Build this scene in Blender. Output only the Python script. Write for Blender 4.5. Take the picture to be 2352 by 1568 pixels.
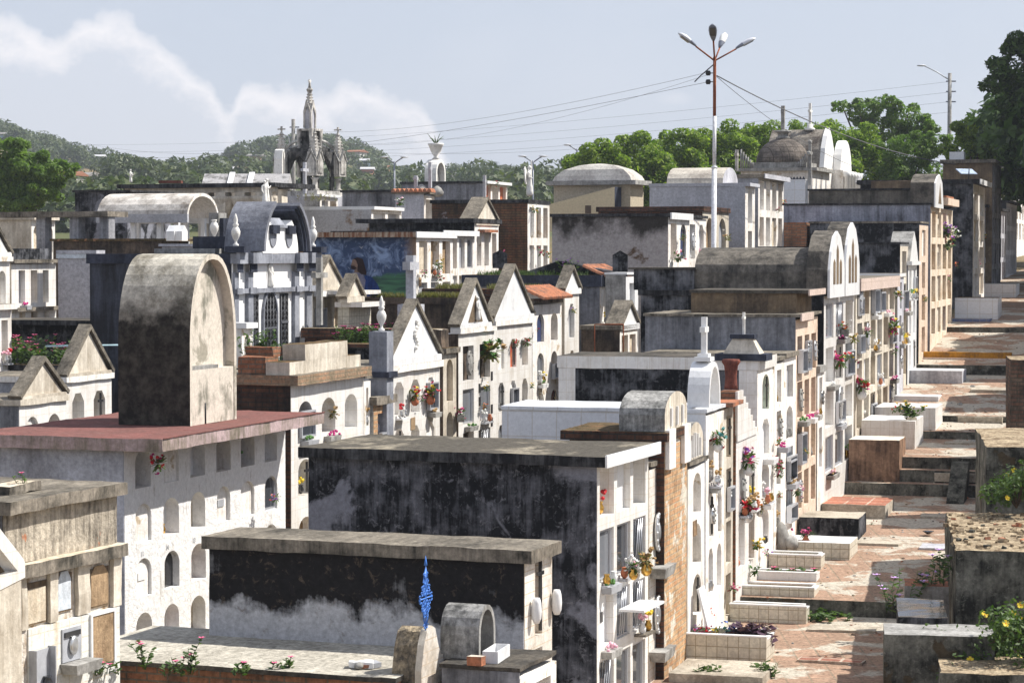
import bpy, bmesh, math, random
from mathutils import Vector, Matrix, noise
R = math.radians
scene = bpy.context.scene
for o in list(bpy.data.objects): bpy.data.objects.remove(o)
rnd = random.Random(7)

# ---------------------------------------------------------------- camera
CZ = 6.0; F = 5500.0; HZ = 580.0          # eye height, focal length and horizon row of a 2352 x 1568 picture
PITCH = math.atan((784 - HZ) / F)
cam_d = bpy.data.cameras.new("camera"); cam = bpy.data.objects.new("camera", cam_d)
scene.collection.objects.link(cam); scene.camera = cam
cam.location = (0, 0, CZ); cam.rotation_euler = (R(90) - PITCH, 0, 0)
cam_d.sensor_width = 36; cam_d.lens = F / 2352 * 36; cam_d.clip_start = 0.5; cam_d.clip_end = 9000

# ---------------------------------------------------------------- light
SUN_EL, SUN_AZ = 50.0, 76.0               # elevation; azimuth from +Y towards +X
wd = bpy.data.worlds.new("World"); scene.world = wd; wd.use_nodes = True
nt = wd.node_tree; N = nt.nodes; Lk = nt.links
bg = N["Background"]; bg.inputs[1].default_value = 0.085
sky = N.new("ShaderNodeTexSky"); sky.sky_type = 'NISHITA'; sky.sun_disc = False
sky.sun_elevation = R(SUN_EL); sky.sun_rotation = R(SUN_AZ); sky.dust_density = 1.3; sky.air_density = 1.1; sky.ozone_density = 1.5
def wm(op, a, b=None, c=None, cl=False):
    n = N.new("ShaderNodeMath"); n.operation = op; n.use_clamp = cl
    for i, v in enumerate((a, b, c)):
        if v is None: continue
        if isinstance(v, (int, float)): n.inputs[i].default_value = v
        else: Lk.new(v, n.inputs[i])
    return n.outputs[0]
tc = N.new("ShaderNodeTexCoord"); sp = N.new("ShaderNodeSeparateXYZ"); Lk.new(tc.outputs['Generated'], sp.inputs[0])
yy = wm('MAXIMUM', sp.outputs[1], 0.05)
U = wm('DIVIDE', sp.outputs[0], yy); V = wm('DIVIDE', sp.outputs[2], yy)
cv = N.new("ShaderNodeCombineXYZ"); Lk.new(U, cv.inputs[0]); Lk.new(V, cv.inputs[1]); Lk.new(wm('MULTIPLY', sp.outputs[2], 1.0), cv.inputs[2])
nz = N.new("ShaderNodeTexNoise"); nz.inputs['Scale'].default_value = 22; nz.inputs['Detail'].default_value = 9; nz.inputs['Roughness'].default_value = .58
Lk.new(cv.outputs[0], nz.inputs['Vector'])
nb = N.new("ShaderNodeTexNoise"); nb.inputs['Scale'].default_value = 9; nb.inputs['Detail'].default_value = 6
Lk.new(cv.outputs[0], nb.inputs['Vector'])
# cumulus banks: their upper outline as a curve over direction, billowed by noise
px_ = wm('ADD', wm('MULTIPLY', U, F), 1176.0); py_ = wm('SUBTRACT', HZ, wm('MULTIPLY', V, F))
fc = N.new("ShaderNodeFloatCurve"); cu = fc.mapping.curves[0]
TOPS = [(-600,60),(-200,90),(0,32),(70,45),(140,80),(168,62),(190,36),(230,24),(290,34),(330,70),(385,98),(430,140),(478,170),(505,212),(522,240),(545,205),(575,165),(640,182),(700,198),(755,212),(790,182),(850,184),(895,220),(960,236),(1000,285),(1030,345),(1080,400),(1140,520),(1400,560)]
pts_ = [((x+700)/2200, y/600) for x, y in TOPS]
cu.points[0].location = pts_[0]; cu.points[1].location = pts_[-1]
for p_ in pts_[1:-1]: cu.points.new(*p_)
fc.mapping.update()
Lk.new(wm('DIVIDE', wm('ADD', px_, 700.0), 2200.0, cl=True), fc.inputs['Value'])
yb = wm('MULTIPLY', fc.outputs[0], 600.0)
nbig = wm('MULTIPLY', wm('SUBTRACT', nb.outputs[0], .5), 90.0); nf_ = N.new('ShaderNodeTexNoise'); nf_.inputs['Scale'].default_value = 95; nf_.inputs['Detail'].default_value = 7; nf_.inputs['Roughness'].default_value = .6; Lk.new(cv.outputs[0], nf_.inputs['Vector'])
nsm = wm('ADD', wm('MULTIPLY', wm('SUBTRACT', nz.outputs[0], .5), 90.0), wm('MULTIPLY', wm('SUBTRACT', nf_.outputs[0], .5), 80.0))
dep_ = wm('ADD', wm('SUBTRACT', py_, yb), wm('ADD', nbig, nsm))
edge_ = wm('DIVIDE', dep_, 38.0, cl=True)
glow_ = wm('SUBTRACT', 1.0, wm('DIVIDE', wm('ADD', dep_, wm('MULTIPLY', nsm, 1.5)), 120.0), cl=True)
m1 = wm('MULTIPLY', edge_, wm('ADD', .2, wm('MULTIPLY', glow_, .74)))
du = wm('DIVIDE', wm('SUBTRACT', px_, 1548.0), 55.0); dv = wm('DIVIDE', wm('SUBTRACT', py_, 228.0), 22.0)
d2 = wm('SUBTRACT', 1.0, wm('ADD', wm('MULTIPLY', du, du), wm('MULTIPLY', dv, dv))); d2 = wm('ADD', d2, wm('MULTIPLY', wm('SUBTRACT', nz.outputs[0], .5), 2.5))
m2 = wm('MULTIPLY', wm('MULTIPLY', d2, .5, cl=True), .45)
veil = wm('MULTIPLY', wm('SUBTRACT', nb.outputs[0], .45), .8, cl=True)
cm = wm('MAXIMUM', wm('MAXIMUM', m1, m2), wm('MULTIPLY', veil, .5), cl=True)
mx = N.new("ShaderNodeMix"); mx.data_type = 'RGBA'; Lk.new(cm, mx.inputs[0])
# thin high haze evens the blue
hz = N.new("ShaderNodeMix"); hz.data_type = 'RGBA'; hz.inputs[0].default_value = .78
Lk.new(sky.outputs[0], hz.inputs[6]); hz.inputs[7].default_value = (4.6, 5.0, 6.0, 1)
Lk.new(hz.outputs[2], mx.inputs[6]); mx.inputs[7].default_value = (8.6, 8.2, 8.1, 1)
Lk.new(mx.outputs[2], bg.inputs[0])
sun_d = bpy.data.lights.new("sun", 'SUN'); sun_d.energy = 4.7; sun_d.angle = R(.53); sun_d.color = (1, .955, .88)
sun = bpy.data.objects.new("sun", sun_d); scene.collection.objects.link(sun)
sd = Vector((math.sin(R(SUN_AZ))*math.cos(R(SUN_EL)), math.cos(R(SUN_AZ))*math.cos(R(SUN_EL)), math.sin(R(SUN_EL))))
sun.rotation_euler = sd.to_track_quat('Z', 'Y').to_euler(); sun.location = (20, 0, 40)
scene.view_settings.view_transform = 'Standard'; scene.view_settings.look = 'None'
scene.view_settings.exposure = 0.66; scene.view_settings.gamma = 1

# ---------------------------------------------------------------- picture point -> place
cp, sn = math.cos(PITCH), math.sin(PITCH)
def at(px, py, D):
    a = px - 1176; b = 784 - py
    y = F*cp + b*sn; z = -F*sn + b*cp
    return Vector((a/y*D, D, CZ + z/y*D))
def proj(p):
    x, y, z = p[0], p[1], p[2]-CZ
    yc = y*cp - z*sn; zc = y*sn + z*cp
    return 1176 + F*x/yc, 784 - F*zc/yc
def DA(px): return 6.85/(.28-(px-1176)/F)       # facade line of the row on the path
def DB(px): return 14.8/(.30-(px-1176)/F)       # facade line of the middle row
THA = math.atan(.28); THB = math.atan(.30)
def solve(f, lo, hi):                            # f increasing
    for _ in range(40):
        m = (lo+hi)/2
        if f(m) > 0: hi = m
        else: lo = m
    return (lo+hi)/2
def pl(s, pts):
    if s <= pts[0][0]: return pts[0][1]
    for (a, b), (c, d) in zip(pts, pts[1:]):
        if s <= c: return b + (d-b)*(s-a)/max(c-a, 1e-6)
    return pts[-1][1]
GP = [(-200,.2),(0,.2),(30,.33),(36.6,.42),(36.62,.66),(40,.8),(48.7,1.08),(48.72,1.32),(49.15,1.32),(49.17,1.56),(49.6,1.56),(49.62,1.79),
      (53.2,1.90),(53.22,2.06),(55.2,2.14),(55.22,2.28),(58,2.6),(62.5,2.85),(62.52,3.1),(70,3.7),(70.02,3.85),(80,4.4),(90,4.9),(120,5.6),(150,6.0),(260,6.2)]
SU = Vector((math.sin(THA), math.cos(THA)))
def g(x, y): return pl(SU[0]*x + SU[1]*y, GP)

# ---------------------------------------------------------------- materials
MATS = {}
TOMBS = []
class NB:
    def __init__(s, name):
        m = bpy.data.materials.new(name); m.use_nodes = True; s.m = m; s.t = m.node_tree; s.b = s.t.nodes["Principled BSDF"]
    def n(s, t, **kw):
        x = s.t.nodes.new(t)
        for k, v in kw.items(): setattr(x, k, v)
        return x
    def l(s, a, b): s.t.links.new(a, b)
    def mix(s, f, a, b, mode='MIX'):
        x = s.n("ShaderNodeMix", data_type='RGBA', blend_type=mode)
        for i, v in ((0, f), (6, a), (7, b)):
            if isinstance(v, (int, float)): x.inputs[i].default_value = v
            elif isinstance(v, tuple): x.inputs[i].default_value = (*v[:3], 1)
            else: s.l(v, x.inputs[i])
        return x.outputs[2]
    def math(s, op, a, b=None, cl=False):
        x = s.n("ShaderNodeMath", operation=op); x.use_clamp = cl
        for i, v in enumerate((a, b)):
            if v is None: continue
            if isinstance(v, (int, float)): x.inputs[i].default_value = v
            else: s.l(v, x.inputs[i])
        return x.outputs[0]
    def noise(s, vec, sc, det=6, rough=.6, dist=0):
        x = s.n("ShaderNodeTexNoise"); x.inputs['Scale'].default_value = sc; x.inputs['Detail'].default_value = det
        x.inputs['Roughness'].default_value = rough; x.inputs['Distortion'].default_value = dist
        if vec is not None: s.l(vec, x.inputs['Vector'])
        return x.outputs[0]
    def ramp(s, v, lo, hi):
        x = s.n("ShaderNodeMapRange"); x.inputs[1].default_value = lo; x.inputs[2].default_value = hi; s.l(v, x.inputs[0]); return x.outputs[0]
def mat(name, base, stain=None, cover=.5, sharp=.08, scale=1.0, streak=.35, patch=None, pcover=.25, pscale=.7, zsplit=None, zsoft=.12,
        tile=None, grout=(.3,.28,.25), brick=None, bricksize=(.24,.075), plane='wall', rough=.9, bump=.35, metal=0, fine=.12, spots=None, spec=None, crack=0, edge=False):
    if name in MATS: return MATS[name]
    k = NB(name); MATS[name] = k.m
    co = k.n("ShaderNodeTexCoord").outputs['Object']
    oi = k.n("ShaderNodeObjectInfo"); rv = k.math('MULTIPLY', oi.outputs['Random'], 91.0)
    va = k.n("ShaderNodeVectorMath", operation='ADD'); k.l(co, va.inputs[0])
    cx = k.n("ShaderNodeCombineXYZ"); k.l(rv, cx.inputs[0]); k.l(rv, cx.inputs[1]); k.l(cx.outputs[0], va.inputs[1]); v = va.outputs[0]
    sep = k.n("ShaderNodeSeparateXYZ"); k.l(co, sep.inputs[0])
    col = base
    bumpsrc = None
    if tile or brick:
        cc = k.n("ShaderNodeCombineXYZ")
        if plane == 'wall':
            k.l(k.math('ADD', sep.outputs[0], sep.outputs[1]), cc.inputs[0]); k.l(sep.outputs[2], cc.inputs[1])
        else: k.l(sep.outputs[0], cc.inputs[0]); k.l(sep.outputs[1], cc.inputs[1])
        bt = k.n("ShaderNodeTexBrick"); k.l(cc.outputs[0], bt.inputs['Vector']); bt.inputs['Scale'].default_value = 1
        if tile:
            bt.offset = 0; bt.inputs['Brick Width'].default_value = tile[0]; bt.inputs['Row Height'].default_value = tile[1]
            bt.inputs['Mortar Size'].default_value = tile[2] if len(tile) > 2 else .006
            bt.inputs['Color1'].default_value = (*base, 1); bt.inputs['Color2'].default_value = (*[c*.9 for c in base], 1); bt.inputs['Mortar'].default_value = (*grout, 1)
        else:
            bt.inputs['Brick Width'].default_value = bricksize[0]; bt.inputs['Row Height'].default_value = bricksize[1]; bt.inputs['Mortar Size'].default_value = .01
            bt.inputs['Color1'].default_value = (*base, 1); bt.inputs['Color2'].default_value = (*brick, 1); bt.inputs['Mortar'].default_value = (*grout, 1)
        col = bt.outputs['Color']; bumpsrc = bt.outputs['Fac']
    n1 = k.noise(v, scale*1.1, 9, .62)
    if stain:
        mp = k.n("ShaderNodeMapping"); k.l(v, mp.inputs[0]); mp.inputs['Scale'].default_value = (1, 1, .09) if plane == 'wall' else (1, .3, 1)
        n2 = k.noise(mp.outputs[0], scale*6.5, 8, .68)
        nn = k.math('ADD', k.math('MULTIPLY', n1, 1-streak), k.math('MULTIPLY', n2, streak))
        if zsplit is not None:
            zz = k.math('ADD', sep.outputs[2], k.math('MULTIPLY', k.math('SUBTRACT', n1, .5), .5))
            f = k.ramp(zz, zsplit - zsoft, zsplit + zsoft)
            nn = k.math('ADD', nn, k.math('MULTIPLY', k.math('SUBTRACT', f, .62), .5))
        t = .5 + (.5-cover)*.42
        col = k.mix(k.ramp(nn, t - sharp, t + sharp), col, stain)
        if spots:
            n5 = k.noise(v, scale*5, 9, .72, .6); col = k.mix(k.math('MULTIPLY', k.ramp(n5, .56, .70), .6), col, spots)
    if patch:
        n3 = k.noise(v, pscale, 7, .6, .4); t = .5 + (.5-pcover)*.42
        col = k.mix(k.ramp(n3, t-.02, t+.02), col, patch)
    if fine:
        n4 = k.noise(v, 16, 8, .78)
        col = k.mix(1.0, col, k.mix(k.ramp(n4, .34, .66), (1-fine*2.6,)*3, (1+fine*1.5,)*3), 'MULTIPLY')
    if isinstance(col, tuple): k.b.inputs['Base Color'].default_value = (*col, 1)
    else: k.l(col, k.b.inputs['Base Color'])
    if bump:
        nb2 = k.noise(v, 9, 8, .7)
        if bumpsrc is not None: nb2 = k.math('SUBTRACT', nb2, k.math('MULTIPLY', bumpsrc, .9))
        bp = k.n("ShaderNodeBump"); bp.inputs['Strength'].default_value = bump; bp.inputs['Distance'].default_value = .03
        k.l(nb2, bp.inputs['Height']); k.l(bp.outputs[0], k.b.inputs['Normal'])
    k.b.inputs['Roughness'].default_value = rough; k.b.inputs['Metallic'].default_value = metal
    k.b.inputs['Specular IOR Level'].default_value = spec if spec is not None else (.06 if rough > .7 else .35)
    return k.m
BLK = (.016,.017,.02)
m_mould = mat('mould_wall', (.24,.245,.28), BLK, cover=.72, sharp=.13, scale=2.2, streak=.36, spots=(.34,.34,.37), patch=(.22,.225,.26), pcover=.36, pscale=.9)
m_mould2 = mat('mould_wall_dark', (.26,.265,.29), (.013,.014,.016), cover=.68, sharp=.11, scale=1.7, streak=.3, spots=(.2,.2,.215))
m_split = mat('mould_wall_pale_foot', (.52,.525,.55), (.022,.021,.022), cover=.5, sharp=.11, scale=1.8, streak=.3, zsplit=1.85, zsoft=.16, spots=(.2,.15,.11))
m_greyw = mat('grey_stained_plaster', (.40,.41,.45), (.03,.031,.036), cover=.52, sharp=.16, scale=.8, streak=.5)
m_greyb = mat('pale_blue_plaster', (.52,.525,.56), (.26,.26,.275), cover=.25, sharp=.2, scale=.8, streak=.4)
m_peel = mat('peeling_plaster', (.40,.37,.36), (.045,.04,.036), cover=.44, sharp=.09, scale=.8, streak=.15, patch=(.13,.085,.055), pcover=.14, pscale=1.1, zsplit=3.75, zsoft=.6, spots=(.2,.18,.17))
m_peel2 = mat('peeling_brown_plaster', (.22,.13,.07), (.05,.038,.028), cover=.5, sharp=.1, scale=.9, brick=(.3,.12,.06), grout=(.1,.07,.05), patch=(.42,.40,.40), pcover=.2, pscale=.8)
m_pale = mat('pale_stained_plaster', (.60,.60,.64), (.24,.24,.27), cover=.4, sharp=.15, scale=.9, streak=.4)
m_white = mat('white_render', (.83,.80,.76), (.44,.38,.31), cover=.28, sharp=.12, scale=1.8, streak=.5, bump=.5, fine=.07, patch=(.50,.41,.30), pcover=.17, pscale=2.4)
m_cream = mat('cream_render', (.74,.68,.58), (.28,.23,.17), cover=.42, sharp=.14, scale=1.3, streak=.45, fine=.08)
m_tile = mat('white_tile', (.84,.82,.79), (.50,.44,.36), cover=.26, sharp=.12, scale=1.3, streak=.6, tile=(.2,.2,.004), grout=(.68,.63,.56), rough=.35, bump=.15, fine=.04, spec=.5)
m_tileb = mat('white_wall_tile', (.78,.80,.84), None, tile=(.37,.37,.008), grout=(.62,.6,.58), rough=.3, bump=.12, fine=.05, spec=.5)
m_tilec = mat('cream_tile', (.66,.62,.52), (.42,.36,.27), cover=.25, tile=(.15,.15,.006), grout=(.34,.29,.2), rough=.4, bump=.15, spec=.5)
m_tilecheck = mat('white_tile_dirty', (.80,.76,.70), (.5,.42,.33), cover=.36, tile=(.3,.12,.005), grout=(.62,.5,.36), rough=.45, bump=.2)
m_roof = mat('weathered_concrete_top', (.29,.255,.205), (.07,.064,.055), cover=.48, sharp=.12, scale=.9, streak=.4, plane='flat', spots=(.42,.38,.31), fine=.2, bump=.6)
m_roofd = mat('dark_concrete_top', (.16,.14,.115), (.05,.048,.045), cover=.55, sharp=.12, scale=.9, streak=.3, plane='flat', fine=.2, bump=.6)
m_edge = mat('stained_slab_edge', (.32,.28,.23), (.05,.047,.04), cover=.5, sharp=.12, scale=2.6, streak=.35, fine=.15)
m_edged = mat('black_slab_edge', (.15,.15,.155), (.02,.02,.022), cover=.68, sharp=.12, scale=2.0, streak=.5, fine=.15)
m_vault = mat('mouldy_vault', (.50,.47,.42), (.035,.032,.03), cover=.45, sharp=.1, scale=1.6, streak=.3, zsplit=99, fine=.15)
m_brick = mat('exposed_brick', (.30,.13,.075), (.08,.06,.045), cover=.36, sharp=.12, scale=1.5, brick=(.42,.2,.11), grout=(.2,.16,.12), bump=.8, fine=.15)
m_brickd = mat('dark_brick', (.14,.065,.045), (.03,.025,.022), cover=.5, sharp=.12, scale=1.3, brick=(.22,.1,.06), grout=(.08,.07,.06), bump=.8)
m_brickl = mat('crumbling_yellow_brick', (.62,.42,.24), (.24,.15,.09), cover=.3, sharp=.1, scale=2.5, brick=(.56,.3,.16), grout=(.5,.4,.28), bump=.9, fine=.15, patch=(.68,.62,.52), pcover=.3, pscale=2)
m_moss = mat('mossy_brick_top', (.16,.11,.06), (.07,.055,.03), cover=.5, scale=3, plane='flat', patch=(.34,.18,.1), pcover=.25, pscale=4, bump=1, fine=.2)
m_redroof = mat('red_painted_roof', (.24,.10,.088), (.15,.085,.075), cover=.5, sharp=.15, scale=1.2, plane='flat', spots=(.32,.2,.17), fine=.14, bump=.4)
m_pinkedge = mat('pink_slab_edge', (.50,.38,.38), (.2,.17,.13), cover=.5, sharp=.1, scale=1.8, streak=.45, fine=.12)
m_terra = mat('terracotta_tile', (.44,.18,.10), (.2,.12,.09), cover=.45, scale=3, fine=.15)
m_glass = mat('dark_glass', (.05,.055,.065), None, rough=.08, bump=0, fine=0, spec=.9)
m_glassb = mat('grey_glass', (.17,.18,.2), None, rough=.12, bump=0, fine=0, spec=.8)
m_alu = mat('aluminium_frame', (.62,.63,.66), None, rough=.35, metal=.6, bump=0, fine=0)
m_slabw = mat('white_marble', (.78,.78,.78), (.6,.6,.6), cover=.3, scale=3, rough=.35, bump=.05, fine=.03)
m_slabg = mat('grey_marble', (.42,.43,.46), (.3,.31,.33), cover=.4, scale=3, rough=.35, bump=.05, fine=.05)
m_slabd = mat('black_granite', (.03,.03,.033), None, rough=.15, bump=0, fine=0, spec=.7)
m_slabt = mat('tan_cement', (.44,.31,.19), (.2,.135,.08), cover=.4, sharp=.12, scale=3, bump=.7, fine=.12)
m_slabc = mat('cream_cement', (.66,.58,.46), (.42,.33,.23), cover=.35, sharp=.12, scale=3, bump=.5)
m_slabn = mat('navy_panel', (.03,.045,.12), None, rough=.3, bump=0, fine=0)
m_slabgr = mat('green_panel', (.10,.28,.10), (.05,.15,.05), cover=.4, scale=5, rough=.5, bump=0)
m_slabm = mat('maroon_panel', (.14,.012,.035), None, rough=.4, bump=0, fine=0)
m_slabr = mat('red_panel', (.5,.09,.04), (.6,.3,.12), cover=.4, scale=6, rough=.4, bump=0)
m_grey = mat('grey_blue_trim', (.34,.355,.40), (.11,.115,.135), cover=.4, sharp=.15, scale=1.8, fine=.08)
m_greyd = mat('dark_blue_trim', (.075,.085,.12), (.02,.022,.03), cover=.5, sharp=.15, scale=1.8)
m_stone = mat('grey_stone', (.42,.41,.39), (.12,.115,.105), cover=.42, sharp=.14, scale=2.5, fine=.12, bump=.5)
m_statue = mat('white_statue', (.78,.76,.72), (.5,.48,.44), cover=.25, scale=6, fine=.06)
m_goth = mat('gothic_stone', (.66,.63,.58), (.09,.085,.08), cover=.42, sharp=.1, scale=2.2, streak=.5, fine=.1)
m_gothd = mat('gothic_stone_black', (.16,.155,.15), (.02,.02,.02), cover=.6, scale=2.2)
m_gold = mat('gold_vase', (.62,.36,.08), None, rough=.25, metal=.8, bump=0, fine=0)
m_silver = mat('silver_vase', (.6,.6,.6), None, rough=.3, metal=.7, bump=0, fine=0)
m_pot = mat('terracotta_pot', (.48,.17,.09), None, rough=.8)
m_rust = mat('rusty_pole', (.22,.07,.035), (.36,.13,.06), cover=.4, scale=2, fine=.1)
m_wpole = mat('white_pole', (.78,.78,.8), (.5,.48,.47), cover=.2, scale=2, rough=.5)
m_wire = mat('black_wire', (.12,.12,.125), None, bump=0, fine=0)
m_iron = mat('black_iron', (.02,.02,.022), None, rough=.5, bump=0, fine=0)
m_bluei = mat('blue_paint', (.06,.2,.62), None, rough=.4, bump=0, fine=.1)
m_lamp = mat('lamp_housing', (.6,.62,.66), None, rough=.35, bump=0, fine=0)
m_lampg = mat('lamp_housing_grey', (.2,.22,.27), None, rough=.4, bump=0, fine=0)
m_path = mat('brick_paving', (.44,.29,.21), (.29,.2,.145), cover=.45, sharp=.12, scale=.6, tile=(.33,.31,.014), grout=(.28,.23,.17), plane='flat', patch=(.50,.455,.38), pcover=.46, pscale=.8, bump=.6, fine=.2)
m_conc = mat('path_concrete', (.5,.45,.37), (.28,.24,.19), cover=.4, scale=1.2, plane='flat', bump=.5, fine=.15)
m_earth = mat('bare_earth', (.28,.21,.13), (.16,.13,.07), cover=.5, scale=.35, plane='flat', bump=.6, fine=.2)
m_yellow = mat('ochre_kerb', (.48,.23,.03), (.2,.11,.04), cover=.3, scale=3)
m_rubble = mat('rubble_top', (.46,.37,.25), (.17,.12,.075), cover=.45, sharp=.08, scale=4, plane='flat', bump=1, fine=.25)
m_dstone = mat('stained_garden_wall', (.24,.235,.20), (.028,.028,.024), cover=.6, sharp=.12, scale=2.4, streak=.25, patch=(.08,.062,.04), pcover=.25, pscale=1.8, fine=.16, spots=(.34,.33,.28), bump=.8)
m_stainred = mat('red_stained_block', (.38,.24,.16), (.11,.07,.05), cover=.5, sharp=.1, scale=2.2, streak=.4)
m_hill = mat('hill_soil', (.26,.17,.10), (.09,.10,.045), cover=.6, sharp=.1, scale=.03, streak=.1, plane='flat', bump=0, fine=0)
m_yellowwall = mat('yellow_house_wall', (.62,.53,.36), None, fine=.06)
m_brown = mat('brown_frames', (.12,.09,.07), None)
m_pinkt = mat('pink_beam', (.62,.5,.44), (.5,.4,.33), cover=.35, scale=2, tile=(.12,.3,.006), grout=(.48,.38,.32))
m_peach = mat('peach_render', (.70,.56,.45), (.45,.33,.23), cover=.3, scale=2)
def leafmat(name, c1, c2, trans=.35):
    k = NB(name); MATS[name] = k.m
    gi = k.n("ShaderNodeNewGeometry"); col = k.mix(gi.outputs['Random Per Island'], c1, c2)
    k.l(col, k.b.inputs['Base Color']); k.b.inputs['Roughness'].default_value = .55; k.b.inputs['Specular IOR Level'].default_value = .35
    tr = k.n("ShaderNodeBsdfTranslucent"); k.l(k.mix(1.0, col, (1.0,1.15,.55), 'MULTIPLY'), tr.inputs[0])
    ms = k.n("ShaderNodeMixShader"); ms.inputs[0].default_value = trans; k.l(k.b.outputs[0], ms.inputs[1]); k.l(tr.outputs[0], ms.inputs[2])
    k.l(ms.outputs[0], k.t.nodes["Material Output"].inputs[0]); return k.m
m_leaf = leafmat('bright_leaves', (.05,.12,.012), (.32,.42,.05), .5)
m_leafd = leafmat('dark_leaves', (.014,.035,.01), (.09,.16,.03), .4)
m_leaff = leafmat('feathery_leaves', (.07,.14,.025), (.20,.30,.055), .5)
m_leafh = leafmat('hill_leaves', (.035,.062,.022), (.11,.135,.05), .3)
m_weed = leafmat('weed_leaves', (.04,.085,.018), (.11,.17,.045))
m_dry = leafmat('dry_grass', (.22,.18,.07), (.14,.16,.05))
m_purple = leafmat('purple_leaves', (.06,.03,.06), (.12,.06,.10))
m_bark = mat('bark', (.12,.09,.07), (.06,.045,.035), cover=.5, scale=4)
def flat(c, r=.6):
    n = 'petal_%02d%02d%02d' % tuple(int(x*99) for x in c)
    return mat(n, c, None, rough=r, bump=0, fine=0)
COL = dict(red=(.55,.02,.03), pink=(.65,.12,.25), magenta=(.5,.03,.2), yellow=(.75,.55,.03), white=(.8,.8,.78), orange=(.75,.2,.03), purple=(.42,.18,.6),
           lilac=(.62,.4,.75), dry=(.4,.25,.1), teal=(.1,.3,.3), palepink=(.75,.42,.5), blue=(.08,.2,.6), green=(.08,.2,.04))

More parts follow.
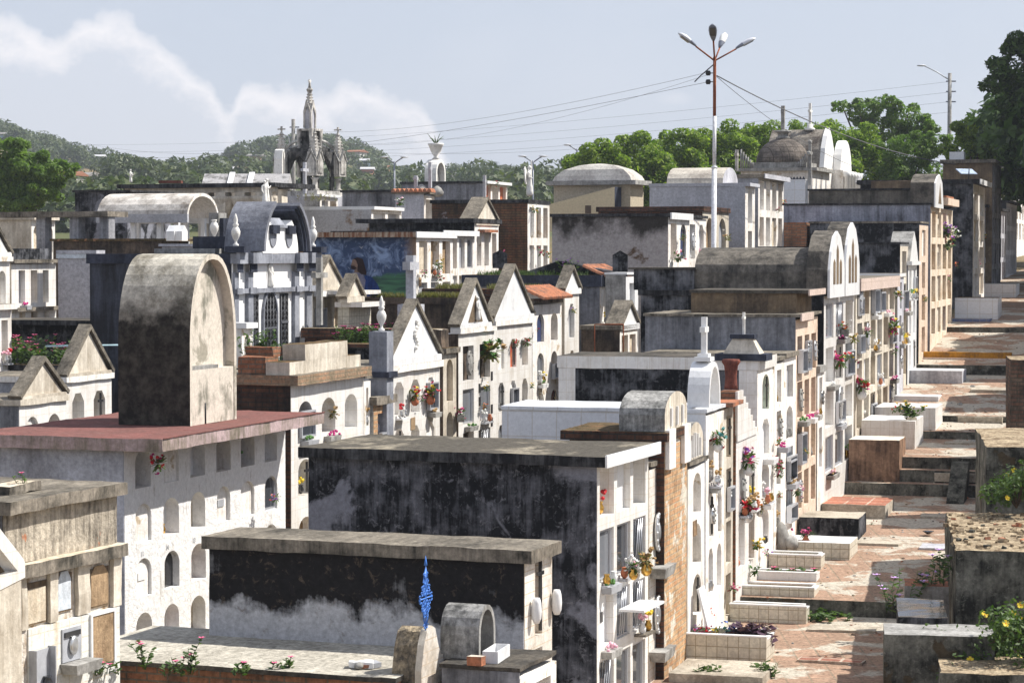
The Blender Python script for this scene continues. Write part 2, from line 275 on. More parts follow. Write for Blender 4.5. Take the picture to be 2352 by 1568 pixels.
# ---------------------------------------------------------------- mesh helpers
class MB:
    def __init__(s): s.bm = bmesh.new(); s.ms = []
    def mi(s, m):
        if m not in s.ms: s.ms.append(m)
        return s.ms.index(m)
    def box(s, lo, hi, m, top=None, M=None, seg=0, amp=0, tmat=None, taper=None):
        i = s.mi(m); lo = Vector(lo); hi = Vector(hi)
        if seg:
            nn = [max(1, min(40, round((hi[k]-lo[k])/seg))) for k in range(3)]
            cache = {}
            def P(a, b, c):
                key = (a, b, c)
                if key not in cache:
                    p = Vector((lo[0]+(hi[0]-lo[0])*a/nn[0], lo[1]+(hi[1]-lo[1])*b/nn[1], lo[2]+(hi[2]-lo[2])*c/nn[2]))
                    q = noise.noise_vector(p*3.1 + Vector((seg*71, amp*311, 3)))*amp + noise.noise_vector(p*9.3)*amp*.45
                    cache[key] = s.bm.verts.new(p + q)
                return cache[key]
            jobs = ((0,1,2),(1,0,2),(2,0,1))
            for ax, u, w in jobs:
                for side in (0, nn[ax]):
                    for a in range(nn[u]):
                        for b in range(nn[w]):
                            q = []
                            for da, db in ((0,0),(1,0),(1,1),(0,1)):
                                idx = [0,0,0]; idx[ax] = side; idx[u] = a+da; idx[w] = b+db; q.append(P(*idx))
                            flip = (side == 0) != (ax == 1)
                            f = s.bm.faces.new(q[::-1] if flip else q)
                            f.material_index = s.mi(tmat) if (tmat and ax == 2 and side) else i
            return
        vs = []
        for z in (lo[2], hi[2]):
            for x, y in ((lo[0],lo[1]),(hi[0],lo[1]),(hi[0],hi[1]),(lo[0],hi[1])):
                p = Vector((x, y, z))
                if taper and z == hi[2]:
                    c = (lo+hi)/2; p = Vector((c[0]+(x-c[0])*taper, c[1]+(y-c[1])*taper, z))
                if M: p = M @ p
                vs.append(s.bm.verts.new(p))
        for q in ((3,2,1,0),(4,5,6,7),(0,1,5,4),(1,2,6,5),(2,3,7,6),(3,0,4,7)):
            f = s.bm.faces.new([vs[k] for k in q]); f.material_index = s.mi(tmat) if (tmat and q[0] == 4) else i
    def prism(s, poly, a, b, m, axis='x', tmat=None, M=None, smooth=False):
        """poly of (h, z) points; extruded along x (h = y) or y (h = x)"""
        i = s.mi(m); j = s.mi(tmat) if tmat else i
        def P(h, z, t):
            p = Vector((t, h, z)) if axis == 'x' else (Vector((h, t, z)) if axis == 'y' else Vector((h, z, t)))
            return M @ p if M else p
        A = [s.bm.verts.new(P(h, z, a)) for h, z in poly]; B = [s.bm.verts.new(P(h, z, b)) for h, z in poly]
        fs = [s.bm.faces.new(A), s.bm.faces.new(B[::-1])]
        for f in fs: f.material_index = i
        n = len(poly)
        for k in range(n):
            f = s.bm.faces.new((A[k], B[k], B[(k+1) % n], A[(k+1) % n])); f.material_index = j; f.smooth = smooth
    def strip(s, prof, a, b, th, m, axis='x', tmat=None):
        """shell along an open profile, th thick towards the inside"""
        i = s.mi(m); j = s.mi(tmat) if tmat else i
        n = len(prof); inner = []
        for k in range(n):
            p = Vector(prof[k]); q = Vector(prof[min(k+1, n-1)]) - Vector(prof[max(k-1, 0)]); q.normalize()
            inner.append((p[0]+q[1]*th, p[1]-q[0]*th))
        def P(hz, t): return s.bm.verts.new(Vector((t, hz[0], hz[1])) if axis == 'x' else Vector((hz[0], t, hz[1])))
        O = [[P(p, a), P(p, b)] for p in prof]; I = [[P(p, a), P(p, b)] for p in inner]
        for k in range(n-1):
            for q, mm in (((O[k][0],O[k][1],O[k+1][1],O[k+1][0]), j), ((I[k][0],I[k+1][0],I[k+1][1],I[k][1]), i),
                      ((O[k][0],O[k+1][0],I[k+1][0],I[k][0]), i), ((O[k][1],I[k][1],I[k+1][1],O[k+1][1]), i)):
                f = s.bm.faces.new(q); f.material_index = mm
        for k in (0, n-1):
            f = s.bm.faces.new((O[k][0],O[k][1],I[k][1],I[k][0])); f.material_index = i
    def lathe(s, prof, c, m, n=10, smooth=True, M=None, sy=1):
        i = s.mi(m); c = Vector(c); rings = []
        for r, z in prof:
            ring = []
            for k in range(n):
                p = Vector((r*math.cos(2*math.pi*k/n), sy*r*math.sin(2*math.pi*k/n), z)); p = M @ p if M else p; ring.append(s.bm.verts.new(c+p))
            rings.append(ring)
        for A, B in zip(rings, rings[1:]):
            for k in range(n):
                f = s.bm.faces.new((A[k], A[(k+1)%n], B[(k+1)%n], B[k])); f.material_index = i; f.smooth = smooth
        for A in (rings[0][::-1], rings[-1]):
            f = s.bm.faces.new(A); f.material_index = i
    def tube(s, pts, r, m, n=6, r2=None):
        i = s.mi(m); rings = []; pts = [Vector(p) for p in pts]
        for k, p in enumerate(pts):
            d = (pts[min(k+1, len(pts)-1)] - pts[max(k-1, 0)]).normalized()
            q = d.to_track_quat('Z', 'Y'); rr = r if r2 is None else r + (r2-r)*k/(len(pts)-1)
            rings.append([s.bm.verts.new(p + q @ Vector((rr*math.cos(2*math.pi*j/n), rr*math.sin(2*math.pi*j/n), 0))) for j in range(n)])
        for A, B in zip(rings, rings[1:]):
            for k in range(n):
                f = s.bm.faces.new((A[k], A[(k+1)%n], B[(k+1)%n], B[k])); f.material_index = i; f.smooth = True
        for A in (rings[0][::-1], rings[-1]):
            f = s.bm.faces.new(A); f.material_index = i
    def blob(s, c, r, m, sq=(1,1,1), sub=1, jit=0):
        i = s.mi(m); c = Vector(c)
        ret = bmesh.ops.create_icosphere(s.bm, subdivisions=sub, radius=r)
        for v in ret['verts']:
            v.co = Vector((v.co[0]*sq[0], v.co[1]*sq[1], v.co[2]*sq[2])) * (1 + (rnd.random()-.5)*jit) + c
            for f in v.link_faces: f.material_index = i; f.smooth = sub > 1
    def quad(s, c, a, b, m):
        i = s.mi(m); c = Vector(c)
        f = s.bm.faces.new([s.bm.verts.new(c + x) for x in (-a-b, a-b, a+b, -a+b)]); f.material_index = i
    def build(s, name, parent=None, loc=None, rot=None, fix=True):
        me = bpy.data.meshes.new(name)
        if fix: bmesh.ops.recalc_face_normals(s.bm, faces=s.bm.faces)
        s.bm.to_mesh(me); s.bm.free()
        for m in s.ms: me.materials.append(m)
        o = bpy.data.objects.new(name, me); scene.collection.objects.link(o)
        if parent: o.parent = parent
        if loc is not None: o.location = loc
        if rot is not None: o.rotation_euler = (0, 0, rot)
        return o
def tag(o, label=None, cat=None, group=None, kind=None):
    if label: o['label'] = label
    if cat: o['category'] = cat
    if group: o['group'] = group
    if kind: o['kind'] = kind
    return o
def empty(name, loc, rot, label, cat, group=None):
    o = bpy.data.objects.new(name, None); scene.collection.objects.link(o); o.location = loc; o.rotation_euler = (0, 0, rot)
    o.empty_display_size = .1
    return tag(o, label, cat, group)
def arc(cx, cz, rx, rz, a0, a1, n=12, pw=1.0):
    return [(cx + rx*math.copysign(abs(math.cos(R(a0+(a1-a0)*k/n)))**pw, math.cos(R(a0+(a1-a0)*k/n))), cz + rz*abs(math.sin(R(a0+(a1-a0)*k/n)))) for k in range(n+1)]
# ---------------------------------------------------------------- tomb builder
KIND = {'s':(m_slabw,.10),'S':(m_slabw,.22),'G':(m_slabg,.12),'d':(m_slabd,.10),'t':(m_slabt,.14),'c':(m_slabc,.10),'n':(m_slabn,.08),'r':(m_slabr,.1),
        'e':(m_slabgr,.12),'m':(m_slabm,.06),'w':(m_white,.05),'b':(m_brickl,.16),'o':(m_slabt,None),'O':(m_brown,None),'C':(m_slabc,.25)}
class Tomb: pass
def tomb(name, label, x0, x1, x2, yt, D, th=THA, cat='tomb', side=m_mould, fac=m_white, roof=m_roofd, edge=m_edged, fedge=None, st=.10, ov=(.12,.06), L=None, W=None,
         f=None, zb=None, seed=None, group=None, back=True, upper=None):
    r = random.Random(seed if seed is not None else int(x1*7+yt))
    C = at(x1, yt, D); v = Vector((math.cos(th), -math.sin(th), 0)); u = Vector((math.sin(th), math.cos(th), 0))
    if L is None: L = solve(lambda l: x0 - proj(C - v*l)[0], .05, 14) if x0 is not None else 2.4
    if W is None: W = solve(lambda w: proj(C + u*w)[0] - x2, .05, 14)
    base = min(g(*(C - v*L)[:2]), g(*C[:2]), g(*(C+u*W)[:2])) - .05 if zb is None else zb
    t = Tomb(); t.L, t.W, t.H, t.th, t.D, t.r, t.name = L, W, C[2]-base, th, D, r, name
    t.o = empty(name, (C[0], C[1], base), -th, label, cat, group)
    H = t.H; near = D < 47; seg = .22 if D < 34 else (.35 if near else 0); amp = .009
    dep = (f or {}).get('dep', .32) if f else 0
    b = MB()
    if f and not f.get('flush'): b.box((-L, .0, 0), (-dep, W, H-st), side, seg=seg, amp=amp)
    else: b.box((-L, 0, 0), (0, W, H-st), side, seg=seg, amp=amp)
    if dep: b.box((-dep+.001, -.014, 0), (-.006, -.0005, H-st-.001), side)
    b.build('wall', t.o)
    if st > 0:
        s = MB(); s.box((-L-ov[1], -ov[1], H-st+.001), (ov[0], W+ov[1]*.5, H), edge, seg=.16 if D < 34 else (.3 if near else 0), amp=.011, tmat=roof)
        if fedge: s.box((ov[0]+.003, -ov[1]-.004, H-st-.01), (ov[0]+.03, W+ov[1]*.5, H+.012), fedge)
        s.build('roof_slab', t.o)
    if f: facade(t, f, fac, dep)
    return t
def facade(t, f, fm, dep, parent=None, z1=None):
    r = t.r; W = t.W; H = z1 if z1 is not None else t.H - .1; par = parent or t.o
    cols = f.get('cols', 3); mg = f.get('mg', .07); cw = (W-2*mg)/cols
    pitch = f.get('pitch', .78); top = f.get('top', .12); rows = f.get('rows', 9); ow = f.get('ow', .8); oh = f.get('oh', .8); arch = f.get('arch', 0)
    kinds = f.get('kinds', 'sgtso'); kmap = f.get('map'); far = t.D > 58
    while rows > 1 and H - top - (rows-1)*pitch - pitch*oh < .08: rows -= 1
    zt = H; b = MB(); E = .0
    ops = []
    for k in range(rows):
        a = H - top - k*pitch; h = pitch*oh
        if a - h < .05: h = a - .06
        if h < .1: rows = k; break
        ops.append((a-h, a))
    # rails full width, stiles between them
    zz = [H] + [v for lo, hi in ops for v in (hi, lo)] + [0]
    for k in range(0, len(zz), 2): 
        if zz[k] - zz[k+1] > .01: b.box((-dep, 0, zz[k+1]), (0, W, zz[k]), fm)
    for ri, (lo, hi) in enumerate(ops):
        ys = [0]; cells = []
        for c in range(cols):
            wv = cw*ow*(1 + (r.random()-.5)*.10); yc = mg + cw*(c+.5) + (r.random()-.5)*.03*cw
            cells.append((yc-wv/2, yc+wv/2))
        e = 0
        for c, (ya, yb) in enumerate(cells):
            b.box((-dep, e, lo), (0, ya, hi), fm); e = yb
        b.box((-dep, e, lo), (0, W, hi), fm)
        for c, (ya, yb) in enumerate(cells):
            k = (kmap[ri][c] if kmap and ri < len(kmap) and c < len(kmap[ri]) else r.choice(kinds)); ar = arch
            if arch == 3: ar = r.choice((0, 1, 2))
            if k in 'gX': ar = 0 if arch == 3 else ar
            hw = (yb-ya)/2; ym = (ya+yb)/2
            if ar:
                rise = min(hw, (hi-lo)*.35) if ar == 1 else min(hw*.7, (hi-lo)*.2)
                n = 6 if ar == 1 else 2
                A = [(ym + hw*math.cos(R(180*q/(2*n))), hi-rise+rise*math.sin(R(180*q/(2*n)))) for q in range(2*n+1)]
                if ar == 2: A = [(yb, hi-rise), (ym+hw*.45, hi), (ym-hw*.45, hi), (ya, hi-rise)]
                mid = len(A)//2
                if ar == 2:
                    b.prism([(yb, hi), (ym+hw*.45, hi), (yb, hi-rise)], -dep+.002, -.001, fm); b.prism([(ya, hi), (ya, hi-rise), (ym-hw*.45, hi)], -dep+.002, -.001, fm)
                else:
                    b.prism([(yb, hi)] + A[mid:0:-1] + [A[0]], -dep+.002, -.001, fm)
                    b.prism([(ya, hi)] + A[len(A)-1:mid-1:-1], -dep+.002, -.001, fm)
            # what closes the opening
            n = MB()
            if k == '-':
                b.box((-.1, ya, lo), (-.004, yb, hi), fm); continue
            if k in 'gX':
                fr = .035; x = -.05
                n.box((x-.02, ya+.01, lo+.01), (x-.01, yb-.01, hi-.01), m_glassb if r.random() < .55 else m_glass)
                for q in ((ya, lo, yb, lo+fr), (ya, hi-fr, yb, hi), (ya, lo+fr, ya+fr, hi-fr), (yb-fr, lo+fr, yb, hi-fr)):
                    n.box((x-.02, q[0]+.002, q[1]+.002), (x+.02, q[2]-.002, q[3]-.002), m_alu)
                if k == 'X' and not far:
                    for q in (.3, .45, .6): n.tube([(x+.03, ya+(yb-ya)*q, lo+.03), (x+.03, ya+(yb-ya)*(q+.25), hi-.03)], .008, m_alu, 4)
                no = n.build('glass_door', par)
                continue
            mm, dd = KIND.get(k.lower() if k == 'P' else k, (m_slabw, .1)) if k not in 'pP' else (m_slabw if r.random() < .6 else m_slabg, .10)
            if dd is None:
                dd = dep-.006; th2 = .004
                if r.random() < .5: mm = m_brown
            else: dd = min(dd*(1+(r.random()-.5)*.5), dep-.06); th2 = .04
            n.box((-dd-th2, ya+.001, lo+.001), (-dd, yb-.001, hi-.001), mm)
            no = n.build('niche_slab', par)
            if k in 'sSoOCctG' and t.D < 62 and r.random() < .34:
                w = MB(); vx = -min(dd, .2)+.06 if k not in 'oO' else -.12; sc_ = r.uniform(.7, 1.1); vm = r.choice((m_silver, m_stone, m_slabw, m_pot, m_gold, m_slabd)); yv = ym + hw*r.choice((-.5, 0, .5))
                w.lathe([(.02*sc_,0),(.05*sc_,.03*sc_),(.06*sc_,.09*sc_),(.035*sc_,.14*sc_),(.05*sc_,.17*sc_)], (vx, yv, lo+.001), vm, 8)
                if r.random() < .5:
                    cf = flat(COL[r.choice(('dry','green','palepink','red','white','yellow'))])
                    for q in range(7): w.blob((vx+r.gauss(0,.035), yv+r.gauss(0,.04), lo+.2*sc_+r.random()*.1), .028, cf)
                w.build('vase', no)
            if k in 'scwSC' and t.D < 50 and r.random() < .45:
                w = MB(); hh = hi-lo; w.box((-dd+.001, ym-hw*.45, lo+hh*.42), (-dd+.012, ym+hw*.45, lo+hh*.62), r.choice((m_slabg, m_slabd, m_slabw))); w.build('name_plate', no)
            if k in 'pP' and not far:
                q = MB(); hh = hi-lo
                q.lathe([(.001,0),(hw*.42,0),(hw*.42,.02),(hw*.3,.035),(.001,.04)], (-dd, ym, lo+hh*.62), m_slabg, 14, M=Matrix.Rotation(R(90), 4, 'Y') @ Matrix.Diagonal((1.3,1,1,1)))
                q.box((-dd, ym-hw*.5, lo+hh*.2), (-dd+.02, ym+hw*.5, lo+hh*.32), m_slabg)
                q.build('relief_plaque', no)
                if r.random() < .7:
                    for sy in (-.55, .55):
                        w = MB(); w.lathe([(.02,0),(.05,.03),(.06,.08),(.035,.13),(.045,.15)], (-dd+.07, ym+hw*sy, lo+.02), r.choice((m_silver, m_stone, m_gold)), 8); w.build('vase', no)
    b.build('facade_frame', par)
    t.ops = ops; t.cells = cells if ops else []; TOMBS.append(t)
def bar(t, name, lo, hi, m, seg=0, amp=.008, parent=None, tmat=None):
    b = MB(); b.box(lo, hi, m, seg=seg, amp=amp, tmat=tmat); return b.build(name, parent or t.o)
def pediment(t, y0, y1, z, h, back=.9, m=m_white, roofm=m_roof, th=.07, ovx=.05, part='pediment', base=True, over=.1, trunc=0):
    """gabled front standing on the tomb: tympanum, raking roof slabs, base ledge"""
    ym = (y0+y1)/2; b = MB()
    b.prism([(y0+.04, z), (y1-.04, z), (ym, z+h)], -back, 0, m, tmat=roofm)
    o = b.build(part, t.o)
    r = MB(); 
    for s in (0, 1):
        a = Vector((y0-over, z-over*h/(ym-y0)*.6)) if s == 0 else Vector((y1+over, z-over*h/(ym-y0)*.6))
        c = Vector((ym, z+h+.02)); d = (c-a).normalized(); nn = Vector((-d[1], d[0])) * (1 if s == 0 else -1)
        c2 = Vector((ym, z+h+.02+th/abs(nn[1]) )) 
        r.prism([tuple(a+nn*.003), tuple(c+Vector((0, .003))), tuple(c2), tuple(a+nn*th)], -back-.05, ovx + s*.002, roofm)
    r.build('gable_roof', o)
    if base:
        q = MB(); q.box((-back-.02, y0-over*.6, z-.13), (ovx*.8, y1+over*.6, z-.002), m, seg=.2 if t.D < 50 else 0, amp=.006); q.build('cornice', o)
    return o
def cross(name, p, h, w, t, label, m=m_stone, th=0, cat='cross', fleur=False, group=None, parent=None, pedestal=None):
    b = MB()
    if pedestal:
        a, c, hh = pedestal; b.box((-a/2, -a/2, -.02), (a/2, a/2, hh), m)
        z0 = hh+.001
    else: z0 = 0
    b.box((-t/2, -t/2, z0), (t/2, t/2, h), m)
    zc = z0 + (h-z0)*.70
    for s in (-1, 1): b.box((-t/2+.001, min(s*t/2, s*w/2), zc), (t/2-.001, max(s*t/2, s*w/2), zc+t*1.0), m)
    if fleur:
        for q in ((0, 0, h), (0, w/2, zc+t/2), (0, -w/2, zc+t/2)): b.blob(q, t*.9, m, sub=1)
    o = b.build(name, parent, p, -th)
    if not parent: tag(o, label, cat, group)
    return o
FL = 0
def flowers(p, r, cols, label, n=14, name='flower_bouquet', leaves=True, sq=(1,1,1), cat='flowers', group=None, pot=None, loose=False):
    b = MB(); p = Vector(p)
    for k in range(n):
        c = flat(COL[cols[k % len(cols)]])
        d = Vector((rnd.gauss(0,.45)*sq[0], rnd.gauss(0,.45)*sq[1], rnd.gauss(0,.38)*sq[2]))*r
        q = r*(.16+.12*rnd.random())
        for j in range(5):          # petals
            a = rnd.random()*6.28; e = (rnd.random()-.3)*1.3
            dv = Vector((math.cos(a)*math.cos(e), math.sin(a)*math.cos(e), math.sin(e)))
            x = dv.cross(Vector((rnd.random()-.5, rnd.random()-.5, 1))).normalized()*q*.5
            b.quad(d+dv*q*.5, dv*q*.6, x, c)
        b.blob(d, q*.45, c, sub=1, jit=.4)
    if leaves:
        for k in range(n*3):
            a = rnd.random()*6.28; e = rnd.random()*1.6-.9
            dv = Vector((math.cos(a)*math.cos(e), math.sin(a)*math.cos(e), math.sin(e)))
            dv = Vector((dv[0]*sq[0], dv[1]*sq[1], dv[2]*sq[2]))
            x = dv.cross(Vector((.1,.2,1))).normalized()*r*.09
            b.quad(dv*r*(.35+.55*rnd.random()) - Vector((0,0,r*.15)), dv.normalized()*r*.28, x, m_weed if 'dry' not in cols else m_dry)
    o = b.build(name, None, p, fix=False)
    tag(o, label, cat, group)
    if pot:
        w = MB(); s = r*.45
        if pot == 'box': w.box((-s, -s*1.6, -r*1.25), (s, s*1.6, -r*.35), m_stone)
        else: w.lathe([(s*.45,-r*1.5),(s*.95,-r*1.25),(s*1.05,-r*.95),(s*.55,-r*.55),(s*.8,-r*.4)], (0,0,0), {'gold':m_gold,'terra':m_pot,'silver':m_silver,'white':m_slabw}[pot], 10)
        w.build('vase', o)
    return o
def fpos(line, px, py, out=.12):
    D = line(px) if callable(line) else line
    p = at(px, py, D); th = THA if line is DA else THB
    return p + Vector((math.cos(th), -math.sin(th), 0))*out
def weed(p, h, label, n=8, flower=None, name='flowering_weed', spread=.25, leaf=m_weed, nf=5, lf=.05, cat='plant', group=None, mesh=None):
    b = MB(); p = Vector(p)
    for k in range(n):
        a = rnd.random()*6.28; s = spread*math.sqrt(rnd.random()); root = Vector((math.cos(a)*s, math.sin(a)*s, 0))
        tip = root + Vector((rnd.gauss(0,.25)*h, rnd.gauss(0,.25)*h, h*(.6+.5*rnd.random()))); mid = (root+tip)/2 + Vector((rnd.gauss(0,.05)*h, rnd.gauss(0,.05)*h, .08*h))
        b.tube([root, mid, tip], .006, leaf, 3, .003)
        for j in range(max(5, int(h/lf*1.3))):
            t = .1 + .9*j/max(5, int(h/lf*1.3)); q = root.lerp(mid, t*2) if t < .5 else mid.lerp(tip, t*2-1)
            aa = rnd.random()*6.28; dv = Vector((math.cos(aa), math.sin(aa), .35)); x = dv.cross(Vector((0,0,1))).normalized()*lf*.35
            b.quad(q+dv*lf*.6, dv*lf*.6, x + Vector((0,0,(rnd.random()-.5)*lf*.4)), leaf)
        if flower and k < nf:
            fc = flat(COL[flower]); s = lf*.42
            for j in range(5):
                aa = j*1.2566; dv = Vector((math.cos(aa), math.sin(aa), .25)); b.quad(tip+dv*s, dv*s, Vector((-math.sin(aa), math.cos(aa), 0))*s*.6, fc)
            b.blob(tip, s*.6, fc)
    return tag(b.build(name, None, p, fix=False), label, cat, group)
def urn(name, p, h, label, m=m_statue, cat='urn', group=None, parent=None, flame=True):
    b = MB(); s = h
    pr = [(.10,0),(.10,.06),(.045,.10),(.04,.16),(.10,.24),(.15,.36),(.155,.46),(.11,.56),(.07,.60),(.10,.64),(.10,.67)]
    if flame: pr += [(.06,.72),(.075,.8),(.05,.9),(.012,1.0)]
    b.lathe([(r*s*.9, z*s) for r, z in pr], (0,0,0), m, 12)
    o = b.build(name, parent, p)
    if not parent: tag(o, label, cat, group)
    return o
# figures: one continuous surface grown over a skeleton
def figure(name, p, h, rot, label, m=m_statue, pose='stand', cat='statue', wings=False, child=False, group=None, parent=None, robe=True):
    K = h/1.75
    V3 = lambda *a: Vector(a)*K
    pts = [V3(0,0,.95), V3(0,0,1.2), V3(0,0,1.42), V3(.02,0,1.54), V3(.03,0,1.66)]
    rad = [.15,.15,.12,.06,.11]; ed = [(0,1),(1,2),(2,3),(3,4)]
    def chain(src, lst):
        a = src
        for q, rr in lst: pts.append(V3(*q)); rad.append(rr); ed.append((a, len(pts)-1)); a = len(pts)-1
    if pose == 'pray':
        chain(2, [((0,.19,1.40),.075),((.1,.24,1.15),.06),((.24,.05,1.22),.045),((.28,.02,1.34),.03)]); chain(2, [((0,-.19,1.40),.075),((.1,-.24,1.15),.06),((.24,-.05,1.22),.045),((.28,-.02,1.34),.03)])
    elif pose == 'raise':
        chain(2, [((0,.19,1.42),.075),((.05,.25,1.7),.055),((.05,.2,2.0),.045),((.05,.18,2.12),.03)]); chain(2, [((0,-.19,1.40),.075),((.05,-.26,1.15),.055),((.25,-.2,1.1),.045)])
    else:
        chain(2, [((0,.2,1.40),.075),((.02,.26,1.12),.06),((.12,.22,.9),.045),((.15,.2,.82),.03)]); chain(2, [((0,-.2,1.40),.075),((.02,-.26,1.12),.06),((.12,-.22,.95),.045),((.16,-.2,.85),.03)])
    if robe: chain(0, [((.01,0,.7),.19),((.02,0,.4),.21),((.02,0,.06),.25)])
    else:
        chain(0, [((0,.1,.85),.1),((.03,.11,.48),.07),((0,.11,.08),.05),((.1,.12,.03),.04)]); chain(0, [((0,-.1,.85),.1),((.05,-.11,.48),.07),((0,-.11,.08),.05),((.1,-.12,.03),.04)])
    me = bpy.data.meshes.new(name); me.from_pydata(pts, ed, []); o = bpy.data.objects.new(name, me); scene.collection.objects.link(o)
    sk = o.modifiers.new('s', 'SKIN'); sk.use_smooth_shade = True
    for i, v in enumerate(me.skin_vertices[0].data): v.radius = (rad[i]*K, rad[i]*K*(1.0)); v.use_root = (i == 0)
    su = o.modifiers.new('d', 'SUBSURF'); su.levels = 1; su.render_levels = 1
    dg = bpy.context.evaluated_depsgraph_get(); m2 = bpy.data.meshes.new_from_object(o.evaluated_get(dg)); o.modifiers.clear(); o.data = m2; m2.materials.clear(); m2.materials.append(m)
    for pl_ in m2.polygons: pl_.use_smooth = True
    o.location = p; o.rotation_euler = (0, 0, rot)
    if parent: o.parent = parent
    else: tag(o, label, cat, group)
    hd = MB(); hd.blob(V3(.01,0,1.70), .115*K, m, sub=2, sq=(1,1,1.05)); hd.build('hair', o)
    if wings:
        for s in (-1, 1):
            w = MB(); w.prism([(s*.05*K,1.2*K),(s*.2*K,1.55*K),(s*.45*K,1.75*K),(s*.6*K,1.6*K),(s*.55*K,1.2*K),(s*.4*K,.8*K),(s*.2*K,.75*K)], -.16*K, -.10*K, m); w.build('wing', o)
    if child:
        c = MB(); c.blob(V3(.28,0,1.28), .09*K, m, sub=2); c.blob(V3(.26,0,1.08), .12*K, m, sub=2, sq=(1,1,1.4)); c.build('held_child', o)
    return o
# foliage
def leaves_mesh(name, clumps, n, size, m, jit=.5, parent=None, flat_=.0, seed=1):
    """clumps: (centre, radius, weight); many small leaf faces through each clump's volume"""
    r = random.Random(seed); vs = []; fs = []
    tw = sum(c[2] for c in clumps)
    for c, rad, w in clumps:
        rad = Vector(rad) if not isinstance(rad, (int, float)) else Vector((rad, rad, rad)); c = Vector(c)
        for _ in range(int(n*w/tw)):
            while True:
                d = Vector((r.uniform(-1,1), r.uniform(-1,1), r.uniform(-1,1)))
                if d.length < 1: break
            d = d.normalized() * (d.length**.45)
            q = c + Vector((d[0]*rad[0], d[1]*rad[1], d[2]*rad[2]))
            nn = (d*.8 + Vector((r.gauss(0,.6), r.gauss(0,.6), r.gauss(0,.6)+.5))).normalized()
            a = nn.orthogonal().normalized(); a = Matrix.Rotation(r.random()*6.28, 3, nn) @ a; b = nn.cross(a)
            s = size*(1 + (r.random()-.5)*2*jit); k = len(vs)
            a *= s; b *= s*.5
            vs += [q-a, q-b*.9+a*.1, q+a, q+b]; fs.append((k, k+1, k+2, k+3))
    me = bpy.data.meshes.new(name); me.from_pydata(vs, [], fs); me.materials.append(m)
    o = bpy.data.objects.new(name, me); scene.collection.objects.link(o)
    if parent: o.parent = parent
    return o
def tree(name, label, base, crown, m, n=4000, size=.14, trunk=.18, seed=1, group=None, limbs=5):
    """crown: list of (dx, dy, dz, rx, ry, rz) clumps relative to base"""
    e = empty(name, base, 0, label, 'tree', group); r = random.Random(seed)
    cl = []
    for dx, dy, dz, rx, ry, rz in crown:
        k = max(4, int(rx*rz*1.6))
        cl.append(((dx, dy, dz), (rx*.72, ry*.72, rz*.72), rx*ry*rz*.8))
        for _ in range(k*3):
            d = Vector((r.gauss(0,1), r.gauss(0,1), r.gauss(0,1))).normalized(); s = r.uniform(.22,.42)*min(rx, rz, ry+.5)
            cl.append(((dx+d[0]*rx*.8, dy+d[1]*ry*.8, dz+d[2]*rz*.8), (s, s, s*.75), s*s*2.2))
    leaves_mesh('crown', cl, n, size, m, parent=e, seed=seed)
    t = MB(); top = Vector((crown[0][0], crown[0][1], crown[0][2]))
    t.tube([(0,0,-.3), (top[0]*.2, top[1]*.2, top[2]*.4), tuple(top*.75)], trunk, m_bark, 8, trunk*.55)
    for k in range(limbs):
        c = crown[k % len(crown)]; q = Vector((c[0]+r.uniform(-.5,.5)*c[3], c[1]+r.uniform(-.5,.5)*c[4], c[2]+r.uniform(-.2,.5)*c[5]))
        s0 = top*(.35+.3*r.random()); t.tube([s0, (s0+q)/2 + Vector((0,0,.2)), q], trunk*.45, m_bark, 6, trunk*.12)
    t.build('trunk', e)
    return e

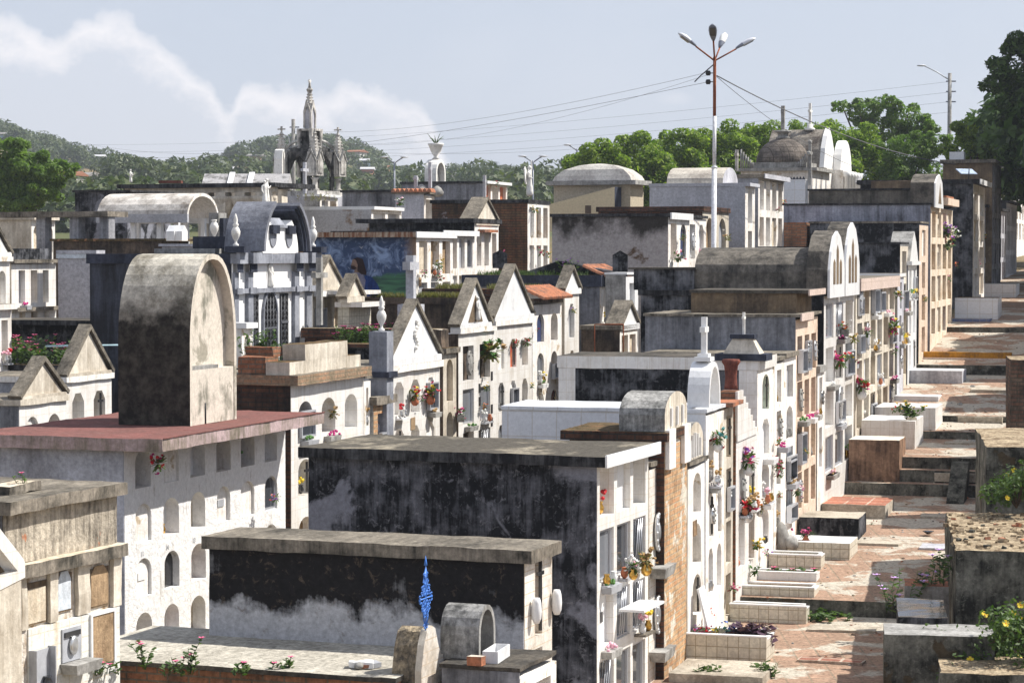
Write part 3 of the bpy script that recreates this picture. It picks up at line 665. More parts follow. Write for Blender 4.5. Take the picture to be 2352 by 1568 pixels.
def clutter(t, n, seed=0):
    """shelves, cases, troughs, little crosses and dead flowers fixed to a front"""
    r = random.Random(int(t.D*100)+seed); W = t.W
    zs = [lo for lo, hi in t.ops]
    for k in range(n):
        lo, hi = r.choice(t.ops); ya, yb = r.choice(t.cells); ym = (ya+yb)/2; hw = (yb-ya)/2; q = r.random(); b = MB()
        if lo < .3: continue
        if q < .24:
            d = r.uniform(.08, .16); b.box((.002, ym-hw*.8, lo-.07), (d, ym+hw*.8, lo-.04), r.choice((m_slabw, m_slabg, m_edge)))
            for s_ in (-.5, .45):
                m_ = r.choice((m_silver, m_pot, m_slabw, m_gold, m_stone)); b.lathe([(.02,0),(.045,.03),(.05,.08),(.03,.12),(.04,.14)], (d*.55, ym+hw*s_, lo-.039), m_, 7)
                if r.random() < .6:
                    c = flat(COL[r.choice(('dry','dry','white','palepink','red','green','yellow'))])
                    for j in range(8): b.blob((d*.55+r.gauss(0,.03), ym+hw*s_+r.gauss(0,.04), lo+.13+r.random()*.09), .027, c)
            nm = 'shelf'
        elif q < .42:
            d = r.uniform(.05, .11); h = (hi-lo)*r.uniform(.5,.85); b.box((.002, ym-hw, lo+.02), (.012, ym+hw, lo+h), m_glass)
            for a_, c_ in (((.0121, ym-hw, lo), (d, ym-hw+.03, lo+h)), ((.0121, ym+hw-.03, lo), (d, ym+hw, lo+h)), ((.0121, ym-hw+.031, lo+h-.03), (d, ym+hw-.031, lo+h)), ((.0121, ym-hw+.031, lo), (d, ym+hw-.031, lo+.03))): b.box(a_, c_, r.choice((m_alu, m_slabg)))
            nm = 'glass_case'
        elif q < .62:
            b.box((.002, ym-hw*.7, lo-.14), (r.uniform(.1,.18), ym+hw*.7, lo-.05), r.choice((m_slabg, m_stone, m_slabw)), taper=1.12)
            c = flat(COL[r.choice(('dry','green','palepink','magenta','white'))])
            for j in range(10): b.blob((.07+r.gauss(0,.02), ym+r.uniform(-.6,.6)*hw, lo-.04+r.random()*.06), .025, c)
            nm = 'trough'
        elif q < .78:
            b.lathe([(.001,0),(hw*.5,0),(hw*.5,.03),(hw*.35,.05),(.001,.06)], (.003, ym, lo+(hi-lo)*.5), r.choice((m_silver, m_stone, m_slabg)), 12, M=Matrix.Rotation(R(90),4,'Y') @ Matrix.Diagonal((1.4,1,1,1)))
            for j in range(8): b.blob((.05, ym+hw*.4*math.cos(j*.785), lo+(hi-lo)*.5+hw*.6*math.sin(j*.785)), .022, m_stone)
            nm = 'relief_plaque'
        elif q < .9:
            b.box((.003, ym-.02, lo+.05), (.03, ym+.02, hi-.04), m_slabd); b.box((.004, ym-.09, hi-.2), (.031, ym-.021, hi-.16), m_slabd); b.box((.004, ym+.021, hi-.2), (.031, ym+.09, hi-.16), m_slabd); nm = 'small_cross'
        else:
            b.box((.003, ya-.02, lo-.3), (.012, ya-.02+r.uniform(.1,.3), lo-.08), r.choice((m_slabt, m_brickl, m_brownw3)), seg=.06, amp=.006); nm = 'bare_patch'
        b.build(nm, t.o)
m_brownw3 = mat('brown_patch', (.3,.2,.12), (.12,.08,.05), cover=.4, scale=4, bump=.8)
# ---------------------------------------------------------------- ground and hills
VV = Vector((math.cos(THA), -math.sin(THA)))
def sheet():
    S = sorted(set([-60,-20,0,20,28] + [a for a, b in GP] + [i*1.5 for i in range(20, 70)] + [150,200,260]))
    bm = bmesh.new(); cols = [-160,-60,-30,-15,-8,-4,0,4,8,15,30,60,160]; rows = []
    for s in S:
        row = []
        for c in cols:
            xy = SU*s + VV*c; z = pl(s, GP); row.append(bm.verts.new((xy[0], xy[1], z)))
        rows.append(row)
    for A, B in zip(rows, rows[1:]):
        for k in range(len(cols)-1): bm.faces.new((A[k], A[k+1], B[k+1], B[k]))
    me = bpy.data.meshes.new('ground'); bm.to_mesh(me); me.materials.append(m_earth)
    o = bpy.data.objects.new('ground', me); scene.collection.objects.link(o); o['kind'] = 'structure'
sheet()
# hills: skyline heights seen in the distance, a few hundred metres off
SKY = [(-900,330),(-400,270),(0,292),(60,305),(130,325),(210,345),(300,365),(380,388),(430,392),(500,365),(560,340),(640,325),(700,330),(760,325),(830,345),(900,385),(960,408),(1020,400),(1090,385),(1160,392),(1230,405),(1300,430),(1400,450),(1700,460),(2352,460),(3200,440)]
SKY = [(a, b+24) for a, b in SKY]
def hillz(x, y):
    px = 1176 + F*x/max(y, 50)
    def H(D): return (HZ - pl(px, SKY))*D/F + CZ
    low = CZ + (HZ-462)*max(y, 140)/F
    if y <= 150: base = 6.2
    elif y < 330: base = 6.2 + (CZ + (HZ-440)*330/F - 6.2)*((y-150)/180)**1.1
    elif y < 640:
        t = (y-330)/310; t = t*t*(3-2*t); base = (CZ + (HZ-440)*330/F)*(1-t) + H(640)*t
    else: base = H(640) - (y-640)*.10
    nzv = noise.noise(Vector((x*.012, y*.012, 2)))*2.2*min(1, max(0, (y-150)/200)) * (1 if y < 560 else .4) - 1.5*min(1, max(0, (y-300)/200))
    return max(base + nzv, 2)
def hills():
    bm = bmesh.new(); rows = []
    ys = [150,165,180,200,225,250,280,310,340,370,400,430,460,490,520,550,580,610,640,670,720,800,1000,1400]
    for y in ys:
        w = y*.42 + 120; rows.append([bm.verts.new((-w + 2*w*i/70, y, hillz(-w + 2*w*i/70, y)-(.5 if y == 150 else 0))) for i in range(71)])
    for A, B in zip(rows, rows[1:]):
        for k in range(70): bm.faces.new((A[k], A[k+1], B[k+1], B[k])).smooth = True
    # land beyond, down to the horizon
    me = bpy.data.meshes.new('hills'); bm.to_mesh(me); me.materials.append(m_hill)
    o = bpy.data.objects.new('hills', me); scene.collection.objects.link(o); o['kind'] = 'structure'
    b = MB(); b.box((-3500, 1300, -3), (3500, 6500, -1), m_hill); b.box((-2500, -300, -6), (2500, 1300, -4), m_earth)
    tag(b.build('terrain'), kind='structure')
hills()
spots = [(18,560),(212,600),(225,595),(125,420),(135,400),(200,330),(165,300),(300,470),(312,500),(345,560),(520,500),(590,520),(620,480),(640,470),(560,410),(820,540),(835,520),(845,500),(862,470),(850,400),(800,380),(905,420),(918,500),(935,470),(1065,560),(1090,600),(1100,500),(1160,560),(1190,520),(1210,480),(1240,500),(1255,420),(1270,440),(1020,520),(985,480),(880,560),(450,440),(480,470),(255,420),(60,380),(330,430),(1140,470)]
def woods():
    r = random.Random(5); cl = []
    k = 0
    while k < 620:
        y = r.uniform(190, 645); x = r.uniform(-.33, .04)*y*1.0
        px = 1176 + F*x/y
        if px < -250 or px > 1480: continue
        z = hillz(x, y); d = noise.noise(Vector((x*.02, y*.012, 9)))
        if d < -.02 and r.random() < .93: continue
        if any(abs(px-hx) < 12 and hy-70 < y < hy+6 for hx, hy in spots): continue
        s = r.uniform(1.3, 2.7) * (1 + .25*(y > 560)); cl.append(((x, y, z+s*.7), (s*1.25, s*1.25, s), s*s)); k += 1
    for px, s in ((20,2.6),(60,2.2),(95,2.4),(130,2),(220,2.5),(235,2),(290,2.6),(310,2.2),(360,2.1),(520,2.6),(545,3),(600,3),(650,2.6),(700,3),(745,3.4),(770,3),(800,2.6),(860,2.6),(915,2),(1050,2.2),(1085,2.8),(1110,2),(1190,2),(1250,2)):
        y = 635; x = (px-1176)/F*y; cl.append(((x, y, hillz(x, y)+s*.8), (s*1.3, s, s*1.1), s*s*1.2))
    o = leaves_mesh('hill_woodland', cl, 210000, .42, m_leafh, seed=3)
    o['label'] = 'grey green woodland covering the distant hills'; o['kind'] = 'stuff'; o['category'] = 'woodland'
woods()
hw = [mat('house_wall_%s' % n, c, None, bump=0, fine=0) for n, c in (('ochre',(.4,.26,.16)),('white',(.55,.53,.5)),('brick',(.32,.13,.08)),('blue',(.3,.4,.5)),('grey',(.35,.33,.31)))]
hr = [mat('house_roof_%s' % n, c, None, bump=0, fine=0) for n, c in (('rust',(.28,.13,.08)),('zinc',(.5,.5,.52)),('grey',(.25,.24,.23)))]
HOUSE_LABEL = ['ochre walled', 'white walled', 'red brick', 'pale blue', 'bare grey block']
ROOF_LABEL = ['rust roofed', 'zinc roofed', 'grey roofed']
def house(px, y, w, h, wi, ri, label, k):
    x = (px-1176)/F*y; z = hillz(x, y); e = empty('hill_house', (x, y, z-.6), (k % 5-2)*.2, label, 'house', 'houses scattered over the distant hills')
    b = MB(); b.box((-w/2, -1.8, 0), (w/2, 1.8, h+.6), hw[wi]); b.build('wall', e)
    b = MB(); b.prism([(-2.2, h+.6), (2.2, h+.6), (2.2, h+.75), (0, h+1.2), (-2.2, h+.75)], -w/2-.3, w/2+.3, hr[ri]); b.build('roof', e)
    b = MB(); b.box((-.45, -1.84, 0), (.45, -1.79, 1.9), m_brown); b.build('door', e)
    for s in (-1, 1):
        b = MB(); b.box((s*w*.33-.5, -1.84, 1.2), (s*w*.33+.5, -1.79, 2.0), m_brown); b.build('window', e)
rr = random.Random(11)
for k, (px, y) in enumerate(spots):
    wi, ri = rr.randrange(5), rr.randrange(3)
    house(px, y, rr.uniform(2.2, 4.6), rr.uniform(1.5, 2.3), wi, ri, '%s %s house %s on the hill' % (HOUSE_LABEL[wi], ROOF_LABEL[ri], ('half hidden','below the ridge','above the valley','beside bare soil','among trees','near the hill foot')[int(px/130) % 6] + (' behind the monument' if 640 < px < 800 else ' over the slab' if px < 640 else ' over the tombs')), k)
def sheds():
    y = 470; x0 = (430-1176)/F*y; x1 = (518-1176)/F*y; z = hillz(x0, y)+.6
    for (a, b_, dz, nm, lab, mm) in ((420, 462, 1.2, 'curved_shed', 'dark arched metal shed roof on the distant hill', hr[2]), (462, 520, 0, 'curved_shed', 'white curved metal shed roof on the distant hill', mat('white_sheet',(.8,.8,.8),None,bump=0,fine=0))):
        xa = (a-1176)/F*y; xb = (b_-1176)/F*y; c = (xa+xb)/2; e = empty(nm, (c, y, z), 0, lab, 'shed')
        q = MB(); q.strip(arc(0, 1.6+dz, (xb-xa)/2, 1.6, 180, 0, 10), -4, 4, .15, mm, axis='y'); q.build('roof', e)
        q = MB(); q.box((-(xb-xa)/2+.4, -3.5, -2), ((xb-xa)/2-.4, 3.5, 1.7+dz), hw[4]); q.build('wall', e)
sheds()
def pylon(px, y, yt, label):
    x = (px-1176)/F*y; z = hillz(x, y); h = CZ + (HZ-yt)*y/F - z; b = MB()
    for sx in (-1, 1):
        for sy in (-1, 1): b.tube([(sx*h*.11, sy*h*.11, -1), (sx*.25, sy*.25, h)], .13, m_lampg, 4, .07)
    for k in range(7):
        a = k/7*h; c = (k+1)/7*h; wa = h*.11*(1-k/7)+.25; wc = h*.11*(1-(k+1)/7)+.25
        b.tube([(-wa, -wa, a), (wc, -wc, c)], .06, m_lampg, 3); b.tube([(wa, -wa, a), (-wc, -wc, c)], .06, m_lampg, 3)
    for k in (.78, .88, .97): b.tube([(-h*.16, 0, h*k), (h*.16, 0, h*k)], .08, m_lampg, 4)
    tag(b.build('pylon', None, (x, y, z)), label, 'pylon')
pylon(834, 560, 325, 'tall lattice power pylon on the distant hill right of the gothic monument')
pylon(1140, 600, 372, 'small lattice mast on the far low ridge')

# ---------------------------------------------------------------- front tombs
def front():
    # low roof across the bottom of the picture
    t = tomb('low_tomb', 'low flat-roofed tomb in the foreground with weathered pale top and red brick edge', 128, 905, 1010, 1556, 23.6, R(20), side=m_brick, roof=mat('pale_weathered_top', (.58,.54,.46), (.26,.24,.2), cover=.42, sharp=.16, scale=1.1, streak=.55, plane='flat', spots=(.2,.18,.15), fine=.2, bump=.7), edge=m_roofd, st=.05, ov=(.03,.03), W=2.15, fac=m_tilecheck)
    p = at(640, 1500, 24.6)
    for k, (px, py, h) in enumerate(((330,1560,.30),(437,1568,.32),(160,1566,.16),(250,1568,.14),(400,1570,.15),(560,1563,.1),(205,1570,.12),(640,1558,.12))):
        q = at(px, py, 23.9 if py > 1562 else 24.2); q[2] = t.o.location[2]+t.H-.02
        weed(q, h, ('pink flowered periwinkle weed on the pale foreground roof, %s' % ('tall and upright', 'tallest of the weeds', 'spreading over the brick edge', 'at the brick edge beside broken mortar', 'squat beside the tall stem', 'sparse and dry', 'small beside the brick corner', 'small near the pale patch')[k]), n=5 if h > .25 else 7, flower='pink', spread=.03 if h > .25 else .14, lf=.045, nf=2, cat='weed', group='weeds on the foreground roof')
    top = t.o.location[2]+t.H
    # stepped gable tile stone with rough back
    c = at(975, 1470, 23.7); e = empty('stepped_headstone', (c[0]-.06, c[1]+.05, top-.5), -R(20), 'thick stepped headstone with white tiled front and rough broken back, carrying the blue cross', 'headstone')
    prof = [(-.05,0),(-.05,.55),(.02,.8),(.1,.93),(.22,.97),(.32,.93),(.42,.72),(.5,.62),(.62,.66),(.72,.6),(.84,.42),(.88,0)]
    b = MB(); b.prism(prof, -.02, .05, m_tilecheck, tmat=m_cream); b.build('tiled_face', e)
    b = MB(); b.prism([(y*.98+.005, z*.985) for y, z in prof], -.27, -.022, m_cream, tmat=mat('rough_mortar', (.42,.34,.23), (.13,.115,.095), cover=.5, scale=4, bump=1.2, fine=.25)); b.build('rough_back', e)
    b = MB(); b.box((.052, .3, .02), (.07, .46, .22), m_slabg); b.build('name_plate', e)
    # blue wrought cross
    q = at(978, 1474, 23.85); b = MB(); H = 183*23.8/F
    b.tube([(0,0,0),(0,0,H)], .007, m_bluei, 6)
    def curl(cy, cz, r, s, a0=0):
        b.tube([(0, cy+s*r*(1-k/16)*math.cos(a0+k*.55), cz+r*(1-k/16)*math.sin(a0+k*.55)) for k in range(14)], .0055, m_bluei, 4)
    for z in (.16, .30, .40, .50, .60, .68): 
        for s in (-1, 1): curl(s*.035, H*z/ .8 if z*H/.8 < H else H*.97, .032, s, .3)
    zc = H*.56
    for s in (-1, 1):
        b.tube([(0,0,zc),(0,s*.17,zc)], .009, m_bluei, 5)
        for y, z_ in ((.05,.03),(.10,.03),(.15,.0),(.05,.09),(.09,.085),(.045,.15)):
            curl(s*y, zc+.015+z_, .03, s, .5); curl(s*y, zc-.015-z_, .03, s, 3.6)
        for z in (.12, -.12): curl(s*.06, zc+z, .05, s, 1.2)
        b.tube([(0,0,zc+.3),(0,s*.05,zc+.2),(0,s*.02,zc+.1)], .008, m_bluei, 4); b.tube([(0,0,zc-.3),(0,s*.06,zc-.2),(0,s*.02,zc-.1)], .008, m_bluei, 4)
    b.lathe([(.02,0),(.012,.04),(.001,.1)], (0,0,H-.02), m_bluei, 6)
    tag(b.build('iron_cross', None, q, -R(20)), 'ornate bright blue wrought iron cross with scrolls on the stepped headstone', 'cross')
    # lower dark roof right of the headstone
    t2 = tomb('low_tomb', 'low dark mossy roof right of the stepped headstone with brick chunk on it', 1015, 1195, 1215, 1534, 23.6, R(20), side=m_greyw, roof=m_roofd, edge=m_roofd, st=.04, ov=(0,.02), W=1.1, f=dict(cols=1, rows=3, kinds='s'), seed=3)
    z2 = t2.o.location[2]+t2.H
    c = at(1100, 1520, 24.1); e = empty('vaulted_niche', (c[0], c[1], z2-.01), -R(20), 'small grey mould-stained vaulted niche open to the side on the low dark roof', 'niche')
    pr = [(-.0,0)] + arc(.24, .25, .24, .29, 180, 0, 10) + [(.48,0)]
    b = MB(); b.strip(pr, -.42, 0, .05, m_stone, tmat=m_vault2()); b.build('vault', e)
    b = MB(); b.prism([(.052,.01)] + [(y, z) for y, z in arc(.24,.25,.186,.235,180,0,10)] + [(.428,.01)], -.36, -.30, m_stone); b.build('back_wall', e)
    c = at(1108, 1524, 23.9); e = empty('planter_box', (c[0], c[1], z2+.0), -R(14), 'small empty white flower trough resting before the vaulted niche', 'planter')
    b = MB()
    for lo, hi in (((0,0,0),(.16,.5,.015)),((0,0,.016),(.16,.015,.12)),((0,.485,.016),(.16,.5,.12)),((0,.016,.016),(.015,.484,.12)),((.145,.016,.016),(.16,.484,.12))): b.box(lo, hi, m_slabw)
    b.build('trough', e)
    c = at(1072, 1545, 23.75); b = MB(); b.box((0,0,0),(.16,.1,.09), m_terra, seg=.03, amp=.008, tmat=m_cream); o = b.build('brick_chunk', None, (c[0], c[1], z2+.003), -R(25)); tag(o, 'broken orange brick lying on the low dark roof', 'brick')
    for k, (px, py, s, mm, lab) in enumerate(((845,1540,.12,m_slabw,'crumpled white sheet of debris left of the stepped headstone'),(885,1525,.09,m_slabg,'grey broken vase lying left of the stepped headstone'),(870,1545,.08,m_stone,'round grey stone among the debris on the pale roof'),(900,1545,.07,m_terra,'orange brick fragment among the debris on the pale roof'))):
        c = at(px, py, 24.1); b = MB(); b.box((0,0,0),(s*2.1,s*1.5,s*.5), mm, seg=s*.6, amp=s*.2) if k != 2 else b.blob((0,0,s*.4), s*.6, mm, (1.4,1,.8), 2, .1)
        tag(b.build('debris', None, (c[0]-.2, c[1], top+.004), k*.6), lab, 'debris', None)
    # black topped tomb with pale foot
    t = tomb('tomb', 'long tomb with black mouldy side over a pale grey foot, weathered flat top', 480, 1205, 1268, 1262, 25.0, R(20), side=m_split, roof=m_roof, edge=m_edge, st=.14, ov=(.10,.06), fac=m_tilecheck,
             f=dict(cols=1, rows=2, pitch=.98, top=.02, oh=.86, ow=.36, mg=.12, arch=0, map=['t','P'], dep=.3), seed=5)
    for y in (.2, .86):
        b = MB(); b.lathe([(.03,0),(.052,.05),(.058,.13),(.05,.22),(.035,.27)], (.062, y, t.H-.80), m_slabw, 12); b.build('vase', t.o)
    for y in (.40,.62):
        b = MB(); b.lathe([(.03,0),(.07,.03),(.08,.08),(.04,.13),(.055,.16),(.03,.17)], (.10, y, t.H-2.05), m_silver, 12); b.build('vase', t.o)
    # the big dark tomb
    t = tomb('tomb', 'big tomb with blotched black and grey side wall and white edged flat roof', 708, 1372, 1489, 1046, 29.0, R(20), side=m_mould, roof=mat('patched_top', (.42,.37,.28), (.10,.09,.075), cover=.72, sharp=.07, scale=.8, streak=.3, plane='flat', fine=.2, bump=.6), edge=m_edged, fedge=m_slabw, st=.13, ov=(.13,.10), fac=m_tile,
             f=dict(cols=3, rows=4, pitch=.80, top=.03, oh=.80, ow=.84, mg=.05, map=['SsO','ggX','sXX','Xgg','ggg'], dep=.42), seed=9)
    b = MB(); b.box((.01, .85, t.H-2.02), (.34, 1.75, t.H-1.99), m_slabw); b.build('shelf', t.o)
    T1 = t
    W2 = t.W
    # narrow tiled panel with wreath plaques joined to it
    n = tomb('tomb', 'narrow tiled tomb with two wreath plaques squeezed beside the big black tomb', None, 1491, 1521, 1062, 31.2, THA, side=m_cream, roof=m_roof, edge=m_edge, st=.06, ov=(.03,.03), fac=m_tilecheck, L=2.4,
             f=dict(cols=1, rows=1, pitch=.6, top=3.2, oh=.8, ow=.7, kinds='w', dep=.2), seed=2)
    for z in (.95, 2.05):
        b = MB(); b.lathe([(.19,0),(.20,.03),(.15,.05),(.145,.0)], (0.02, n.W/2, n.H-z), m_silver, 14, M=Matrix.Rotation(R(90),4,'Y') @ Matrix.Diagonal((1.35,.9,1,1)))
        for k in range(14):
            a = k/14*6.28; b.blob((.05, n.W/2+.15*math.cos(a), n.H-z+.24*math.sin(a)), .027, m_silver)
        b.blob((.04, n.W/2, n.H-z), .1, m_silver, (.4,1,1.5), 2); b.build('wreath_plaque', n.o)
        b = MB(); b.box((.02, n.W*.1, n.H-z-.58), (.2, n.W*.8, n.H-z-.44), m_stone, taper=1.25); b.build('planter', n.o)
    return T1, n
def m_vault2(): return mat('mouldy_niche_top', (.42,.41,.39), (.10,.10,.095), cover=.5, sharp=.1, scale=3, fine=.2)
T1, TN = front()

# ---------------------------------------------------------------- row on the path (nearest first)
def rowA():
    out = {}
    # crumbling brick pillar tomb with arched head
    t = tomb('tomb', 'crumbling tomb of bare yellow and red brick with mossy brick top', 1308, 1527, 1578, 992, DA(1523), side=m_brickd, fac=m_brickl, roof=m_moss, edge=m_brickd, st=.12, ov=(.05,.1), seed=4, zb=.3,
             f=dict(cols=1, rows=1, pitch=4, top=0.1, oh=.86, ow=.66, kinds='b', dep=.06))
    p = t.o.matrix_local; H = t.H
    pr = [(0,0),(0,.22)] + arc(t.W/2, .22, t.W/2, .28, 180, 0, 10) + [(t.W,.22),(t.W,0)]
    b = MB(); b.prism([(y, z+H+.002) for y, z in pr], -.62, 0, m_cream, tmat=m_vault2()); b.build('arched_head', t.o)
    for q in (.25, .5, .75):
        b = MB(); b.box((.002, t.W*q-.03, H+.05), (.03, t.W*q+.03, H+.05+.25), m_slabw); b.build('pilaster', t.o)
    b = MB(); b.box((0.003, .02, H-.5), (.06, t.W*.3, H+.02), m_white); b.box((0.003, t.W*.7, H-.5), (.06, t.W-.02, H+.02), m_white); b.build('white_trim', t.o)
    # low arched one beyond
    t = tomb('tomb', 'narrow white tomb with small fluted arched head beside the bare brick one', 1540, 1580, 1622, 1062, DA(1580), side=m_cream, fac=m_white, roof=m_roofd, edge=m_edge, st=.05, ov=(.04,.05), seed=14, zb=.3,
             f=dict(cols=1, rows=5, pitch=.72, top=.1, kinds='oCcsS', arch=1, ow=.5, dep=.35))
    H = t.H; pr = [(.05,0)] + arc(t.W/2, .1, t.W/2-.05, .42, 180, 0, 10) + [(t.W-.05,0)]
    b = MB(); b.prism([(y, z+H+.002) for y, z in pr], -.6, -.02, m_cream, tmat=m_vault2()); b.build('arched_head', t.o)
    for k in range(5):
        b = MB(); y = .15+.13*k*t.W; b.box((-.018, y, H+.04), (.02, y+.03, H+.2+.18*math.sin((k+1)*.52)), m_slabw); b.build('flute', t.o)
    # white tiled tomb carrying the oval arch and cross
    t = tomb('tomb', 'long white tiled tomb with oval arch and white cross at its front', 1153, 1622, 1664, 940, DA(1622)-.1, side=m_tileb, fac=m_white, roof=m_tileb, edge=m_tileb, st=.05, ov=(.02,.02), seed=24, zb=.35,
             f=dict(cols=2, rows=5, pitch=.8, top=.35, kinds='wswpP', arch=3, ow=.55))
    H = t.H; W = t.W
    y0 = W*.08; ww = W*.62
    def arch_pts(rx, rz): return [(y0+ww/2-rx, H+.02), ] + arc(y0+ww/2, H+.10, rx, rz, 180, 0, 14) + [(y0+ww/2+rx, H+.02)]
    b = MB(); b.strip(arch_pts(ww/2, .56), -.3, .02, .07, m_slabw); o = b.build('oval_arch', t.o)
    b = MB(); b.prism(arch_pts(ww/2-.08, .48), -.29, -.2, m_white); b.build('arch_back', t.o)
    b = MB(); zc = H+.67; b.box((-.26, y0+ww/2-.16, zc), (-.02, y0+ww/2+.16, zc+.06), m_slabw); b.box((-.22, y0+ww/2-.1, zc+.061), (-.06, y0+ww/2+.1, zc+.11), m_slabw)
    b.box((-.18, y0+ww/2-.04, zc+.111), (-.1, y0+ww/2+.04, zc+.64), m_slabw)
    b.box((-.179, y0+ww/2-.15, zc+.42), (-.101, y0+ww/2-.041, zc+.50), m_slabw); b.box((-.179, y0+ww/2+.041, zc+.42), (-.101, y0+ww/2+.15, zc+.50), m_slabw); b.build('cross', t.o)
    # little terracotta eave tomb
    t = tomb('tomb', 'narrow pale tomb under a little terracotta eave beyond the oval arch', 1640, 1664, 1684, 924, DA(1664), side=m_cream, fac=m_cream, roof=m_terra, edge=m_terra, st=.06, ov=(.15,.08), seed=31, zb=.4, f=dict(cols=1, rows=5, pitch=.8, kinds='ctso', ow=.7))
    # stepped brick and tile gable with pot
    t = tomb('tomb', 'stepped white tiled front with crumbling brick side and terracotta chimney pot on top', 1668, 1691, 1740, 1000, DA(1688), side=m_brick, fac=m_tile, roof=m_roof, edge=m_brick, st=.0, seed=32, zb=.4,
             f=dict(cols=2, rows=5, pitch=.85, top=.45, kinds='opPsO', ow=.6))
    H = t.H; W = t.W; n = 7; b = MB()
    for k in range(n): b.box((-.28, .0, H-.1+.001+k*.11), (-.02, W*(.92-.11*k), H+.01+k*.11), m_brick)
    b.build('brick_steps', t.o); b = MB()
    for k in range(n): b.box((-.019, .01, H-.1+k*.11+.001), (.02, W*(.93-.11*k), H+.012+k*.11), m_tile)
    b.build('tiled_steps', t.o)
    b = MB(); b.lathe([(.11,0),(.10,.06),(.09,.2),(.11,.36),(.15,.42),(.13,.46),(.05,.465)], (-.13, .25, H+.7), m_rust2(), 12, sy=.8); b.build('chimney_pot', t.o)
    # tiled fascia tomb
    t = tomb('tomb', 'long tomb with white tiled fascia over a plain black side wall', 1284, 1740, 1778, 822, DA(1740), side=m_mould2, fac=m_white, roof=m_roofd, edge=m_tile, st=.2, ov=(.04,.03), seed=33, zb=.5,
             f=dict(cols=1, rows=6, pitch=.74, top=.2, kinds='coGsP', map=['e','s','G'], arch=3, ow=.46))
    e = t.o; H = t.H
    b = MB(); b.box((-t.L-.003, -.02, 0), (-t.L+.28, -.001, H-.2), m_tile); b.build('tiled_pilaster', e); b = MB(); b.box((-.3, -.02, 0), (.0, -.0145, H-.2), m_tile); b.build('tiled_pilaster', e)
    c = cross('cross', at(1758, 815, DA(1752))+Vector((-.25,.1,0)), .36, .17, .04, 'small white crucifix on a tapered cream pedestal beyond the terracotta pot', m_statue, THA)
    b = MB(); b.box((-.42,-.3,-.05),(.42,.3,.06), m_greyd); b.box((-.3,-.22,.061),(.3,.22,.30), m_cream, taper=.55); b.box((-.2,-.15,.301),(.2,.15,.37), m_greyd)
    pz = at(1752, 820, DA(1745)); tag(b.build('pedestal', None, (pz[0]-.3, pz[1]+.1, t.o.location[2]+H+.003), -THA), 'tapered cream pedestal with black bands at the front of the tiled fascia tomb', 'pedestal'); c.location = (pz[0]-.3, pz[1]+.1, t.o.location[2]+H+.37)
    cross('cross', (pz[0]-.95, pz[1]+.2, t.o.location[2]+H), .46, .17, .035, 'thin weathered white crucifix above the terracotta pot', m_statue, THA)
    # narrow infill fronts along the path
    tomb('tomb', 'narrow white tomb with two openings beyond the green arched niche', None, 1779, 1800, 822, DA(1779), side=m_cream, fac=m_white, st=.06, ov=(.04,.03), roof=m_roof, edge=m_edge, seed=35, f=dict(cols=1, rows=6, pitch=.7, kinds='oOsc', ow=.55))
    tomb('tomb', 'white tomb with broken curved ledge and glass boxes on its front', None, 1800, 1828, 812, DA(1800), side=m_cream, fac=m_white, st=.08, ov=(.06,.05), roof=m_roof, edge=m_edge, seed=36, f=dict(cols=1, rows=6, pitch=.72, kinds='sgGp', ow=.62, arch=3))
    # grey two-tier tomb
    t = tomb('tomb', 'wide grey and black tomb with a second brown tier on its roof and peach front', 1482, 1828, 1878, 722, DA(1828)+.1, side=m_greyw, fac=m_peach, roof=m_roof, edge=m_edge, st=.05, ov=(.08,.03), seed=37,
             f=dict(cols=3, rows=5, pitch=.82, top=.3, kinds='otoc', ow=.68))
    b = MB(); b.box((-t.L+.7, .7, t.H+.002), (-.1, t.W-.1, t.H+.36), m_brownwall(), seg=.35, amp=.01); b.build('upper_tier', t.o)
    b = MB(); b.box((-t.L+.68, .66, t.H+.362), (.12, t.W, t.H+.42), m_roofd); b.box((.121, .64, t.H+.32), (.15, t.W+.02, t.H+.43), m_pinkt); b.build('upper_slab', t.o)
    b = MB(); b.box((.081, -.02, t.H-.12), (.11, t.W*.55, t.H+.012), m_pinkt); b.build('front_lintel', t.o)
    # leaning stone + narrow pale tomb
    tomb('tomb', 'narrow white tomb with black garland plaque between the peach front and the glazed block', None, 1878, 1893, 842, DA(1878), side=m_stone, fac=m_white, roof=m_stone, edge=m_stone, st=.12, ov=(.05,.02), seed=38, f=dict(cols=1, rows=4, pitch=.95, kinds='pG', ow=.55))
    # long black tomb under the barrel vault
    t = tomb('tomb', 'long black tomb with glazed white front, carrying a barrel vault with pointed arch front', 1472, 1893, 1962, 668, DA(1893), side=m_mould2, fac=m_tile, roof=m_roofd, edge=m_edged, st=.1, ov=(.03,.05), seed=39,
             f=dict(cols=3, rows=6, pitch=.86, top=.15, kinds='gGXsSg', map=['gXo','SoS','SGS','ggG','SSG'], ow=.78))
    H = t.H
    y0, y1 = .15, t.W*.52; rx = (y1-y0)/2
    pr = [(y0, H+.002), (y0, H+.35)] + arc((y0+y1)/2, H+.35, rx, .48, 180, 0, 10)[1:-1] + [(y1, H+.35), (y1, H+.002)]
    b = MB(); b.prism(pr, -2.55, -.25, m_mould2, tmat=m_vaultgrey(), smooth=False); b.build('barrel_vault', t.o)
    b = MB(); b.box((-3.75, .1, H+.001), (-2.551, 1.6, H+.40), m_mould2); b.box((-3.85, .05, H+.401), (-2.5, 1.7, H+.44), m_roofd); b.build('roof_step', t.o)
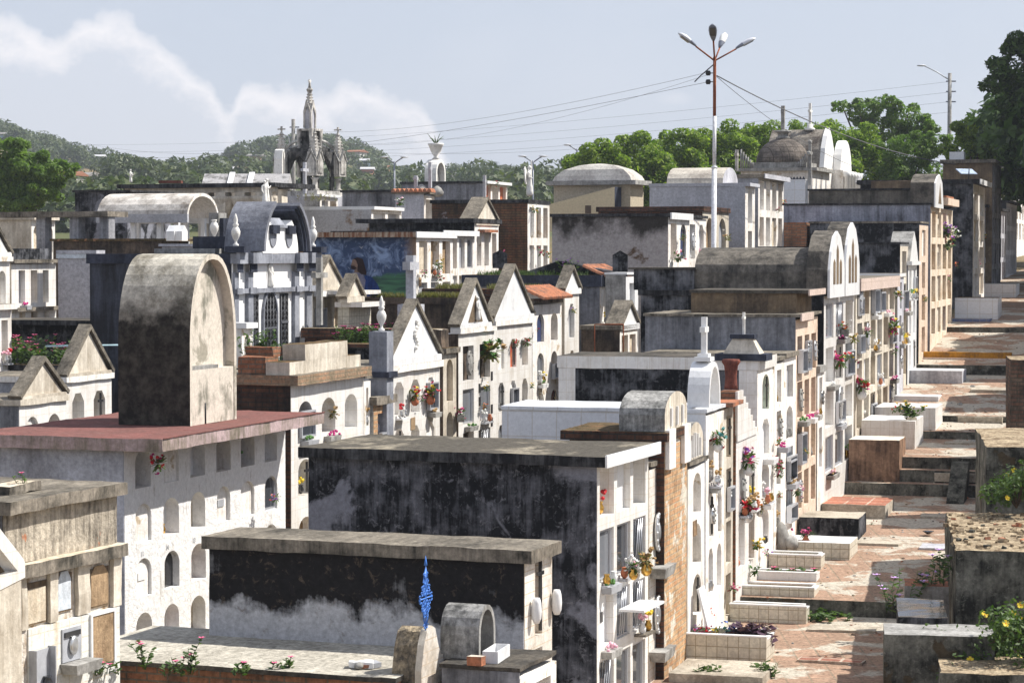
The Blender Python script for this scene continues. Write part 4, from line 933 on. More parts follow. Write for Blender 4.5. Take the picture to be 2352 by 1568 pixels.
    for (ya, yb, h, nm) in ((-.02, t.W*.48, 1.16, 'pointed_arch'), (t.W*.5, t.W+.02, 1.36, 'pointed_arch')):
        ym = (ya+yb)/2; hw_ = (yb-ya)/2
        P = [(ya, H-.02), (ya, H+h*.35), (ya+hw_*.2, H+h*.65), (ya+hw_*.55, H+h*.9), (ym, H+h), (yb-hw_*.55, H+h*.9), (yb-hw_*.2, H+h*.65), (yb, H+h*.35), (yb, H-.02)]
        b = MB(); b.prism(P, -.34, .06, m_vaultgrey(), tmat=m_vaultgrey())
        b.prism([(ya+.01, H-.14)] + [(ym+(y-ym)*.98, H+(z-H)*.99) for y, z in P[1:-1]] + [(yb-.01, H-.14)], .062, .11, m_slabw)
        for q in (-.42, 0, .42):
            hh = h*(.42 if q else .66); yq = ym+q*hw_; b.prism([(yq-hw_*.14, H+.12), (yq+hw_*.14, H+.12), (yq+hw_*.14, H+.12+hh*.85), (yq, H+.12+hh), (yq-hw_*.14, H+.12+hh*.85)], .1105, .117, m_brownwall())
        b.build(nm, t.o)
    # tomb behind with vault roof stretch
    t = tomb('tomb', 'long low black topped tomb just behind the barrel vault', 1746, 1956, 1968, 566, DA(1956)+1.2, side=m_mould2, fac=m_white, roof=m_roofd, edge=m_edged, st=.06, ov=(.03,.04), seed=41, f=dict(cols=1, rows=3, pitch=.8, kinds='so'))
    # broad block with pink beam
    t = tomb('tomb', 'broad niche block under a pinkish tiled beam, full of flowers', 1958, 1966, 2056, 640, DA(1966), side=m_cream, fac=m_cream, roof=m_roof, edge=m_pinkt, st=.26, ov=(.12,.05), seed=42, L=2.6,
             f=dict(cols=6, rows=5, pitch=.80, top=.05, kinds='ocgnsStG', ow=.74))
    # black side behind
    t = tomb('tomb', 'tall tomb with plain black side wall and relief trimmed white end', 1900, 2068, 2086, 556, DA(2068), side=m_mould2, fac=m_cream, roof=m_roofd, edge=m_edged, st=.05, ov=(.02,.03), seed=43, f=dict(cols=1, rows=6, pitch=.8, kinds='wpcs', ow=.6))
    t = tomb('tomb', 'narrow lavender white pillar tomb with small shelves beside the stained column', None, 2062, 2076, 628, DA(2062)-.5, side=m_stone, fac=m_pale, roof=m_roof, edge=m_slabw, st=.08, ov=(.05,.03), seed=44, f=dict(cols=1, rows=6, pitch=.8, kinds='wsc', ow=.4), L=1.2)
    t = tomb('tomb', 'slim white tomb with pointed head and fluted front above the white steps', None, 2086, 2106, 600, DA(2086)-.3, side=m_greyw, fac=m_slabw, roof=m_roof, edge=m_slabw, st=.1, ov=(.1,.05), seed=45, L=1.6, f=dict(cols=2, rows=4, pitch=.9, top=.1, kinds='wsS', ow=.5))
    b = MB(); b.prism([(.05, t.H), (t.W-.05, t.H), (t.W*.72, t.H+.5), (t.W*.5, t.H+.75), (t.W*.28, t.H+.5)], -.5, .04, m_slabw, tmat=m_stone); b.build('pointed_head', t.o)
    # dark side with peach end
    t = tomb('tomb', 'tomb with dark stained side and peach end post holding a small statue', 1860, 2112, 2132, 508, DA(2112)-.3, side=m_mould2, fac=m_peach, roof=m_roof, edge=m_edge, st=.05, ov=(.03,.03), seed=46, f=dict(cols=1, rows=5, pitch=.85, kinds='cwst', ow=.4))
    b = MB(); b.box((-t.L-.7, .1, t.H-2), (-t.L-.1, t.W, t.H-.02), m_brick, seg=.3, amp=.015); b.build('brick_stub', t.o)
    # blue grey streaked one with gothic head
    t = tomb('tomb', 'tall tomb with blue-grey streaked side and tall narrow arched head, cream niches', 1800, 2138, 2188, 466, DA(2138)-.6, side=mat('streaked_plaster',(.40,.42,.5),(.05,.052,.06),cover=.45,sharp=.14,scale=.9,streak=.5), fac=m_peach2(), roof=m_roofd, edge=m_edged, st=.05, ov=(.04,.04), seed=47,
             f=dict(cols=4, rows=6, pitch=.88, top=.12, kinds='ocnOstc', ow=.66))
    H = t.H; W = t.W
    P = [(0, H-.1), (.02, H+.55), (W*.1, H+.75), (W*.2, H+.82), (W*.32, H+.6), (W*.38, H-.1)]
    b = MB(); b.prism(P, -.55, .08, m_vaultgrey()); b.prism([(y*.96+.01, z-.02) for y, z in P], .081, .12, m_slabw); b.prism([(W*.13, H), (W*.26, H), (W*.2, H+.55)], .1205, .127, m_brownwall()); b.build('arched_head', t.o)
    b = MB(); b.box((-.5, W*.45, H+.001), (.2, W*.98, H+.2), m_peach, seg=.3, amp=.01); b.box((-.5, W*.45, H+.201), (.15, W*.8, H+.26), m_terra); b.build('brick_cap', t.o)
    # upper tier far tombs
    t = tomb('tomb', 'low weathered parapet tomb above the blue-grey streaked one', 1858, 2150, 2160, 432, DA(2150), side=m_greybrown(), fac=m_cream, roof=m_roofd, edge=m_edged, st=.05, ov=(.03,.04), seed=48, f=dict(cols=1, rows=3, kinds='os'))
    b = MB(); b.box((-t.L+1.7, .3, t.H), (-t.L+2.9, 1, t.H+.22), m_brownwall(), seg=.25, amp=.02); b.build('broken_cap', t.o)
    t = tomb('tomb', 'wide black roofed tomb at the back of the row with white trimmed corner', 1976, 2236, 2262, 412, DA(2236)-3, side=m_mould2, fac=m_white, roof=m_roofd, edge=m_edged, fedge=m_slabw, st=.14, ov=(.2,.1), seed=49, f=dict(cols=2, rows=7, pitch=.86, top=.3, kinds='seogcs', ow=.7))
    b = MB(); b.box((0,0,0), (.03, .62, .36), mat('notice_panel', (.42,.5,.62), (.3,.36,.48), cover=.4, scale=6, bump=0), M=Matrix.Rotation(R(-62), 4, 'Y')); b.tube([(.1,.2,-.3),(.15,.2,.2)], .02, m_iron); b.build('roof_panel', t.o, (-.5, t.W*.3, t.H+.2), R(-50))
    t = tomb('tomb', 'shaded dark tomb with rows of niches under the big tree', 2166, 2280, 2300, 366, DA(2236)+5, side=m_brownwall(), fac=m_greyw, roof=m_roofd, edge=m_edge, st=.12, ov=(.1,.1), seed=50, f=dict(cols=4, rows=6, pitch=.9, kinds='oOcG', ow=.6))
    b = MB(); b.box((-t.L+.2, .2, t.H), (-t.L+.7, .8, t.H+.28), m_slabw); b.build('white_stub', t.o)
    t = tomb('tomb', 'long dim niche block far along the shaded path', None, 2262, 2312, 470, DA(2262), side=m_mould2, fac=m_pale, roof=m_roofd, edge=m_edged, st=.1, seed=51, f=dict(cols=9, rows=6, pitch=.9, kinds='osGcO', ow=.6))
    t = tomb('tomb', 'farthest dim niche block where the path disappears', None, 2312, 2336, 460, DA(2312), side=m_mould2, fac=m_pale, roof=m_roofd, edge=m_edged, st=.1, seed=52, f=dict(cols=8, rows=5, pitch=.95, kinds='osGcO', ow=.6))
    t = tomb('tomb', 'sunlit white niche block at the very end of the path', None, 2333, 2365, 455, 128, side=m_pale, fac=m_white, roof=m_roofd, edge=m_slabw, st=.1, seed=53, f=dict(cols=5, rows=4, pitch=1.1, kinds='wsS', ow=.6))
def L_(t): return t.L
def m_rust2(): return mat('rust_red_pot', (.20,.075,.055), (.1,.04,.035), cover=.4, scale=4)
def m_brownwall(): return mat('brown_stained_wall', (.26,.19,.12), (.07,.055,.045), cover=.48, sharp=.12, scale=1.4, streak=.4)
def m_greybrown(): return mat('greybrown_wall', (.26,.23,.19), (.07,.065,.055), cover=.48, sharp=.12, scale=1.4, streak=.4)
def m_vaultgrey(): return mat('grey_vault', (.28,.25,.21), (.05,.047,.043), cover=.6, sharp=.14, scale=2.0, streak=.3, fine=.15)
def m_peach2(): return mat('pale_peach_render', (.74,.64,.52), (.5,.36,.22), cover=.35, scale=2)
rowA()
# ---------------------------------------------------------------- middle row (pediment fronts) and the red slab block
def text(tx, parent, loc, size, m, rz=0):
    cu_ = bpy.data.curves.new('lettering', 'FONT'); cu_.body = tx; cu_.size = size; cu_.extrude = .002; o = bpy.data.objects.new('tmp', cu_); scene.collection.objects.link(o)
    me = bpy.data.meshes.new_from_object(o.evaluated_get(bpy.context.evaluated_depsgraph_get())); bpy.data.objects.remove(o)
    me.materials.clear(); me.materials.append(m); o = bpy.data.objects.new('lettering', me); scene.collection.objects.link(o); o.parent = parent; o.location = loc; o.rotation_euler = (R(90), rz, R(90)); return o
def rowB():
    # red slab block with the tall vaulted tower
    t = tomb('niche_block', 'big white niche block under an overhanging red painted slab', -60, 285, 655, 1004, 31.6, R(18), side=m_greyb2(), fac=m_whiterough(), roof=m_redroof, edge=m_pinkedge, st=.17, ov=(.62,.12), seed=60,
             f=dict(cols=6, rows=6, pitch=.735, top=.10, arch=1, oh=.70, ow=.56, mg=.12, map=['OwSoOS','wSCwwg','wdowSs','oSCtsS','osOSsc'], dep=.26))
    S = t
    for y_, z_, tx in ((1.2, t.H-.17-.10-2*.735+.10, '14'), (2.05, t.H-.17-.10-2*.735+.10, '13'), (.45, t.H-.17-.10-2*.735+.10, '11')):
        text(tx, t.o, (.004, y_, z_), .10, m_slabg)
    b = MB(); b.box((.622, -.1, t.H-.002), (.632, t.W+.06, t.H+.012), m_redroof); b.build('red_rim', t.o)
    # tower: vault open to the right
    c = at(437, 975, 33.6); inv = t.o.matrix_basis.inverted()
    q = Vector((c[0]-t.o.location[0], c[1]-t.o.location[1])); x = q[0]*math.cos(t.th) - q[1]*math.sin(t.th); y = q[0]*math.sin(t.th) + q[1]*math.cos(t.th)
    W = 1.56; Hh = 2.42; L = 1.12
    e = empty('vaulted_tower', (c[0], c[1], t.o.location[2]+t.H+.002), -t.th, 'tall mould-blackened vaulted tower with open arched niche standing on the red slab', 'tower')
    pr = [(0,0),(0,1.15)] + arc(W/2, 1.15, W/2, Hh-1.15, 180, 0, 18, .86)[1:-1] + [(W,1.15),(W,0)]
    mv = mat('tower_shell', (.50,.46,.39), (.035,.033,.03), cover=.62, sharp=.13, scale=1.4, streak=.3, fine=.18, bump=.5)
    mv2 = towermat()
    b = MB(); b.strip(pr, -L, 0, .075, m_towerin(), tmat=mv2); b.build('shell', e)
    b = MB(); ii = [(.077, .78)] + [(y_, z_) for y_, z_ in arc(W/2, 1.15, W/2-.078, Hh-1.15-.078, 180, 0, 18, .86)] + [(W-.077, .78)]
    b.prism(ii, -.20, -.14, m_towerin()); b.build('back_wall', e)
    b = MB(); b.box((-L+.01, .077, 0), (-.012, W-.077, .78), m_towerin()); b.box((-.135,.08,.781), (-.014, W*.62, .83), m_stone); b.build('plinth', e)
    b = MB(); b.tube([(0,0,-.02),(0,0,.27)], .012, m_iron); tag(b.build('iron_rod', None, at(472, 978, 33.0)+Vector((0,0,.05))), 'short black iron rod sticking up from the red slab beside the tower', 'rod')
    # brick cornice block
    t = tomb('tomb', 'white niche front with brick cornice and stepped crown, gold vases on it', 470, 668, 835, 862, DB(668)-.3, THB, side=m_brickd, fac=m_tile, roof=m_roof, edge=m_brickc(), st=.16, ov=(.14,.06), seed=61,
             f=dict(cols=3, rows=4, pitch=.92, top=.34, arch=1, oh=.62, ow=.58, mg=.1, map=['oOS','SwC','tsC']))
    H = t.H; W = t.W; b = MB()
    b.box((-.42, .0, H+.001), (-.02, W*.97, H+.2), m_cream, seg=.2, amp=.01, tmat=m_moss); b.box((-.40, W*.2, H+.201), (-.02, W*.78, H+.46), m_cream, seg=.2, amp=.01, tmat=m_moss); b.build('stepped_crown', t.o)
    b = MB(); b.box((-.9, .0, H+.001), (-.43, .5, H+.28), m_brick, seg=.12, amp=.025); b.box((-.9, .3, H+.281), (-.43, .7, H+.42), m_brick, seg=.12, amp=.025); b.build('brick_stub', t.o)
    for y in (.54, .80):
        for z in (.95,):
            b = MB(); b.lathe([(.03,0),(.075,.03),(.09,.09),(.05,.15),(.07,.18)], (.09, W*y, H-1.35), m_gold, 10); b.build('vase', t.o)
    # low small tomb between
    t = tomb('tomb', 'small low tomb with grey slab roof and white plaque between two taller fronts', 820, 858, 902, 912, DB(850), THB, side=m_stone, fac=m_brickl, roof=m_roof, edge=m_edge, st=.14, ov=(.08,.05), seed=62, f=dict(cols=1, rows=3, pitch=1.1, top=.2, kinds='p', map=['P','s'], ow=.62, oh=.8))
    t = tomb('tomb', 'narrow white framed column of niches beside the brick cornice', None, 836, 851, 862, DB(836), THB, side=m_cream, fac=m_white, roof=m_roofd, edge=m_edge, st=.06, ov=(.03,.03), seed=63, f=dict(cols=1, rows=5, pitch=.82, kinds='Gco', ow=.6))
    # pediment front with red bouquets
    t = tomb('tomb', 'white tiled tomb front with tall gable, carved relief and red flower vases', 868, 893, 1010, 842, DB(893), THB, side=m_tileb, fac=m_tile, roof=m_roof, edge=m_white, st=.12, ov=(.07,.05), seed=64, L=2.6,
             f=dict(cols=3, rows=3, pitch=.83, top=.20, arch=2, oh=.72, ow=.56, mg=.1, map=['SSw','SCw','oss']))
    pediment(t, .05, t.W-.05, t.H+.12, .95, back=.12, m=m_slabw)
    b = MB()
    for k in range(9): b.blob((.02, t.W*.5+.07*math.sin(k*1.1), t.H+.28+k*.06), .045, m_statue, sub=1)
    b.build('carved_relief', t.o)
    # flame finial pillar in front of it
    p = at(868, 860, DB(893)-.4); e = empty('finial_pillar', (p[0]-.1, p[1], p[2]-2), -THB, 'square grey pillar topped with a white twisted flame finial', 'pillar')
    b = MB(); b.box((-.05,-.02,0), (.28,.32,2.75), m_grey, seg=.3, amp=.006); b.box((-.12,-.08,1.95), (.34,.38,2.05), m_greyd); b.build('shaft', e)
    urn('finial', (.12,.15,2.751), .62, '', m_statue, parent=e)
    # tall stone cross with double outline behind
    p = at(944, 745, 47.5)
    cross('cross', p - Vector((0,0,.35)), 1.72, .56, .16, 'tall pale grey stone cross on a square pedestal behind the flame finial', m_greyb, THB, pedestal=(.42,0,.75))
    # next fronts
    t = tomb('tomb', 'narrow tomb with peeling scroll headed panel and pink flower box', 965, 1018, 1048, 800, DB(1018), THB, side=m_brownw2(), fac=m_cream, roof=m_moss, edge=m_edge, st=.1, ov=(.08,.05), seed=65, f=dict(cols=1, rows=4, pitch=1.0, top=.12, kinds='cPsG', map=['c','P','s'], arch=1, ow=.6))
    b = MB(); b.box((-.6,.05,t.H+.001),(-.05,t.W*.6,t.H+.35), m_brownw2(), seg=.15, amp=.02, tmat=m_cream); b.build('broken_scroll', t.o)
    t = tomb('tomb', 'white tomb with brick topped gable sheltering a statue, black and white tiles and dried plant', 1040, 1053, 1135, 755, DB(1053), THB, side=m_brownw2(), fac=m_tile, roof=m_moss, edge=m_white, st=.1, ov=(.06,.04), seed=66,
             f=dict(cols=2, rows=5, pitch=.84, top=.25, oh=.8, ow=.66, map=['SO','gg','GX','sG','ws'], mg=.08))
    pediment(t, .05, t.W*.86, t.H+.08, .78, back=.14, m=m_slabw, roofm=m_roof)
    b = MB(); b.prism([(t.W*.26, t.H+.1), (t.W*.66, t.H+.1), (t.W*.46, t.H+.62)], .001, .012, m_brownwall()); b.build('gable_niche', t.o)
    figure('relief_statue', (.05, t.W*.46, t.H+.1), .48, 0, '', parent=t.o)
    for r_ in range(5):
        b = MB()
        for k in range(2): b.box((.001, t.W*(.55 if (r_+k) % 2 else .9)-.0, t.H-1.1-r_*.46-k*.2), (.008, t.W*(.55 if (r_+k) % 2 else .9)+.12, t.H-.92-r_*.46-k*.2), m_slabd)
        b.build('black_tiles', t.o)
    t = tomb('tomb', 'broad white tomb with large plain gable, red glazed niche and hanging bouquet', 1120, 1134, 1222, 738, DB(1134), THB, side=m_cream, fac=m_tile, roof=m_roof, edge=m_white, st=.1, ov=(.06,.04), seed=67,
             f=dict(cols=3, rows=5, pitch=.86, top=.3, arch=2, oh=.68, ow=.5, map=['wrS','PwS','gGS','sws'], mg=.1))
    pediment(t, .02, t.W-.02, t.H+.1, .95, back=.14, m=m_slabw)
    t = tomb('tomb', 'narrow tomb under a sloping terracotta tile eave with bricked up arches', 1200, 1223, 1290, 690, DB(1223), THB, side=m_brownw2(), fac=m_white, roof=m_terra, edge=m_edge, st=.08, ov=(.05,.04), seed=68,
             f=dict(cols=2, rows=5, pitch=.84, top=.2, arch=1, oh=.72, ow=.5, map=['nCc','gbG','sm','pw']))
    eave(t, .0, t.W, t.H, .5)
    t = tomb('tomb', 'slender white tomb like a little tower with tiny gable and yellow flowers', 1288, 1297, 1330, 668, DB(1297), THB, side=m_cream, fac=m_tile, roof=m_roof, edge=m_white, st=.08, ov=(.05,.03), seed=69, L=.9,
             f=dict(cols=1, rows=4, pitch=1.05, top=.2, arch=2, oh=.72, ow=.42, map=['G','t','s']))
    pediment(t, .0, t.W, t.H+.05, .42, back=.14, m=m_slabw)
def eave(t, y0, y1, z, run):
    e = MB(); n = max(4, int((y1-y0)/.16))
    for k in range(n):
        y = y0 + (y1-y0)*(k+.5)/n; r_ = (y1-y0)/n*.52
        pr = arc(y, 0, r_, r_*.8, 180, 0, 4)
        M = Matrix.Translation((-run+.2, 0, z+.26)) @ Matrix.Rotation(R(24), 4, 'Y')
        i = e.mi(m_terra); A = [e.bm.verts.new(M @ Vector((0, a, b))) for a, b in pr]; B = [e.bm.verts.new(M @ Vector((run+.1, a, b))) for a, b in pr]
        for q in range(len(pr)-1): e.bm.faces.new((A[q], B[q], B[q+1], A[q+1])).material_index = i
        e.bm.faces.new(B).material_index = i
    e.box((-run+.2, y0, z+.002), (.02, y1, z+.02), m_brownwall())
    e.build('tile_eave', t.o)
def m_greyb2(): return mat('white_grey_side', (.56,.58,.65), (.20,.20,.22), cover=.45, sharp=.16, scale=1.0, streak=.3, fine=.12, bump=.5)
def m_whiterough(): return mat('rough_white_render', (.80,.79,.78), (.36,.32,.27), cover=.2, sharp=.07, scale=2.4, streak=.5, fine=.06, bump=1.0)
def m_brickc(): return mat('brick_cornice', (.42,.24,.14), (.24,.19,.13), cover=.55, sharp=.12, scale=2.2, brick=(.5,.3,.2), grout=(.3,.25,.18), bump=.9, fine=.15)
def m_brownw2(): return mat('dark_brown_wall', (.16,.12,.09), (.04,.034,.03), cover=.5, scale=1.4, fine=.15)
def m_towerin(): return mat('tower_plaster', (.62,.56,.48), (.22,.21,.17), cover=.34, sharp=.05, scale=1.5, streak=.3, fine=.08, patch=(.34,.31,.25), pcover=.22, pscale=1.6)
def towermat():
    m = mat('tower_mould', (.58,.54,.46), (.2,.18,.14), cover=.42, sharp=.1, scale=2.2, streak=.25, plane='flat', fine=.15, bump=.5)
    # the black crust climbs from the base to just below the crown
    k = NB.__new__(NB); k.m = m; k.t = m.node_tree; k.b = m.node_tree.nodes["Principled BSDF"]
    src = k.b.inputs['Base Color'].links[0].from_socket; co = k.n("ShaderNodeTexCoord").outputs['Object']; sp_ = k.n("ShaderNodeSeparateXYZ"); k.l(co, sp_.inputs[0])
    n = k.noise(co, 2.5, 8, .65); z = k.math('ADD', sp_.outputs[2], k.math('MULTIPLY', k.math('SUBTRACT', n, .5), .9))
    f = k.ramp(z, 1.45, 1.85); n2 = k.noise(co, 5, 8, .7)
    dark = k.mix(k.ramp(n2, .42, .72), (.026,.024,.021), (.10,.09,.075))
    k.l(k.mix(f, dark, src), k.b.inputs['Base Color']); return m
rowB()

# ---------------------------------------------------------------- left foreground
def left():
    t = tomb('tomb', 'crumbling cream tomb with stained slab, bare parapet and broken niches in the near corner', -260, 5, 262, 1150, 22.5, R(22), side=m_greyw, fac=m_crumb(), roof=m_roof, edge=m_edge, st=.12, ov=(.14,.08), seed=80, L=2.2)
    # facade set below the parapet ledge
    zl = t.H-.62
    bar(t, 'ledge', (.001, -.02, zl-.13), (.15, t.W+.02, zl), m_edge, seg=.12, amp=.01, tmat=m_slabc)
    bar(t, 'parapet', (.001, .0, zl+.001), (.03, t.W, t.H-.121), m_crumb(), seg=.12, amp=.006)
    b = MB(); b.box((.001, 0, 0), (.03, t.W, zl-.131), m_crumb2(), seg=.3, amp=.003); b.build('front', t.o)
    yy_ = [(.12,.42),(.62,.88),(1.1,1.52)]
    def niche(y0, y1, z0, z1, m, nm='niche_slab', arch=False, dd=.0):
        b = MB(); pr = [(y0,z0),(y1,z0),(y1,z1)] + ([(y1-(y1-y0)*.25, z1+.08),(y0+(y1-y0)*.25, z1+.08)] if arch else []) + [(y0,z1)]
        b.prism(pr, .035, .04+dd, m); return b.build(nm, t.o)
    zb_ = zl-.13
    Yp = lambda px: t.W*(px-5)/257
    Zq = lambda px, py: zb_-(py+.276*(px-150)-1240)*.0042
    for (a, c_, p0, p1, m_, ar) in ((45,92,1378,1280,m_slabc,False),(113,150,1348,1258,m_slabw2(),True),(190,238,1335,1240,m_slabt,True)):
        b = MB(); b.box((-.06+.095, Yp(a), Zq((a+c_)/2, p0)), (.045, Yp(c_), Zq((a+c_)/2, p1)), m_brownwall()); b.build('niche_recess', t.o)
        niche(Yp(a)+.03, Yp(c_)-.03, Zq((a+c_)/2, p0)+.02, Zq((a+c_)/2, p1)-.06, m_, arch=ar, dd=.012)
    for a, c_ in ((30,43),(94,111),(158,186),(242,262)): bar(t, 'pilaster', (.035, Yp(a), zb_-.5), (.08, Yp(c_), zb_-.005), m_cream, seg=.07, amp=.012)
    bar(t, 'tile_band', (.035, Yp(45), 0), (.075, Yp(258), zb_-.51), m_tilec2())
    bar(t, 'cement_front', (.035, Yp(8), 0), (.06, Yp(44.5), zb_-.51), m_crumb2(), seg=.2, amp=.006)
    def plq(a, c_, p0, p1, m_, dd):
        return niche(Yp(a), Yp(c_), Zq((a+c_)/2, p0), Zq((a+c_)/2, p1), m_, 'marble_plaque', dd=dd)
    o = plq(118,162,1462,1384,m_slabg,.05); b = MB(); b.lathe([(.001,0),(.07,0),(.07,.02),(.05,.03),(.001,.035)], (.1, Yp(140), Zq(140,1425)), m_silver, 14, M=Matrix.Rotation(R(90),4,'Y') @ Matrix.Diagonal((1.35,1,1,1))); b.build('oval_portrait', o)
    b = MB(); b.box((.092,Yp(122),Zq(140,1404)),(.105,Yp(158),Zq(140,1392)), m_slabd); b.build('lettering_band', o)
    b = MB(); b.box((.09,Yp(118),Zq(140,1488)),(.26,Yp(172),Zq(140,1464)), m_stone, taper=1.15); b.build('planter', o)
    plq(188,240,1470,1352,m_slabt,.05)
    b = MB()
    for lo_, hi_ in (((.0,Yp(184),Zq(214,1474)),(.10,Yp(188),Zq(214,1346))),((.0,Yp(240),Zq(214,1474)),(.10,Yp(245),Zq(214,1346))),((.0,Yp(188),Zq(214,1351)),(.10,Yp(240),Zq(214,1346)))): b.box((.0755,lo_[1],lo_[2]), hi_, m_slabw)
    b.build('white_surround', t.o)
    o = plq(48,88,1532,1436,m_slabg,.05); b = MB(); b.box((.0,Yp(46),Zq(68,1534)),(.16,Yp(49),Zq(68,1432)), m_slabg); b.box((.0,Yp(88),Zq(68,1534)),(.16,Yp(90),Zq(68,1432)), m_slabg); b.box((.0905,Yp(49),Zq(68,1534)),(.16,Yp(88),Zq(68,1530)), m_slabg); b.build('frame', o)
    b = MB(); b.lathe([(.02,0),(.045,.02),(.05,.07),(.03,.11),(.04,.13)], (.13,Yp(76),Zq(68,1529)), m_slabd, 10); b.build('vase', o)
    b = MB(); b.box((-.5,.45,t.H+.001),(-.22,1.0,t.H+.09), m_edge, seg=.1, amp=.02, tmat=m_slabc)
    tag(b.build('broken_block', None, t.o.location, -t.th), 'broken concrete block lying on the stained slab of the crumbling cream tomb', 'block')
    q = at(48, 1120, 23.3); q[2] = t.o.location[2]+t.H-.01; weed(q, .2, 'tiny pink flowered weed rooted on the stained slab beside the broken block', 3, 'pink', spread=.05, nf=1, lf=.04, cat='weed')
    # white frame gable cut by the picture edge
    c = at(58, 1312, 21.0); e = empty('gable_frame', (c[0], c[1], c[2]-1.6), -R(20), 'white tiled gable frame poking in at the near corner', 'tomb')
    b = MB(); b.prism([(0,1.55),(0,1.68),(-.03,1.72),(-.72,2.28),(-.72,2.10),(-.12,1.62),(-.9,1.55),(-.9,1.42)], -.14, 0, m_tile); b.build('gable', e)
    b = MB(); b.box((-.8,-1.1,0), (-.01,-.05,1.54), m_cream); b.build('wall', e)
    b = MB(); b.prism([(-.1,1.56),(-.7,2.02),(-.9,1.56)], -.13, -.1, m_brownwall()); b.build('back_panel', e)
    # two gabled fronts behind the red slab
    t = tomb('tomb', 'small white tomb with weathered gable just behind the red slab', None, 150, 256, 866, 41, THB, side=m_greyw, fac=m_tile, roof=m_roof, edge=m_white, st=.1, ov=(.05,.04), seed=81, L=2.0, f=dict(cols=2, rows=3, pitch=1.1, top=.2, arch=2, map=['SO','ss'], ow=.55))
    pediment(t, .1, t.W-.1, t.H+.05, .72, back=.14, m=m_cream)
    t = tomb('tomb', 'lowest small gabled white tomb at the back corner of the red slab', -40, 44, 152, 918, 38.5, THB, side=m_greyw, fac=m_tile, roof=m_roof, edge=m_cream, st=.1, ov=(.05,.04), seed=82, L=2.0, f=dict(cols=2, rows=2, pitch=1.0, top=.2, arch=1, map=['wO','ss'], ow=.6))
    pediment(t, .1, t.W-.1, t.H+.05, .52, back=.14, m=m_cream)
    # weedy roofs at left
    t = tomb('tomb', 'low weedy dark roof covered with pink flowered periwinkle', -80, 132, 150, 838, 44.5, THB, side=m_mould2, roof=m_moss, edge=m_edged, st=.1, seed=83, fac=m_cream)
    q0 = at(60, 800, 45.2)
    for k, px in enumerate((5,22,40,58,75,92,110,128,150,165)):
        q = at(px, 800, 45.0+(k%3)*.5); q[2] = t.o.location[2]+t.H-.03
        weed(q, .34+.22*rnd.random(), 'pink periwinkle bush on the weedy roof, %s' % ('at the frame edge','second from the frame edge','leaning over the slab','with sparse stems','tall with many flowers','low and dense','beside the pipe','taller and thin','nearest the gable','against the gable roof')[k], n=11, flower='pink', spread=.3, nf=6, lf=.07, group='periwinkle on the weedy roof')
    b = MB(); b.tube([(0,0,0),(1.5,.05,.02)], .02, mat('pale_blue_pipe',(.45,.62,.68),None,bump=0)); tag(b.build('water_pipe', None, at(105, 795, 44.4)), 'pale blue pipe lying across the weedy roof', 'pipe')
    t = tomb('tomb', 'long black flat tomb with mouldy side beyond the periwinkle roof', 18, 545, 600, 738, 48.5, THB, side=m_mould2, roof=m_roofd, edge=m_edged, st=.1, seed=84, ov=(.05,.3))
    t = tomb('tomb', 'grey-white wall tomb with exposed brick lower half', 133, 214, 232, 583, 53, THB, side=m_halfbrick(), fac=m_pale, roof=m_slabw2(), edge=m_slabw2(), st=.1, seed=85, ov=(.03,.03))
    bar(t, 'white_parapet', (-t.L-.02, -.05, t.H+.001), (.1, t.W, t.H+.08), m_pale)
    t = tomb('tomb', 'square cream niche front with six worn openings and a middle ledge at the far left', 20, 26, 128, 596, 52, THB, side=m_cream, fac=m_tile, roof=m_roofd, edge=m_edge, st=.08, ov=(.1,.05), seed=86, L=2, f=dict(cols=3, rows=3, pitch=.92, top=.14, map=['Gto','cts','tcs'], oh=.78, ow=.52, mg=.2))
    b = MB(); b.box((-2.3, -.1, t.H+.001), (-.2, t.W+.1, t.H+.24), m_mould2); b.build('dark_parapet', t.o)
    bar(t, 'ledge', (0.002, 0, t.H-1.13), (.15, t.W, t.H-1.05), m_edge)
    t = tomb('tomb', 'white stepped front with gabled top cut off by the far left edge', None, -70, 22, 590, 50, THB, side=m_cream, fac=m_tile, roof=m_roof, edge=m_white, st=.1, ov=(.08,.04), seed=87, L=2, f=dict(cols=3, rows=4, pitch=.95, top=.2, arch=1, map=['SSS','Sss'], ow=.6))
    pediment(t, -.2, t.W*.98, t.H+.1, .85, back=.14, m=m_white)
    t = tomb('tomb', 'white tomb block low at the far left edge below the stepped front', None, -30, 26, 700, 44, THB, side=m_white, fac=m_tile, roof=m_roof, edge=m_tile, st=.1, ov=(.12,.04), seed=88, L=2, f=dict(cols=2, rows=3, pitch=.95, top=.2, kinds='scS', ow=.6))
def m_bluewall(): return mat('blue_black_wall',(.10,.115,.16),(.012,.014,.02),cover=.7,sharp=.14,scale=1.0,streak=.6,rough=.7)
def m_crumb(): return mat('crumbling_cream', (.60,.53,.43), (.13,.115,.095), cover=.46, sharp=.1, scale=2.4, streak=.5, patch=(.46,.20,.11), pcover=.09, pscale=2.6, fine=.14, bump=1.0)
def m_crumb2(): return mat('crumbling_cream_low', (.76,.71,.64), (.36,.25,.15), cover=.42, sharp=.06, scale=3, streak=.3, fine=.14, bump=1.0)
def m_slabw2(): return mat('pale_blue_slab', (.62,.68,.74), (.5,.52,.55), cover=.3, bump=.1)
def m_tilec2(): return mat('patchy_tiles', (.74,.74,.70), (.6,.5,.36), cover=.25, sharp=.04, scale=1.4, tile=(.22,.15,.006), grout=(.66,.6,.5), bump=.3, fine=.08)
